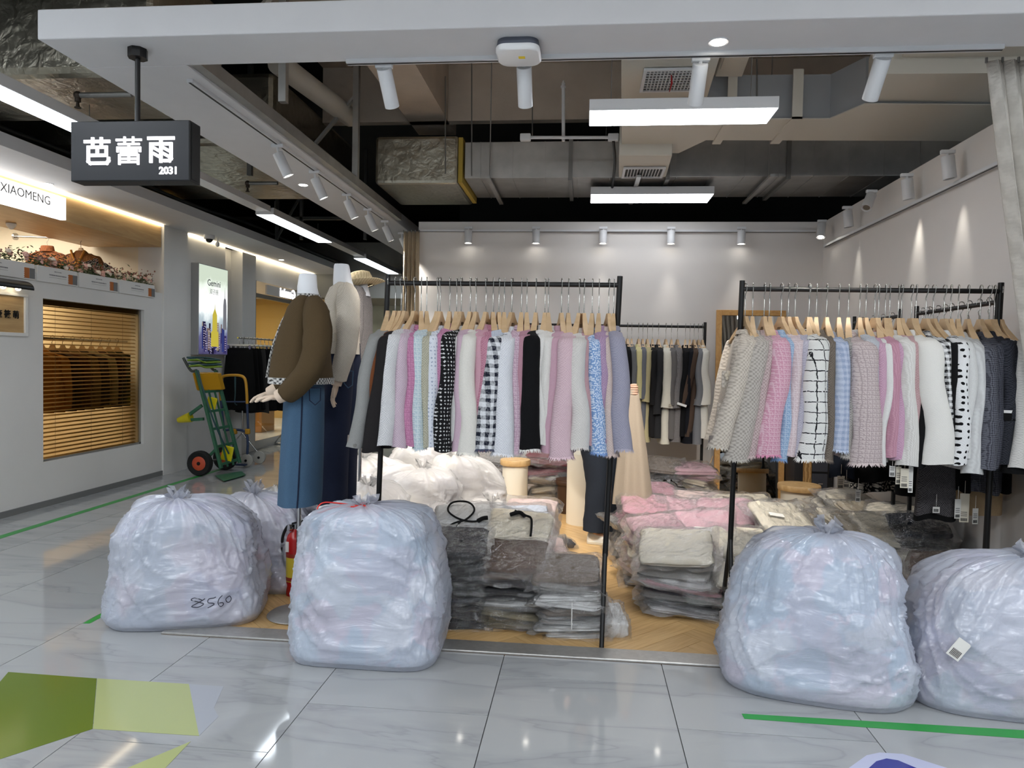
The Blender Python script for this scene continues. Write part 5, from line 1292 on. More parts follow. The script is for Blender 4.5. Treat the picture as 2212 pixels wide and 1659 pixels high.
# handwriting on the front left bag
def scribble(b, strokes, u0, du, v0, dv):
    sh = t_shape[b.name]; mb = MB()
    for s in strokes:
        pts = []
        for x, y in s:
            u, v = u0+du*x, v0+dv*y
            p = sh(u, v); q = sh(u+.002, v); r_ = sh(u, v+.004)
            n = (q-p).cross(r_-p).normalized()
            if n.y > 0: n = -n
            pts.append(p+n*.004)
        mb.tube(catmull(pts, 3), .0022, 5)
    mb.build('handwriting', M_scrib, b, smooth=1.2, local=True)
scribble(b2, [[(.16, .75), (.05, .95), (.0, .8), (.1, .6), (.2, .4), (.1, .15), (.0, .25), (.06, .45), (.16, .7), (.22, .85)], [(.42, .85), (.3, .8), (.29, .5), (.4, .5), (.42, .3), (.28, .12)], [(.42, .85), (.5, .95)],
              [(.66, 1.1), (.58, .8), (.55, .45), (.6, .2), (.68, .3), (.66, .5), (.58, .45)], [(.85, .85), (.78, .7), (.8, .45), (.9, .4), (.97, .65), (.92, .9), (.85, .85)]], .757, .072, .30, .07)
# paper tag inside the far right bag
sh = t_shape[b5.name]; p = sh(.672, .50)+V(-.012, -.012, 0)
mb = MB().obox(p+V(0, -.006, 0), (.055, .002, .085), Matrix.Rotation(.6, 3, 'Y')); mb.build('paper_tag', M_cardw, b5, local=True)
mb = MB()
for k in range(8): mb.obox(p+Matrix.Rotation(.6, 3, 'Y') @ V(-.018+.005*k, -.008, -.02), (.0025, .001, .03), Matrix.Rotation(.6, 3, 'Y'))
mb.build('tag_printing', MATS['tag_ink'], b5, local=True)
# ================================================================== hanging sign
t = thing('hanging_sign', 'black hanging box sign with glowing white characters and 2031', 'sign', tuple(py(287, 262, 3.33)))
sl_, sr_ = py(153, 330, 3.27), py(410, 325, 3.27)
z1 = py(280, 261, 3.27).z; z0 = py(280, 391, 3.27).z
M_signblk = mat('sign_black', (9, 9, 11), .5)
MB().box(sl_.x, sr_.x, 3.27, 3.365, z0, z1).build('box', M_signblk, t, bevel=.003)
MB().box(sl_.x+.004, sr_.x-.004, 3.268, 3.271, z0+.004, z1-.004).build('face', mat('sign_face', (9, 12, 22), .4), t)
MB().box(sr_.x, sr_.x+.003, 3.285, 3.355, z0+.01, z1-.01).build('side_panel', mat('sign_side', (8, 8, 9), .5), t)
cxs = (sl_.x+sr_.x)/2+.0
MB().cyl((cxs, 3.33, z1), (cxs, 3.33, HB), .012, n=12).build('stem', M_black, t, smooth=1.)
MB().lathe((cxs, 3.33, HB-.045), [(.045, 0), (.045, .045)], 8).build('mount', M_black, t)
M_glow = emit_mat('sign_glow', (250, 250, 255), 2.2)
def strokes_mesh(chars, px, pw, y0px, y1px, Y, thick=11):
    mb = MB()
    for (x0, x1), st_ in zip(px, chars):
        a = py(x0, y1px, Y); b = py(x1, y0px, Y)
        def P(x, y): return V(lerp(a.x, b.x, x/100), Y, lerp(b.z, a.z, y/100))
        hw = (b.x-a.x)*thick/200
        for s in st_:
            for (p, q) in zip(s[:-1], s[1:]):
                A, B = P(*p), P(*q); d = (B-A).normalized()*hw*.98
                nrm = V(-d.z, 0, d.x).normalized()*hw
                mb.prism([((A-d+nrm).x, (A-d+nrm).z), ((B+d+nrm).x, (B+d+nrm).z), ((B+d-nrm).x, (B+d-nrm).z), ((A-d-nrm).x, (A-d-nrm).z)], 'y', Y, Y-.006)
    return mb
BA = [[(4, 15), (96, 15)], [(33, 5), (33, 28)], [(67, 5), (67, 28)], [(16, 36), (16, 88), (24, 95), (88, 95), (95, 86), (95, 78)], [(16, 36), (86, 36), (86, 66)], [(16, 66), (86, 66)], [(51, 36), (51, 66)]]
LEI = [[(4, 12), (96, 12)], [(34, 4), (34, 20)], [(67, 4), (67, 20)], [(12, 27), (88, 27)], [(7, 52), (7, 40), (93, 40), (93, 52)], [(50, 27), (50, 58)], [(20, 48), (38, 48)], [(20, 57), (38, 57)], [(62, 48), (80, 48)], [(62, 57), (80, 57)], [(14, 97), (14, 66), (86, 66), (86, 97)], [(14, 79), (86, 79)], [(14, 91), (86, 91)], [(50, 66), (50, 91)]]
YU = [[(4, 8), (96, 8)], [(12, 96), (12, 30), (88, 30), (88, 86), (82, 94), (66, 94)], [(50, 8), (50, 96)], [(25, 46), (39, 54)], [(25, 68), (39, 76)], [(62, 46), (76, 54)], [(62, 68), (76, 76)]]
strokes_mesh([BA], [(183, 238)], 0, 297, 356, 3.266, 11.5).build('character', M_glow, t)
strokes_mesh([LEI], [(251, 307)], 0, 295, 356, 3.266, 8).build('character', M_glow, t)
strokes_mesh([YU], [(320, 377)], 0, 294, 351, 3.266, 11.5).build('character', M_glow, t)
p = py(364, 369, 3.266)
text('2031', .048, M_glow, t, p, (PI/2, 0, 0), .002, .0012)

# ================================================================== neighbour shop on the left
def on_wall(x, y, X=XW): return pX(x, y, X)
RW = (PI/2, 0, PI/2)          # text on a wall facing +X, reading along +Y
# white light box sign
a = on_wall(131, 430); b = on_wall(131, 476)
t = thing('shop_sign', 'white light box sign reading XIAOMENG over the left shop', 'sign', (XW, 5.2, b.z))
MB().box(XW+.0, XW+.055, 4.0, a.y, b.z, a.z+.01).build('light_box', emit_mat('white_lightbox', (255, 255, 255), 2.6), t, bevel=.004)
text('XIAOMENG', .108, mat('thin_sign_letters', (90, 88, 86), .5), t, V(XW+.058, 6.115, (a.z+b.z)/2+.03), RW, .001, 0., 'RIGHT')
# oval plaque with picture lamp
t = thing('wall_plaque', 'recessed oak plaque with black characters under a picture lamp', 'plaque', (XW, 5.5, 1.59))
y1_, zt_, zb_ = 5.86, 1.9, 1.585
MB().box(XW-.005, XW+.004, 5.0, y1_, zb_, zt_).build('board', M_oakp, t)
f = MB().box(XW, XW+.02, 5.0, y1_+.035, zt_, zt_+.025).box(XW, XW+.02, 5.0, y1_+.035, zb_-.03, zb_).box(XW, XW+.02, y1_, y1_+.035, zb_, zt_)
f.build('frame', M_white, t, bevel=.003)
text('奎 筱 萌', .072, M_black, t, V(XW+.008, 5.805, 1.735), RW, .002, .0015, 'RIGHT')
t = thing('picture_lamp', 'black picture lamp above the oak plaque', 'lamp', (XW, 5.4, 2.0))
n_ = 12
MB().prism([(XW+.02+.11*math.sin(PI/2*k/n_), 1.95+.075*math.cos(PI/2*k/n_)) for k in range(n_+1)]+[(XW+.02, 1.95)], 'y', 5.1, 5.82)
mb = MB(); ring = [(XW+.03+.1*math.sin(PI*.55*k/n_), 1.965+.07*math.cos(PI*.55*k/n_)) for k in range(n_+1)]+[(XW+.03, 1.985)]
mb.prism(ring, 'y', 5.1, 5.83); mb.v = [V(p.x, p.y, p.z) for p in [V(q.x, q.y, q.z) for q in mb.v]]
# prism along y takes (x, z) pairs
mb.build('shade', M_black, t, smooth=.8)
for k in range(4):
    MB().ball((XW+.07, 5.24+.16*k, 1.962), .022, n=10, mm=6).build('bulb', emit_mat('lamp_bulb', (255, 236, 200), 14.), t, smooth=3)
# window with blind, warm room behind
t = thing('window_blind', 'bronze venetian blind behind the tinted shop window', 'blind', (XW-.1, 6.85, .45))
s_ = MB().obox((0, 0, 0), (.026, 1.49, .0016), Matrix.Rotation(.42, 3, 'Y')).mesh('slat'); s_.materials.append(mat('bronze_slat', (168, 144, 104), .4, .3))
nsl = 37
for k in range(nsl): inst(s_, 'slat', t, None, Vector((XW-.1, 6.845, .43+1.42*k/(nsl-1)))-ORG[t.name])
MB().box(XW-.13, XW-.07, 6.095, 7.595, 1.86, 1.905).build('head_rail', mat('bronze_rail', (96, 84, 64), .4, .4), t)
for y in (6.35, 6.85, 7.35): MB().cyl((XW-.085, y, .43), (XW-.085, y, 1.87), .0012, n=5).build('cord', M_greymet, t)
M_tint = new_mat('bronze_glass')[0]; glass_mat(M_tint, (.86, .77, .60, 1), 1.35)
struct(MB().box(XW-.05, XW-.044, 6.09, 7.6, .41, 1.91).build('window_1', M_tint, base=False))
struct(MB().box(XW-.055, XW-.035, 6.09, 6.115, .41, 1.91).box(XW-.055, XW-.035, 7.575, 7.6, .41, 1.91).box(XW-.055, XW-.035, 6.09, 7.6, .41, .43).build('window_1_frame', mat('window_frame', (150, 148, 142), .4, .4), base=False))
area_light('neighbour_ceiling_light', (XW-1.5, 6.4, 2.96), 1.4, 1.8, 85, (1, .9, .76))
# clothes seen through the blind
XI = -5.36
t = thing('inner_rail', 'rail of dark clothes behind the shop window blind', 'rail', (XI, 6.8, 1.5))
MB().cyl((XI, 6.3, 1.56), (XI, 7.98, 1.56), .012).build('rod', M_chrome, t, smooth=1.)
for i, c in enumerate(((150, 96, 30), (170, 110, 40), (60, 44, 36), (90, 60, 40), (120, 100, 70), (70, 60, 56), (150, 140, 110), (60, 40, 34), (80, 74, 50), (40, 44, 30))):
    y = 6.5+.145*i
    hanger('hanger behind the blind, %s from the left' % ordinal(i), (XI, y, 1.573), .09, PI/2+.5, 'hangers behind the blind')
    q = jacket('dark jacket behind the window blind, %s from the left' % ordinal(i), (XI, y, 1.42), (XI+.02, y-.22, .86), .1, F('dim_%d' % i, c), hem=.82, group='clothes behind the window blind', seed=400+i*1.9)
    q.rotation_euler = (0, 0, PI/2+.5)
# sweaters on the high rail inside
a, b = py(35, 511, 7.5), py(232, 518, 7.5)
t = thing('wall_rail', 'steel clothes rail high inside the left shop', 'rail', tuple((a+b)/2))
MB().cyl(a, V(-5.1, b.y, b.z), .012).build('rod', M_chrome, t, smooth=1.)
MB().tube([a+V(0, 0, 0), a+V(-.02, 0, 0)], .04, 16).build('flange', M_chrome, t, smooth=1.)
def sweater(label, x, y, m, turtle):
    c = py(x, y, 7.45)
    hanger('wooden hanger holding the %s' % label.split(' with')[0], (c.x, 7.5, b.z+.02), .12, PI/2, None)
    top = V(c.x, 7.5, c.z+.06)
    q = jacket(label, top, top+V(0.01, -.24, -.6), .1, m, hem=top.z-.55, cat='sweater', name='sweater', seed=x, depth=.2)
    q.rotation_euler = (0, 0, PI/2)
    z = .66
    if turtle: MB().loft([ring_ell(V(0, 0, top.z-q.location.z-.01), .055, .085, 16), ring_ell(V(0, 0, top.z-q.location.z+.05), .045, .07, 16), ring_ell(V(0, 0, top.z-q.location.z+.055), .04, .065, 16)], False, False).build('turtleneck', m, q, smooth=3, local=True)
    else: MB().tube(catmull([V(-.05, -.08, .65), V(-.055, -.06, .6), V(-.06, 0, .5), V(-.055, .06, .6), V(-.05, .08, .65)], 6), .012, 8).build('neckline', F('mustard_rib', (190, 124, 44)), q, smooth=1., local=True)
sweater('rust brown turtleneck sweater above the flower boxes', 95, 552, F('rust_knit', (120, 66, 34), 'rib', (100, 54, 26), .6), True)
sweater('mustard brown sweater with v neck above the flower boxes', 168, 556, F('mustard_knit', (138, 88, 42), 'rib', (120, 74, 34), .6), False)
q = jacket('dark patterned blouse half hidden by the bulkhead', V(-5.38, 7.5, 2.44), V(-5.37, 7.27, 1.95), .08, F('dark_print', (44, 36, 34), 'floral', (190, 180, 170), .5), hem=2.0, cat='blouse', name='blouse', seed=31)
# flower boxes on the parapet
M_leaf = mat('dull_leaf', (88, 108, 70), .7, noise_amt=.3, noise_scale=12); M_rose = mat('dusty_rose_petal', (226, 178, 164), .7, noise_amt=.15, noise_scale=30); M_rose2 = mat('cream_rose_petal', (238, 222, 204), .7); M_twig = mat('brown_bloom', (150, 104, 92), .8)
rose = MB()
for k, (r, hgt) in enumerate(((.008, .016), (.015, .011), (.021, .004))):
    for j in range(5):
        a = 2*PI*j/5+k*.7
        rose.ball((math.cos(a)*r*.75, math.sin(a)*r*.75, hgt), r*.75, r*.75, .011, 7, 4)
rose_me = rose.mesh('rose', 3); rose_me.materials.append(None)
zL = 2.13
for i, (y0, y1, lab) in enumerate(((5.15, 5.98, 'nearest'), (6.0, 6.52, 'second'), (6.54, 7.12, 'third'), (7.14, 7.78, 'farthest'))):
    t = thing('flower_box', '%s white flower box with dusty roses on the parapet of the left shop' % lab, 'planter', (XW, (y0+y1)/2, zL-.05))
    MB().box(XW-.14, XW+.001, y0+.01, y1-.01, zL+.001, zL+.07).box(XW+.002, XW+.015, y0+.01, y1-.01, zL-.07, zL+.07).build('box', M_white, t)
    rr = random.Random(i+3); mb = MB()
    for k in range(520):
        c = V(XW-.06+rr.uniform(-.07, .07), rr.uniform(y0, y1), zL+.07+abs(rr.gauss(0, .05))); a = rr.uniform(0, 2*PI); l = rr.uniform(.02, .045)
        d = V(math.cos(a), math.sin(a), rr.uniform(-.3, .8)).normalized()*l; s = d.cross(V(0, 0, 1)).normalized()*l*.3
        mb.add([c, c+d*.5+s, c+d, c+d*.5-s+V(0, 0, .004)], [(0, 1, 2), (0, 2, 3)])
    mb.build('foliage', M_leaf, t)['kind'] = 'stuff'
    mb = MB()
    for k in range(80):
        c = V(XW-.05+rr.uniform(-.08, .08), rr.uniform(y0, y1), zL+.13+abs(rr.gauss(0, .035)))
        mb.ball(c, rr.uniform(.005, .011), n=6, mm=3)
    mb.build('small_blooms', M_twig, t)['kind'] = 'stuff'
    for k in range(14):
        c = V(XW-.0+rr.uniform(-.06, .03), rr.uniform(y0+.03, y1-.03), zL+.085+rr.uniform(0, .07))
        inst(rose_me, 'rose', t, M_rose if rr.random() < .6 else M_rose2, c-ORG[t.name], (rr.uniform(-.4, .4), rr.uniform(.2, 1.1), 0), (rr.uniform(.7, 1.05),)*3)
    mb = MB(); ym = (y0+y1)/2
    for zz, hw, hh in ((zL+.03, .045, .008), (zL-.005, .11, .011), (zL-.022, .11, .002)):   # print too small to read in the photo
        k = ym-hw
        while k < ym+hw:
            wv = rr.uniform(.004, .012) if hh > .003 else 2*hw
            mb.box(XW+.015, XW+.0158, k, min(k+wv, ym+hw), zz, zz+hh); k += wv+rr.uniform(.002, .006)
    mb.build('small_print', mat('print_grey', (120, 120, 122), .7), t)['kind'] = 'stuff'
    # film perforation pattern at the end of each box
    for k, cc in enumerate(((176, 100, 40), (116, 116, 116))):
        yy = y1-.13+.065*k
        MB().box(XW+.015, XW+.018, yy, yy+.06, zL-.06, zL+.03).build('stamp_patch', mat('patch_%d' % k, cc, .6), t)
    mb = MB()
    for k in range(6):
        for e in (y1-.135, y1-.006): mb.box(XW+.015, XW+.019, e, e+.008, zL-.055+.016*k, zL-.047+.016*k)
    mb.build('perforation', mat('perforation_white', (240, 240, 240), .6), t)
# small sprinkler/detector in the niche ceiling
p = pz(24, 482, 2.66)
tag(MB().lathe((p.x, p.y, 2.6), [(.012, 0), (.04, .03), (.045, .055)], 14).build('smoke_detector', M_whitemet, smooth=.8), 'small white detector inside the left shop', 'detector')

# ---- poster light box
t = thing('poster_lightbox', 'glowing city skyline poster light box reading Gemini', 'lightbox', (XW, 8.9, 1.41))
y0_, y1_, z0_, z1_ = 8.56, 9.30, 1.42, 2.57
XF = XW+.10
MB().box(XW, XF, y0_, y1_, z0_, z1_).build('case', mat('alu_case', (164, 164, 164), .4, .4), t, bevel=.003)
def poster_mat():
    m, nt, b = new_mat('skyline_poster'); L = nt.links.new
    tc = N(nt, 'ShaderNodeTexCoord'); sp = N(nt, 'ShaderNodeSeparateXYZ'); L(tc.outputs['Object'], sp.inputs[0])
    mr = N(nt, 'ShaderNodeMapRange'); mr.inputs[1].default_value = 0; mr.inputs[2].default_value = 1.13; L(sp.outputs[2], mr.inputs[0])
    n = N(nt, 'ShaderNodeTexNoise'); n.inputs['Scale'].default_value = 7; n.inputs['Detail'].default_value = 5; L(tc.outputs['Object'], n.inputs['Vector'])
    md = N(nt, 'ShaderNodeMath', operation='MULTIPLY_ADD'); L(n.outputs[0], md.inputs[0]); md.inputs[1].default_value = .25; L(mr.outputs[0], md.inputs[2])
    cr = N(nt, 'ShaderNodeValToRGB'); e = cr.color_ramp.elements
    e[0].position = .1; e[0].color = lin((64, 58, 92)); e[1].position = 1.; e[1].color = lin((196, 208, 190))
    for p, c in ((.35, (96, 96, 134)), (.52, (176, 190, 196)), (.62, (240, 246, 246)), (.8, (250, 252, 250)), (.95, (220, 230, 216))): q = e.new(p); q.color = lin(c)
    L(md.outputs[0], cr.inputs[0])
    em = N(nt, 'ShaderNodeEmission'); em.inputs[1].default_value = 1.0; L(cr.outputs[0], em.inputs[0]); L(em.outputs[0], nt.nodes['Material Output'].inputs[0]); nt.nodes.remove(b)
    m.cycles.emission_sampling = 'NONE'
    return m
o = MB().box(XF, XF+.004, y0_+.012, y1_-.012, z0_+.012, z1_-.012).build('poster', poster_mat(), t)
def prn(name, c, s=.9): return emit_mat(name, c, s)
bl = MB; rr = random.Random(12)
cols_b = [(28, 24, 48), (60, 54, 100), (120, 100, 96), (88, 86, 120), (40, 36, 70), (150, 136, 120), (52, 60, 120)]
for k in range(34):
    y = rr.uniform(y0_+.02, y1_-.09); w = rr.uniform(.025, .07); lay = rr.random()
    hh = z0_+.015+rr.uniform(.12, .42)
    zb = z0_+.014+rr.uniform(0, .1)
    MB().box(XF+.004, XF+.0045+.0004*k, y, min(y+w, y1_-.014), zb, hh).build('printed_tower', prn('tower_%d' % (k % 7), cols_b[k % 7], .8), t)
    mb = MB()
    for wz in range(int((hh-zb)/.03)):
        if rr.random() < .7: mb.box(XF+.019, XF+.0195, y+w*.15, y+w*.75, zb+.01+wz*.03, zb+.018+wz*.03)
    if mb.v and k % 2: mb.build('printed_windows', prn('tower_win', (190, 180, 200), .8), t)
yy = y0_+.27
mb = MB().prism([(yy, z0_+.11), (yy+.19, z0_+.11), (yy+.185, z0_+.30), (yy+.155, z0_+.31), (yy+.15, z0_+.52), (yy+.125, z0_+.56), (yy+.1, z0_+.60), (yy+.095, z0_+.66), (yy+.09, z0_+.60), (yy+.065, z0_+.56), (yy+.04, z0_+.52), (yy+.035, z0_+.31), (yy+.005, z0_+.30)], 'x', XF+.019, XF+.021)
mb.build('printed_yellow_tower', prn('yellow_tower', (196, 180, 70), .85), t)
yy = y1_-.16
MB().prism([(yy, z0_+.34), (yy+.09, z0_+.34), (yy+.085, z0_+.66), (yy+.07, z0_+.74), (yy+.05, z0_+.76), (yy+.045, z0_+.9), (yy+.04, z0_+.76), (yy+.02, z0_+.74), (yy+.005, z0_+.66)], 'x', XF+.019, XF+.021).build('printed_grey_tower', prn('grey_tower', (120, 120, 126), .8), t)
M_ink = prn('poster_ink', (70, 74, 80), .6)
text('Gemini', .115, M_ink, t, V(XF+.006, y0_+.37, z0_+.925), RW, .0005, .0008); text('双子座', .075, M_ink, t, V(XF+.006, y0_+.37, z0_+.815), RW, .0005, -.0008)
# ---- sign mirrored in the glass shopfront: the reflection is modelled as glowing letters
a = on_wall(573, 618); b = on_wall(652, 648)
t = thing('shop_sign', 'reflection of a glowing sign, modelled with reversed lettering over the glass shopfront', 'sign', tuple((a+b)/2))
MB().box(XW+.0, XW+.03, a.y, b.y, 2.37, 2.52).build('plate', mat('acrylic_plate', (206, 204, 200), .2), t, bevel=.004)
text('Gemini', .21, emit_mat('gemini_reflection', (250, 248, 255), 3.), t, V(XW+.036, (a.y+b.y)/2+.05, 2.445), RW, .003, .004, flip=True)
area_light('second_shop_light', (XW-1.4, 12, 2.55), 1.6, 2.5, 60, (1, .88, .68))
for k, (x, y, z, c) in enumerate(((-6.0, 10.9, .13, (214, 150, 40)), (-5.6, 11.8, .13, (206, 140, 50)), (-6.4, 12.6, .13, (60, 50, 44)))):
    t = thing('display_plinth', 'low display plinth inside the glass shopfront, %s from the front' % ordinal(k), 'plinth', (x, y, z))
    MB().box(x-.25, x+.25, y-.25, y+.25, z, z+.4).build('body', mat('plinth_%d' % k, c, .5), t, bevel=.01); MB().box(x-.27, x+.27, y-.27, y+.27, z+.4, z+.43).build('top', M_white, t, bevel=.004)

# ================================================================== floor graphics
def decal(name, label, pix, m, cat='floor graphic', z=.0006):
    return tag(MB().prism([tuple(pz(x, y)[:2]) for x, y in pix], 'z', z, z+.0006).build(name, m), label, cat)
M_gtape = mat('green_tape', (40, 150, 62), .35)
decal('floor_tape', 'green tape strip before the right front bags', [(1602, 1542), (2300, 1583), (2300, 1602), (1608, 1553)], M_gtape, 'tape')
decal('floor_tape', 'green tape strip running along the left shopfront', [(0, 1157), (480, 1011), (483, 1014), (0, 1164)], M_gtape, 'tape')
decal('floor_tape', 'short green tape piece beside the numbered bag', [(179, 1347), (226, 1321), (226, 1330), (194, 1347)], M_gtape, 'tape')
decal('floor_decal', 'dark olive green floor decal at the lower left', [(18, 1452), (209, 1466), (200, 1575), (-60, 1660), (-40, 1520)], mat('olive_decal', (96, 116, 34), .15))
decal('floor_decal', 'pale olive floor decal beside the dark one', [(210, 1466), (408, 1478), (430, 1590), (201, 1575)], mat('pale_olive_decal', (172, 180, 124), .15))
decal('floor_decal', 'small pale olive floor decal triangle at the bottom edge', [(412, 1602), (352, 1665), (262, 1665)], MATS['pale_olive_decal'])
decal('floor_decal', 'clear film patch around the olive decals', [(408, 1478), (483, 1483), (462, 1530), (472, 1548), (430, 1590)], mat('clear_decal', (166, 170, 178), .12), z=.0003)
t = thing('floor_decal', 'blue rounded floor sign cut by the bottom edge', 'floor graphic', tuple(pz(1920, 1665)))
MB().prism([tuple(pz(x, y)[:2]) for x, y in ((1830, 1662), (1872, 1632), (1900, 1626), (1950, 1629), (1985, 1640), (2060, 1664), (2120, 1700), (1800, 1700))], 'z', .0006, .001).build('border', mat('pale_lilac_decal', (186, 190, 216), .15), t)
MB().prism([tuple(pz(x, y)[:2]) for x, y in ((1872, 1664), (1893, 1645), (1915, 1639), (1940, 1643), (1985, 1662), (2040, 1700), (1840, 1700))], 'z', .001, .0014).build('panel', mat('blue_decal', (44, 50, 140), .15), t)
# ================================================================== mannequins
M_neck = mat('mannequin_white', (232, 234, 238), .45)
M_skin = mat('mannequin_linen', (222, 200, 178), .7)
M_denim = F('denim_blue', (70, 102, 132), 'plain', (52, 80, 110)); M_denimd = F('denim_dark', (34, 42, 66), 'plain', (24, 30, 50))
def ell_ring(cx, cy, z, rx, ry, n=26, seed=0., wob=.03, e=2.2):
    return ring_ell(V(cx, cy, z), rx, ry, n, e, 0, wob, seed)
def limb(mb, ctl, rads, n=14, seed=0., crease=.05, sub=6, cap=True):
    pts = catmull(ctl, sub); rings = []
    N_ = len(pts); up = V(0, 1, 0)
    for i, p in enumerate(pts):
        tt = (pts[min(i+1, N_-1)]-pts[max(i-1, 0)]).normalized()
        a = (up-tt*up.dot(tt)).normalized(); b = tt.cross(a)
        u = i/(N_-1)*(len(rads)-1); k = min(int(u), len(rads)-2); r = lerp(rads[k], rads[k+1], u-k)
        rings.append([p+(a*math.cos(2*PI*j/n)+b*math.sin(2*PI*j/n))*r*(1+crease*noise.noise(Vector((j*.9+seed, p.z*14, seed)))) for j in range(n)])
    mb.loft(rings, cap, cap); return rings
def hand(mb, wrist, d, s=1.):
    """a simple relaxed hand: palm and five fingers, pointing along d"""
    d = Vector(d).normalized(); side = V(0, 1, 0); side = (side-d*side.dot(d)).normalized(); nn = d.cross(side)
    palm = [wrist+d*.0, wrist+d*.035*s, wrist+d*.075*s]
    rings = []
    for p, w, h in ((palm[0], .024, .017), (palm[1], .034, .016), (palm[2], .034, .012)):
        rings.append([p+side*math.cos(2*PI*k/12)*w*s+nn*math.sin(2*PI*k/12)*h*s for k in range(12)])
    mb.loft(rings)
    for f, (o, L) in enumerate(((-.026, .055), (-.009, .068), (.009, .065), (.025, .05))):
        b = palm[2]-d*.008+side*o*s
        mb.tube([b, b+d*L*.45*s+nn*.004, b+d*L*.8*s+nn*.014*s, b+d*L*s+nn*.024*s], [.009*s, .0085*s, .008*s, .006*s], 8)
    b = palm[0]+d*.02*s-side*.03*s
    mb.tube([b, b+d*.025*s-side*.016*s+nn*.01, b+d*.052*s-side*.018*s+nn*.02*s], [.011*s, .01*s, .007*s], 8)
def mannequin_base(t, x, y, ztop):
    MB().lathe((x, y, 0), [(.16, .006), (.165, .012), (.155, .02), (.03, .028), (.018, .04)], 36).build('base', M_steel, t, smooth=.9)
    MB().cyl((x, y, .03), (x, y, ztop), .012, n=12).build('pole', M_chrome, t, smooth=1.)
def skirt_loft(cx, cy, rows, n=44, folds=.008, seed=0.):
    return [[V(cx+dx+rx*(1+folds*8*noise.noise(Vector((math.cos(2*PI*k/n)*3, math.sin(2*PI*k/n)*3, seed)))*(1-z0/1.4))*math.cos(2*PI*k/n), cy+ry*math.sin(2*PI*k/n)*(1+.03*math.sin(k*.9+seed)), z0) for k in range(n)] for dx, z0, rx, ry in rows]
# --- mannequin 1: olive jacket, long denim skirt, faces the aisle on the left
x1, y1 = py(652, 900, 3.78).x, 3.78
def Z(px, yy, Y=3.78): return py(px, yy, Y).z
def Xp(px, yy, Y=3.78): return py(px, yy, Y).x
t = thing('mannequin', 'mannequin in an olive brown jacket with tweed trim and long denim skirt', 'mannequin', (x1, y1, 0))
mannequin_base(t, pz(640, 1333).x, y1, Z(650, 1000))
nk = Xp(665, 600)
MB().loft([ell_ring(Xp(668, 660), y1, Z(668, 655), .062, .062, wob=0), ell_ring(Xp(664, 620), y1, Z(664, 620), .052, .052, wob=0), ell_ring(nk, y1, Z(665, 594), .045, .045, wob=0), ell_ring(nk, y1, Z(665, 592), .040, .040, wob=0)]).build('neck', M_neck, t, smooth=.9)
M_olive = F('olive_wool', (88, 70, 44), 'plain', (74, 58, 36)); M_trim = F('bw_trim', (206, 204, 200), 'tweed', (26, 26, 28), .5)
rows = []
for yy, xl, xr in ((640, 648, 690), (650, 640, 704), (668, 630, 714), (700, 617, 716), (740, 604, 717), (780, 595, 719), (812, 588, 722), (826, 585, 723)):
    xl += 4; xr -= 13
    cx = Xp((xl+xr)/2, yy); rx = (Xp(xr, yy)-Xp(xl, yy))/2
    ry = {640: .08, 650: .14, 668: .185}.get(yy, .195)
    rows.append(ell_ring(cx, y1, Z((xl+xr)/2, yy), rx, ry, 36, 1.3, .07, 2.3))
MB().loft(rows, False, False).build('jacket_body', M_olive, t, smooth=3)
rb = rows[-2:]
MB().loft([[V(p.x*1+(p.x-sum(q.x for q in r)/len(r))*.02, p.y+(p.y-y1)*.02, p.z+dz) for p in r] for r, dz in ((rows[-1], .028), (rows[-1], -.006))], False, False).build('hem_trim', M_trim, t, smooth=3)
MB().loft([[V(c.x, c.y, c.z) for c in ell_ring(Xp(669, 645), y1, Z(669, 650), .066, .085, 26, 0, 0)], ell_ring(Xp(667, 640), y1, Z(667, 636), .058, .07, 26, 0, 0)], False, False).build('collar_trim', M_trim, t, smooth=3)
for s in (-.045, .045):
    MB().tube(catmull([V(Xp(650, 650), y1+s*.9, Z(650, 650)), V(Xp(622, 690)-.004, y1+s, Z(622, 690)), V(Xp(600, 750)-.006, y1+s, Z(600, 750)), V(Xp(586, 815)-.004, y1+s, Z(586, 815))], 8), .012, 8, flat=.6).build('front_trim', M_trim, t, smooth=1.)
for s in (-1, 1):
    ya = y1+s*.17
    mb = MB()
    dxs = 0 if s < 0 else -.02
    ctl = [py(px_, py_, y1-dy_) for px_, py_, dy_ in ((678, 655, .10), (683, 680, .17), (684, 730, .205), (674, 785, .22), (648, 825, .20), (620, 850, .17))]
    if s > 0: ctl = [V(p.x-.10-.02*i, 2*y1-p.y, p.z) for i, p in enumerate(ctl)]
    limb(mb, ctl, [.05, .068, .07, .066, .062, .058], 18, s*3., .13, 7, True)
    mb.build('jacket_sleeve', M_olive, t, smooth=3)
    mb = MB(); w0 = ctl[-1]
    mb.tube([w0+V(.01, 0, .01), w0+V(-.05, 0, -.02)], [.044, .036], 14); hand(mb, w0+V(-.05, 0, -.02), (-1, 0, -.05 if s < 0 else -.3), .9)
    mb.build('hand', M_skin, t, smooth=1.2)
rows = []
for yy, xl, xr in ((800, 612, 706), (860, 610, 707), (930, 606, 706), (1000, 602, 704), (1060, 599, 702), (1086, 598, 700)):
    xl += 9; xr -= 10
    cx = (Xp(xl, yy)+Xp(xr, yy))/2; rx = (Xp(xr, yy)-Xp(xl, yy))/2
    rows.append((cx-x1, Z(650, yy), rx, .135+.02*(yy-800)/286))
rg = skirt_loft(x1, y1, rows, 48, .006, 2.)
MB().loft(rg, False, False).build('denim_skirt', M_denim, t, smooth=3)
k = 39   # seam along the near side
MB().tube([lerp(r[k], r[k], 0)+V(0, -.003, 0) for r in rg], .004, 6).build('skirt_seam', M_denimd, t, smooth=1.)
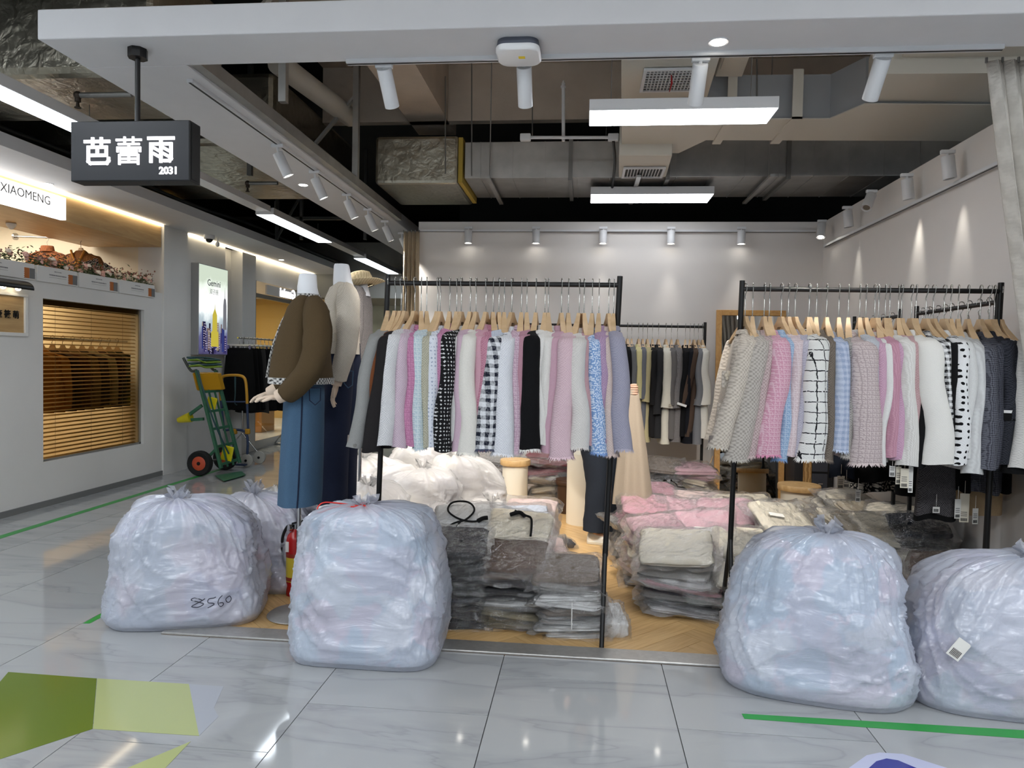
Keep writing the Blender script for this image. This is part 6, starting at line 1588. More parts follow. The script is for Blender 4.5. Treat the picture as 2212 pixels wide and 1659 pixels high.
pk = [py(668, 838, y1-.142), py(693, 838, y1-.115), py(692, 865, y1-.118), py(681, 875, y1-.135), py(669, 865, y1-.145)]
MB().tube(pk+[pk[0]], .003, 5).build('back_pocket', M_denimd, t)
# --- mannequin 2: cream jacket, dark jeans
y2 = 4.30
Z2 = lambda px, yy: py(px, yy, y2).z
X2 = lambda px, yy: py(px, yy, y2).x
x2 = X2(735, 800)
t = thing('mannequin', 'taller mannequin in a cream tweed jacket and dark blue jeans', 'mannequin', (x2, y2, 0))
mannequin_base(t, x2, y2, .8)
MB().loft([ell_ring(X2(746, 640), y2, Z2(746, 640), .072, .072, wob=0), ell_ring(X2(740, 605), y2, Z2(740, 605), .056, .056, wob=0), ell_ring(X2(738, 575), y2, Z2(738, 575), .046, .046, wob=0), ell_ring(X2(738, 571), y2, Z2(738, 571), .041, .041, wob=0)]).build('neck', M_neck, t, smooth=.9)
M_creamt = F('cream_tweed_jacket', (222, 212, 196), 'tweed', (204, 192, 174))
rows = []
for yy, xl, xr in ((612, 728, 762), (625, 712, 772), (650, 704, 776), (690, 702, 777), (730, 706, 778), (765, 712, 778)):
    xl += 8; xr -= 9
    cx = X2((xl+xr)/2, yy); rx = (X2(xr, yy)-X2(xl, yy))/2
    rows.append(ell_ring(cx, y2, Z2((xl+xr)/2, yy), rx, {612: .09, 625: .15}.get(yy, .19), 36, 4., .06, 2.3))
MB().loft(rows, False, False).build('jacket_body', M_creamt, t, smooth=3)
for s in (-1, 1):
    mb = MB()
    ctl = [py(px_, py_, y2-dy_) for px_, py_, dy_ in ((748, 625, .10), (752, 650, .18), (752, 700, .215), (748, 750, .225), (738, 790, .215), (730, 818, .2))]
    if s > 0: ctl = [V(p.x-.13-.02*i, 2*y2-p.y, p.z) for i, p in enumerate(ctl)]
    limb(mb, ctl, [.05, .07, .068, .06, .054, .05], 18, s*5., .12, 7, True); mb.build('jacket_sleeve', M_creamt, t, smooth=3)
    mb = MB(); w0 = ctl[-1]; mb.tube([w0+V(0, 0, .01), w0+V(-.01, 0, -.04)], [.036, .03], 12); hand(mb, w0+V(-.01, 0, -.04), (-.25, 0, -1), .95); mb.build('hand', M_skin, t, smooth=1.2)
MB().obox(py(714, 728, y2-.19), (.06, .02, .06)).build('pocket_flap', M_creamt, t, bevel=.008)
for s in (-1, 1):
    mb = MB(); yl = y2+s*.085
    rws = []
    for yy, xl, xr in ((740, 722, 768), (820, 716, 770), (900, 706, 765), (1000, 702, 760), (1090, 700, 757), (1180, 700, 755)):
        cx = X2((xl+xr)/2, yy); rx = (X2(xr, yy)-X2(xl, yy))/2
        rws.append(ell_ring(cx, yl if yy > 800 else lerp(y2, yl, .7), Z2(730, yy), rx, .1, 26, s*2., .04, 2.3))
    mb.loft(rws, False, False); mb.build('trouser_leg', M_denimd, t, smooth=3)
pk = [py(742, 800, y2-.192), py(763, 802, y2-.172), py(761, 832, y2-.172), py(752, 838, y2-.182), py(743, 828, y2-.192)]
MB().tube(pk+[pk[0]], .0035, 5).build('back_pocket', M_denim, t)
# --- mannequin 3: grey boucle coat, straw hat
y3 = 4.85
Z3 = lambda px, yy: py(px, yy, y3).z
X3 = lambda px, yy: py(px, yy, y3).x
x3 = X3(780, 800)
t = thing('mannequin', 'mannequin in a grey boucle coat half hidden behind the cream jacket', 'mannequin', (x3, y3, 0))
mannequin_base(t, x3, y3, .9)
MB().loft([ell_ring(X3(778, 640), y3, Z3(778, 640), .07, .07, wob=0), ell_ring(X3(776, 612), y3, Z3(776, 612), .055, .055, wob=0), ell_ring(X3(775, 604), y3, Z3(775, 604), .048, .048, wob=0)]).build('neck', M_neck, t, smooth=.9)
M_gboucle = F('grey_boucle', (150, 144, 142), 'tweed', (108, 102, 102), .8)
rows = []
for yy, xl, xr in ((622, 766, 790), (634, 756, 795), (660, 750, 797), (720, 750, 797), (760, 752, 796), (800, 754, 790), (860, 752, 786), (920, 752, 786)):
    cx = X3((xl+xr)/2, yy); rx = (X3(xr, yy)-X3(xl, yy))/2
    rows.append(ell_ring(cx, y3, Z3((xl+xr)/2, yy), rx, {622: .09, 634: .15}.get(yy, .2), 30, 7., .05, 2.3))
MB().loft(rows, False, False).build('coat_body', M_gboucle, t, smooth=3)
mb = MB(); limb(mb, [V(X3(782, 632), y3-.12, Z3(782, 632)), V(X3(784, 660), y3-.2, Z3(784, 660)), V(X3(786, 710), y3-.23, Z3(786, 710)), V(X3(780, 760), y3-.23, Z3(780, 760)), V(X3(770, 785), y3-.21, Z3(770, 785))], [.05, .066, .066, .062, .06], 16, 3., .07); mb.build('coat_sleeve', M_gboucle, t, smooth=3)
hx, hz = X3(780, 610), Z3(780, 618)
M_straw = F('straw', (226, 206, 164), 'rib', (204, 182, 138), .5)
h = thing('straw_hat', 'straw fedora with black band on the hidden mannequin', 'hat', (hx, y3, hz))
tilt = Matrix.Rotation(-.25, 3, 'Y')
def hatring(r, z, ry=None, lift=0.): return [V(hx, y3, hz)+tilt @ V(r*math.cos(2*PI*k/32), (ry or r)*math.sin(2*PI*k/32), z+lift*abs(math.sin(2*PI*k/32))) for k in range(32)]
MB().loft([hatring(.092, .005, .1), hatring(.088, .05, .096), hatring(.078, .085, .088), hatring(.05, .098, .06), hatring(.012, .082, .02)], False, True).build('crown', M_straw, h, smooth=3)
MB().loft([hatring(.09, .0, .1), hatring(.14, -.006, .15, .02), hatring(.175, -.008, .185, .035), hatring(.174, -.013, .184, .035), hatring(.09, -.006, .1)], False, False).build('brim', M_straw, h, smooth=3)
MB().loft([hatring(.0945, .004, .1025), hatring(.0905, .036, .0985)], False, False).build('band', M_black, h, smooth=3)

# ================================================================== shop furniture at the back
# round stools with pine tops, columns
M_pine = wood_mat('pine_top', (216, 182, 130), (190, 150, 96), .45, (1, 1, 1), 16.)
M_colm = mat('cream_laminate', (224, 217, 200), .6)
def stool(label, x, ytop, ybase, r_px, Y):
    c = py(x, ybase, Y); zt = py(x, ytop, Y).z; r = r_px/F_PX*Y
    t = thing('round_stool', label, 'stool', (c.x, Y, 0))
    MB().lathe((c.x, Y, .004), [(r*.84, 0), (r*.84, zt-.05)], 36).build('drum', M_colm, t, smooth=.9)
    MB().lathe((c.x, Y, zt-.05), [(r*.98, 0), (r, .006), (r, .044), (r*.98, .05)], 40).build('wooden_top', M_pine, t, smooth=.9)
stool('round cream stool with pine top behind the left heap', 1112, 992, 1060, 33, 6.55)
stool('round cream stool with pine top beside the mirror', 1724, 1046, 1115, 43, 6.55)
c = py(1262, 1110, 6.35)
tag(MB().lathe((c.x, 6.35, .004), [(.16, 0), (.16, .62)], 36).build('display_column', M_colm, smooth=.9), 'tall cream display column behind the person', 'column')
c = pz(1221, 1080)
c = py(1226, 1080, 6.75)
t = thing('waste_bin', 'dark brown waste bin stuffed with packs beside the cream column', 'bin', (c.x, 6.75, 0))
M_bin = mat('dark_brown_plastic', (64, 44, 30), .35)
MB().lathe((c.x, 6.75, .004), [(.085, 0), (.105, .30), (.115, .305), (.115, .32), (.1, .32)], 28).build('body', M_bin, t, smooth=.9)
MB().lathe((c.x, 6.75, .004), [(.116, .27), (.118, .275), (.118, .30), (.116, .305)], 28).build('rim', M_bin, t, smooth=.9)
# leaning mirror in a pine frame
mx0, mx1 = py(1549, 700, 7.5).x, py(1700, 700, 7.5).x
t = thing('leaning_mirror', 'tall pine framed mirror leaning on the back wall', 'mirror', ((mx0+mx1)/2, 7.4, 0))
def lean(p): return V(p.x, 7.40+(p.z/2.0)*.14+p.y, p.z)
M_pinef = wood_mat('pine_frame', (214, 168, 104), (190, 140, 78), .45, (3, 3, 3), 6.)
zt = 1.985; fw = .055
for nm, b in (('frame_left', (mx0, mx0+fw, 0, .04, 0.01, zt)), ('frame_right', (mx1-fw, mx1, 0, .04, 0.01, zt)), ('frame_top', (mx0+fw, mx1-fw, 0, .04, zt-fw, zt)), ('frame_bottom', (mx0+fw, mx1-fw, 0, .04, 0.01, .01+fw))):
    mb = MB().box(*b); mb.v = [lean(p) for p in mb.v]; mb.build(nm, M_pinef, t, bevel=.003)
mb = MB().box(mx0+fw, mx1-fw, .018, .022, .01+fw, zt-fw); mb.v = [lean(p) for p in mb.v]
mb.build('glass', mat('mirror_glass', (200, 202, 202), .01, 1.), t)
# slate cabinet with rattan strip between mirror and corner
cx0, cx1 = py(1706, 1040, 7.25).x, py(1776, 1040, 7.25).x
t = thing('slate_cabinet', 'slate grey cabinet with rattan strip beside the mirror', 'cabinet', ((cx0+cx1)/2, 7.3, 0))
M_slate = mat('slate_paint', (74, 78, 88), .4)
MB().box(cx0, cx1+.05, 7.1, 7.45, .03, .85).build('body', mat('cabinet_black', (30, 30, 33), .5), t, bevel=.004)
w = (cx1-cx0)
MB().box(cx0+w*.52, cx1-.005, 7.085, 7.1, .05, .40).build('drawer', M_slate, t, bevel=.004); MB().box(cx0+w*.52, cx1-.005, 7.085, 7.1, .42, .82).build('drawer', M_slate, t, bevel=.004)
MB().box(cx0+w*.25, cx0+w*.5, 7.085, 7.1, .05, .82).build('rattan_panel', F('rattan', (200, 158, 96), 'rib', (150, 110, 60), .4), t)
for z in (.3, .62): MB().box(cx0+w*.7, cx0+w*.84, 7.075, 7.085, z, z+.012).build('handle', M_chrome, t)
t = thing('hanger_board', 'bare wooden hanger leaning beside the pink and maroon stack', 'hanger', tuple(py(1533, 1010, 7.2)))
a = py(1528, 1020, 7.2); b = py(1540, 985, 7.2)
MB().tube([a, b], .006, 8).build('hook', M_hwood, t, smooth=1.)
MB().tube(catmull([a+V(-.05, 0, -.04), a+V(-.01, 0, 0), a+V(.06, 0, -.06)], 5), .008, 8).build('shoulder_bar', M_greymet, t, smooth=1.)
# curtains
def curtain(label, top0, top1, bot0, bot1, nf, amp, m, seed=0.):
    t = thing('curtain', label, 'curtain', tuple((Vector(bot0)+Vector(bot1))/2))
    nu_, nv_ = nf*10, 22; rings = []
    for j in range(nv_+1):
        v = j/nv_; a = lerp(Vector(top0), Vector(bot0), v); b = lerp(Vector(top1), Vector(bot1), v); r = []
        for i in range(nu_+1):
            u = i/nu_; p = lerp(a, b, u)
            ph = u*nf*2*PI+seed+.6*noise.noise(Vector((u*3, v*2.2, seed)))*(1+v)
            am = amp*(.55+.7*min(1, v*4))*(1+.3*noise.noise(Vector((u*5, v, seed))))
            r.append(p+V(.25*amp*math.sin(ph*2), am*math.sin(ph), 0))
        rings.append(r)
    mb = MB().loft(rings, False, False, closed=False)
    o = mb.build('cloth', m, t, smooth=3)
    sd = o.modifiers.new('thickness', 'SOLIDIFY'); sd.thickness = .003
    for k in range(nf+1):
        p = lerp(Vector(top0), Vector(top1), k/nf); MB().cyl(p+V(0, 0, -.01), p+V(0, 0, .014), .006, n=6).build('hook', M_greymet, t)
    return t
M_curt = F('oat_linen', (206, 200, 190), 'rib', (192, 186, 176), .6); M_curtb = F('beige_linen', (196, 178, 148), 'rib', (180, 160, 130), .6)
curtain('long oat linen curtain gathered at the right front corner', (1.86, 3.64, 2.885), (2.36, 3.64, 2.885), (2.29, 3.63, .35), (2.385, 3.63, .35), 7, .03, M_curt, 1.)
curtain('beige linen curtain gathered at the left end of the back wall', tuple(py(872, 500, 7.55)), tuple(py(906, 500, 7.55)), tuple(V(py(866, 720, 7.55).x, 7.55, .1)), tuple(V(py(905, 720, 7.55).x, 7.55, .1)), 4, .025, M_curtb, 2.)
# fire extinguisher
ex, ey = pz(637, 1285).x, pz(637, 1285).y
t = thing('fire_extinguisher', 'red fire extinguisher wedged between the two front left bags', 'extinguisher', (ex, ey, 0))
M_red = mat('extinguisher_red', (168, 22, 22), .25)
MB().lathe((ex, ey, .004), [(.05, 0), (.052, .01), (.052, .33), (.046, .355), (.022, .385), (.018, .395)], 26).build('cylinder', M_red, t, smooth=.9)
MB().lathe((ex, ey, .01), [(.0528, .08), (.0528, .245)], 26).build('label_band', mat('ext_label_yellow', (214, 190, 60), .4), t, smooth=.9)
for z in (.085, .225): MB().lathe((ex, ey, .01), [(.0534, z), (.0534, z+.022)], 26).build('label_stripe', mat('ext_label_red', (150, 50, 30), .4), t, smooth=.9)
MB().box(ex-.04, ex-.02, ey-.05, ey-.042, .27, .33).build('inspection_card', M_cardw, t)
MB().cyl((ex, ey, .39), (ex, ey, .425), .014).cyl((ex-.02, ey-.02, .41), (ex-.03, ey-.03, .41), .02).build('valve', M_chrome, t, smooth=1.)
MB().bar((ex-.02, ey, .43), (ex+.07, ey, .455), .016, .01).bar((ex-.02, ey, .415), (ex+.06, ey, .42), .016, .008).build('lever', M_black, t)
MB().tube(catmull([(ex-.01, ey, .415), (ex-.05, ey, .41), (ex-.08, ey, .34), (ex-.078, ey, .24), (ex-.06, ey, .17)], 6), .009, 8).build('hose', M_black, t, smooth=1.)

# ================================================================== hand trucks on the left
M_green = mat('truck_green', (52, 104, 78), .45, noise_amt=.12, noise_scale=15); M_tyre = mat('tyre_rubber', (20, 20, 20), .8); M_hub = mat('orange_hub', (206, 84, 52), .5)
M_ytape = mat('yellow_tape', (222, 206, 24), .35); M_btape = mat('amber_tape', (190, 140, 34), .18)
TY = 8.05
def T(x, y, Y=TY): return py(x, y, Y)
t = thing('hand_truck', 'green steel hand truck wrapped in amber and yellow tape', 'hand truck', (T(470, 1015).x, TY, 0))
def zfix(o): return o
L0, L1 = T(478, 1012), T(425, 800); Rr0, Rr1 = T(518, 1002), T(470, 790)
Rr0 = py(518, 1000, TY+.32); Rr1 = py(466, 800, TY+.32)
for nm, a, b, hd in (('side_rail', L0, L1, (T(415, 822), T(412, 800), T(396, 773))), ('side_rail', Rr0, Rr1, (py(463, 820, TY+.32), py(458, 796, TY+.32), py(442, 772, TY+.32)))):
    MB().bar(a, b, .05, .03).build(nm, M_green, t, bevel=.004)
    MB().tube(catmull([b, hd[1], hd[2]], 5), .016, 10).build('handle', mat('grip_grey', (74, 78, 72), .6), t, smooth=1.)
for f in (.04, .22, .4, .58, .78):
    MB().bar(lerp(L0, L1, f), lerp(Rr0, Rr1, f), .028).build('rung', M_green, t)
for g in (.35, .65): MB().bar(lerp(L0, Rr0, g), lerp(lerp(L0, L1, .8), lerp(Rr0, Rr1, .8), g), .018).build('bar', M_green, t)
toe = MB().prism([(L0.x-.02, L0.y-.1), (Rr0.x+.05, Rr0.y-.05), (Rr0.x+.22, Rr0.y-.3), (L0.x+.25, L0.y-.42)], 'z', .012, .02); toe.build('toe_plate', M_green, t)
def wheel(c, R_, w, ax, nm='wheel'):
    c = Vector(c)
    o = MB().lathe(c-(V(w/2, 0, 0) if ax == 'x' else V(0, w/2, 0)), [(R_*.52, w*.2), (R_*.7, w*.02), (R_*.92, 0), (R_, w*.25), (R_, w*.75), (R_*.92, w), (R_*.7, w*.98), (R_*.52, w*.8)], 28, ax).build(nm, M_tyre, t, smooth=.9)
    MB().lathe(c-(V(w*.42, 0, 0) if ax == 'x' else V(0, w*.42, 0)), [(R_*.2, w*.0), (R_*.5, w*.02), (R_*.56, w*.08), (R_*.56, w*.76), (R_*.5, w*.84), (R_*.2, w*.84)], 24, ax).build('hub', M_hub, o, smooth=.9)
    MB().lathe(c-(V(w*.5, 0, 0) if ax == 'x' else V(0, w*.5, 0)), [(R_*.12, 0), (R_*.16, w*.1), (R_*.16, w*.9), (R_*.12, w)], 14, ax).build('axle_cap', M_black, o, smooth=.9)
wc = T(438, 994); wheel(V(wc.x, TY-.06, .15), .148, .09, 'y'); wheel(V(wc.x+.06, TY+.42, .15), .148, .09, 'y')
MB().cyl((wc.x, TY-.06, .15), (wc.x+.06, TY+.42, .15), .012).build('axle', M_greymet, t, smooth=1.)
MB().bar(V(wc.x, TY, .15), lerp(L0, L1, .2), .03).build('wheel_bracket', M_green, t)
q0, q1, q2 = T(436, 876), T(392, 908), T(440, 905)
MB().bar(q0, T(410, 895), .035).bar(q2, T(410, 907), .035).build('skid_arm', M_green, t)
MB().tube([T(412, 901), T(400, 904), T(385, 908)], [.062, .05, .03], 12).build('skid_tape', M_ytape, t, smooth=1.)
A0, A1 = lerp(L0, L1, .79), lerp(L0, L1, .98); B0, B1 = lerp(Rr0, Rr1, .79), lerp(Rr0, Rr1, .98)
rings = [[A0+V(-.04, -.05, 0), B0+V(.04, -.05, 0), B0+V(.04, .05, 0), A0+V(-.04, .05, 0)], [A1+V(-.04, -.05, 0), B1+V(.04, -.05, 0), B1+V(.04, .05, 0), A1+V(-.04, .05, 0)]]
MB().loft(rings).build('tape_wrap', M_btape, t, bevel=.015)
M_strap = mat('bungee_teal', (36, 72, 76), .6); M_strapg = mat('bungee_lime', (120, 150, 40), .6)
for k in range(4):
    a = lerp(L0, L1, 1.04+.03*k); b = lerp(Rr0, Rr1, 1.04+.025*k)
    MB().tube(catmull([a+V(-.06, -.03, 0), lerp(a, b, .3)+V(0, -.07, .015*(-1)**k), lerp(a, b, .7)+V(0, -.07, -.01), b+V(.06, -.03, 0), b+V(.06, .04, 0), lerp(a, b, .5)+V(0, .06, .01), a+V(-.06, .04, 0), a+V(-.06, -.03, 0)], 4), .011, 7).build('bungee_cord', M_strap if k % 2 else M_strapg, t, smooth=1.)
MB().tube(catmull([A1+V(.03, -.06, .03), lerp(A1, L0, .5)+V(.1, -.08, 0), lerp(L0, Rr0, .5)+V(0, -.05, .15)], 8), .01, 7).build('bungee_cord', M_strap, t, smooth=1.)
MB().obox(lerp(lerp(L0, L1, .13), lerp(Rr0, Rr1, .13), .55)+V(0, -.03, 0), (.14, .02, .18), Matrix.Rotation(.2, 3, 'Y')).build('tape_patch', M_ytape, t, bevel=.01)
MB().obox(lerp(lerp(L0, L1, .66), lerp(Rr0, Rr1, .66), .3)+V(0, .02, 0), (.12, .02, .14), Matrix.Rotation(.2, 3, 'Y')).build('tape_patch', M_ytape, t, bevel=.01)
# second, yellow and blue folding trolley
TY2 = 8.75
T2 = lambda x, y: py(x, y, TY2)
t = thing('folding_trolley', 'yellow and blue folding trolley behind the green hand truck', 'trolley', (T2(512, 1000).x, TY2, 0))
M_ylw = mat('trolley_yellow', (200, 146, 36), .4); M_blue = mat('trolley_blue', (44, 60, 92), .45)
loop = catmull([T2(477, 865), T2(475, 830), T2(480, 815), T2(492, 811), T2(516, 811), T2(528, 817), T2(532, 835), T2(534, 872)], 6)
MB().tube(loop, .018, 10).build('handle_loop', M_ylw, t, smooth=1.)
for a, b in ((T2(534, 872), T2(536, 930)), (T2(477, 865), T2(484, 930))): MB().tube([a, b], .015, 10).build('side_tube', M_blue, t, smooth=1.)
MB().tube([T2(480, 868), T2(533, 868)], .01, 8).build('cross_tube', M_blue, t, smooth=1.)
for x in (507, 535): MB().obox(T2(x, 932), (.06, .05, .07)).build('tape_joint', M_btape, t, bevel=.012)
MB().tube(catmull([T2(484, 930), T2(505, 928), T2(528, 932), T2(535, 950), T2(534, 985)], 5), .016, 10).build('lower_tube', M_blue, t, smooth=1.)
MB().tube([T2(505, 935), T2(504, 985)], .014, 10).build('lower_tube', M_blue, t, smooth=1.)
c = T2(536, 986)
for dy in (0, .3):
    o = MB().lathe(V(c.x-.02+dy*.1, TY2+dy-.02, .085), [(.03, 0), (.08, .004), (.083, .012), (.083, .03), (.08, .038), (.03, .042)], 24, 'y').build('wheel', mat('grey_wheel', (170, 168, 160), .6), t, smooth=.9)
    MB().cyl((c.x-.02+dy*.1, TY2+dy-.03, .085), (c.x-.02+dy*.1, TY2+dy+.03, .085), .016).build('wheel_hub', M_black, o, smooth=1.)
MB().box(c.x-.34, c.x+.0, TY2-.1, TY2-.02, .03, .045).build('toe_plate', M_blue, t)
for dx in (0, .02): MB().tube(catmull([T2(507+dx*100, 812), T2(508, 850), T2(507, 870), T2(512, 875)], 5), .007, 6).build('cord', M_strap, t, smooth=1.)

# ================================================================== the person behind the left rack
PYY = 5.66
pc = pz(1296, 1168)
gx = pc.x; 
t = thing('person', 'person in dark jeans and white trainers behind the left rack, holding up a beige skirt', 'person', (gx, PYY, 0))
M_skinp = mat('skin', (196, 156, 132), .5); M_jean = F('person_jeans', (36, 42, 52), 'plain', (28, 33, 42)); M_top = F('dark_sweater', (40, 38, 40), 'plain')
fist = py(1374, 843, 5.45)
sk = bpy.data.meshes.new('body')
pel = V(gx+.02, PYY, .88)
J = {'pel': pel, 'spine': pel+V(-.04, -.02, .2), 'chest': pel+V(-.10, -.05, .38), 'neck': pel+V(-.13, -.10, .49), 'headb': pel+V(-.14, -.13, .55), 'head': pel+V(-.14, -.15, .63), 'headt': pel+V(-.14, -.15, .69),
     'shl': pel+V(-.26, -.06, .41), 'ell': pel+V(-.28, -.2, .2), 'wrl': pel+V(-.1, -.36, .18), 'shr': pel+V(.06, -.06, .41), 'elr': lerp(pel+V(.06, -.06, .41), fist, .5)+V(-.02, .05, -.14), 'wrr': fist+V(-.09, .02, .0),
     'hipl': pel+V(-.085, 0, -.04), 'knl': V(gx-.03, PYY-.02, .48), 'anl': V(gx-.05, PYY-.02, .09), 'tol': V(gx+.12, PYY-.06, .03), 'hipr': pel+V(.085, 0, -.04), 'knr': V(gx+.09, PYY+.03, .48), 'anr': V(gx+.085, PYY+.1, .09), 'tor': V(gx+.25, PYY+.06, .03)}
E_ = [('pel', 'spine'), ('spine', 'chest'), ('chest', 'neck'), ('neck', 'headb'), ('headb', 'head'), ('head', 'headt'), ('chest', 'shl'), ('shl', 'ell'), ('ell', 'wrl'), ('chest', 'shr'), ('shr', 'elr'), ('elr', 'wrr'),
      ('pel', 'hipl'), ('hipl', 'knl'), ('knl', 'anl'), ('anl', 'tol'), ('pel', 'hipr'), ('hipr', 'knr'), ('knr', 'anr'), ('anr', 'tor')]
RD = {'pel': .13, 'spine': .115, 'chest': .125, 'neck': .05, 'headb': .06, 'head': .088, 'headt': .06, 'shl': .06, 'shr': .06, 'ell': .042, 'elr': .042, 'wrl': .028, 'wrr': .028, 'hipl': .09, 'hipr': .09, 'knl': .06, 'knr': .06, 'anl': .04, 'anr': .04, 'tol': .035, 'tor': .035}
ks = list(J); off = V(gx, PYY, 0)
sk.from_pydata([tuple(J[k]-off) for k in ks], [(ks.index(a), ks.index(b)) for a, b in E_], [])
bmk = bmesh.new(); bmk.from_mesh(sk); lay = bmk.verts.layers.skin.new(); bmk.verts.ensure_lookup_table()
for i, k in enumerate(ks): bmk.verts[i][lay].radius = (RD[k], RD[k]*.9); bmk.verts[i][lay].use_root = (k == 'pel')
bmk.to_mesh(sk); bmk.free()
bo = bpy.data.objects.new('body', sk); COL.objects.link(bo); bo.parent = t; sk.materials.append(M_skinp)
bo.modifiers.new('skin', 'SKIN').use_smooth_shade = True; bo.modifiers.new('smooth', 'SUBSURF').levels = 2; bo.modifiers['smooth'].render_levels = 2
ORG[bo.name] = off
# face, ears, hair
hd = J['head']
MB().ball(hd+V(0, -.085, -.005), .012, .02, .022).build('nose', M_skinp, t, smooth=3)
for s in (-1, 1):
    MB().ball(hd+V(s*.084, .0, -.005), .012, .022, .03).build('ear', M_skinp, t, smooth=3)
    MB().ball(hd+V(s*.032, -.078, .02), .011, .008, .007).build('eye', mat('eye_dark', (30, 24, 22), .3), t, smooth=3)
MB().tube([hd+V(-.024, -.08, -.045), hd+V(0, -.086, -.047), hd+V(.024, -.08, -.045)], .006, 6).build('mouth', mat('lip', (170, 100, 92), .5), t, smooth=1.)
MB().loft([[hd+V(r*math.cos(2*PI*k/20), .015+r*math.sin(2*PI*k/20)*(1.0), z) for k in range(20)] for z, r in ((.11, .015), (.10, .06), (.07, .092), (.03, .101), (-.01, .099), (-.05, .088))], True, False).build('hair', mat('black_hair', (22, 18, 17), .5), t, smooth=3)
# clothes
mb = MB(); rows = []
for c, rx_, ry_ in ((J['pel']+V(0, 0, -.04), .165, .135), (J['pel']+V(-.01, 0, .06), .16, .13), (J['spine'], .155, .125), (lerp(J['spine'], J['chest'], .6), .175, .13), (J['chest']+V(0, 0, .02), .195, .125), (J['chest']+V(-.01, -.02, .06), .17, .105), (lerp(J['chest'], J['neck'], .8), .09, .075), (J['neck']+V(0, 0, .01), .062, .062)):
    rows.append(ell_ring(c.x, c.y, c.z, rx_, ry_, 24, 2., .05))
mb.loft(rows, False, False)
limb(mb, [J['shr']+V(-.05, 0, 0), J['shr']+V(.02, 0, -.02), J['elr'], J['wrr']+V(-.03, 0, -.01)], [.075, .072, .056, .034], 14, 1., .08)
limb(mb, [J['shl']+V(.05, 0, 0), J['shl']+V(-.02, 0, -.02), J['ell'], J['wrl']], [.075, .072, .058, .042], 14, 2., .08)
mb.build('sweater', M_top, t, smooth=3)
for hp, kn, an, s in ((J['hipl'], J['knl'], J['anl'], -1), (J['hipr'], J['knr'], J['anr'], 1)):
    mb = MB(); limb(mb, [V(hp.x*.6+pel.x*.4, hp.y, hp.z+.14), hp, lerp(hp, kn, .5), kn, lerp(kn, an, .5), V(an.x, an.y-.005, .105)], [.125, .118, .105, .092, .09, .092], 20, s*2.7, .07, 6, False)
    mb.build('jeans_leg', M_jean, t, smooth=3)
M_shoe = mat('white_trainer', (226, 222, 212), .5, noise_amt=.05); M_sole = mat('cream_sole', (206, 198, 180), .6)
for an, to in ((J['anl'], J['tol']), (J['anr'], J['tor'])):
    d = V(to.x-an.x, to.y-an.y, 0).normalized(); s = V(-d.y, d.x, 0); heel = V(an.x, an.y, 0)-d*.05
    rings = []; sole = []
    for f, w, h in ((0, .03, .06), (.05, .042, .085), (.25, .044, .095), (.5, .046, .07), (.75, .05, .055), (.93, .042, .045), (1., .02, .03)):
        c = heel+d*f*.27
        rings.append([c+s*w*math.cos(PI*k/10)+V(0, 0, .018+h*math.sin(PI*k/10)**.8) for k in range(11)]); sole.append([c+s*(w+.006)+V(0, 0, .004), c+s*(w+.006)+V(0, 0, .026), c-s*(w+.006)+V(0, 0, .026), c-s*(w+.006)+V(0, 0, .004)])
    o = MB().loft(rings).build('trainer', M_shoe, t, smooth=1.2); MB().loft(sole).build('sole', M_sole, o, bevel=.004)
    mb = MB()
    for f in (.35, .43, .51): c = heel+d*f*.27; mb.tube([c+s*.022+V(0, 0, .104-.06*(f-.35)*3), c+V(0, 0, .112-.06*(f-.35)*3), c-s*.022+V(0, 0, .104-.06*(f-.35)*3)], .003, 5)
    mb.build('laces', M_white, o, smooth=1.)
mb = MB(); fd = V(1, -.1, 0).normalized()
mb.ball(fist+V(-.03, 0, 0), .042, .03, .034, 14, 8)
for k in range(4):
    b = fist+V(-.012, -.024+.0*k, .026-.017*k); mb.tube(catmull([b+V(-.03, -.004, 0), b+V(.0, -.012, 0), b+V(.018, .004, 0), b+V(.01, .02, 0)], 4), .0088, 8)
mb.tube(catmull([fist+V(-.055, -.01, .025), fist+V(-.03, -.028, .04), fist+V(0, -.02, .04)], 4), .0095, 8)
mb.build('hand', M_skinp, t, smooth=1.2)
mb = MB(); hand(mb, J['wrl'], (1, -.2, 0), .95); mb.build('hand', M_skinp, t, smooth=1.2)
# the beige skirt held up by the hand
M_bskirt = F('beige_wool', (168, 152, 132), 'plain', (152, 136, 116))
bt = py(1366, 846, 5.45); bb0, bb1 = py(1322, 1080, 5.5), py(1414, 1070, 5.4)
s_t = thing('beige_skirt', 'long beige wool skirt held up by the person behind the left rack', 'skirt', ((bb0.x+bb1.x)/2, 5.45, bb0.z))
rings = []
n = 44
for i in range(15):
    u = i/14; z = lerp(bt.z+.015, bb0.z, u)
    x0_ = lerp(bt.x-.05, bb0.x, u**.9); x1_ = lerp(bt.x+.045, bb1.x, u**.95)
    rings.append([V((x0_+x1_)/2+(x1_-x0_)/2*math.cos(2*PI*k/n), 5.45+math.sin(2*PI*k/n)*(.035+.05*u)+.02*u*math.sin(math.cos(2*PI*k/n)*7+1), z+(.02*math.cos(2*PI*k/n) if i == 14 else 0)) for k in range(n)])
MB().loft(rings, True, False).build('panel', M_bskirt, s_t, smooth=3)
MB().loft([[V(p.x+(p.x-bt.x)*.06, 5.45+(p.y-5.45)*1.15, p.z) for p in rings[0]], [V(p.x+(p.x-bt.x)*.06, 5.45+(p.y-5.45)*1.15, p.z-.035) for p in rings[0]]], False, False).build('waistband', M_bskirt, s_t, smooth=3)
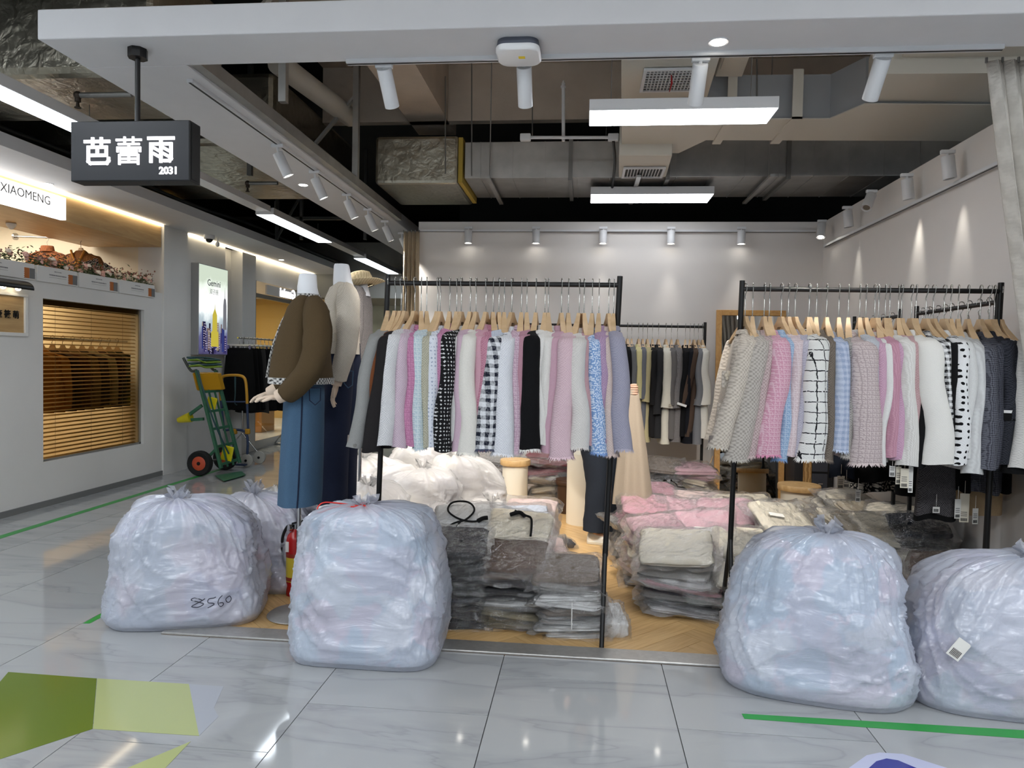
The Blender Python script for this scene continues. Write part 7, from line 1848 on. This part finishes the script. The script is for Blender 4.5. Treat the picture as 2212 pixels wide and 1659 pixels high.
# details on the rack jackets: pocket flower on the oatmeal jacket, button on the grey cuff, white bands
def find(lbl):
    for o in bpy.data.objects:
        if o.get('label', '').startswith(lbl): return o
o = find('plain grey shirt jacket')
if o:
    c = py(768, 960, YLR-.26); MB().cyl(c+V(.012, -.045, .0), c+V(.012, -.05, 0), .009, n=14).build('cuff_button', mat('grey_button', (110, 108, 104), .4), o)
o = find('ink tweed jacket with white')
if o:
    c = py(2174, 886, YRR-.215)
    MB().loft([ring_ell(c+V(0, 0, -.012), .052, .044, 18), ring_ell(c+V(0, 0, .002), .052, .044, 18)], False, False).build('white_band', M_white, o, smooth=3)
    MB().loft([ring_ell(c+V(0, 0, -.05), .054, .046, 18), ring_ell(c+V(0, 0, -.012), .053, .045, 18)], False, False).build('black_cuff', M_blackcl, o, smooth=3)
o = find('ivory boucle coat')
if o:
    c = py(2192, 1004, YRR-.215)
    MB().loft([ring_ell(c+V(0, 0, -.04), .062, .05, 18), ring_ell(c+V(0, 0, .0), .06, .048, 18)], False, False).build('black_cuff', M_blackcl, o, smooth=3)
o = find('chunky oatmeal tweed jacket')
if o:
    m_ = F('oat_chunky', (190, 180, 166))
    c = py(1578, 870, YRR-.12)
    # open front panel with two patch pockets, turned to the left
    rings = []
    for i in range(8):
        u = i/7; z = lerp(py(1590, 735, YRR).z, py(1575, 955, YRR).z, u); cx = lerp(py(1592, 735, YRR-.1).x, py(1568, 955, YRR-.1).x, u); hw = lerp(.03, .055, u)
        rings.append([V(cx-hw, YRR-.17, z), V(cx-hw*.3, YRR-.205, z), V(cx+hw*.5, YRR-.2, z), V(cx+hw, YRR-.16, z), V(cx+hw*.3, YRR-.15, z)])
    MB().loft(rings).build('front_panel', m_, o, smooth=3)
    for (x, y, w_, h_) in ((1577, 820, .085, .09), (1570, 898, .10, .13)):
        c = py(x, y, YRR-.215); MB().obox(c, (w_, .018, h_)).build('patch_pocket', m_, o, bevel=.007)
    c = py(1576, 812, YRR-.235); mb = MB()
    for k in range(6): mb.ball(c+V(.017*math.cos(k), -.0, .017*math.sin(k)), .012, .007, .012, 8, 5)
    mb.ball(c+V(0, -.005, 0), .01, .007, .01, 8, 5); mb.build('pocket_flower', mat('oat_flower', (196, 184, 166), .9), o, smooth=3)
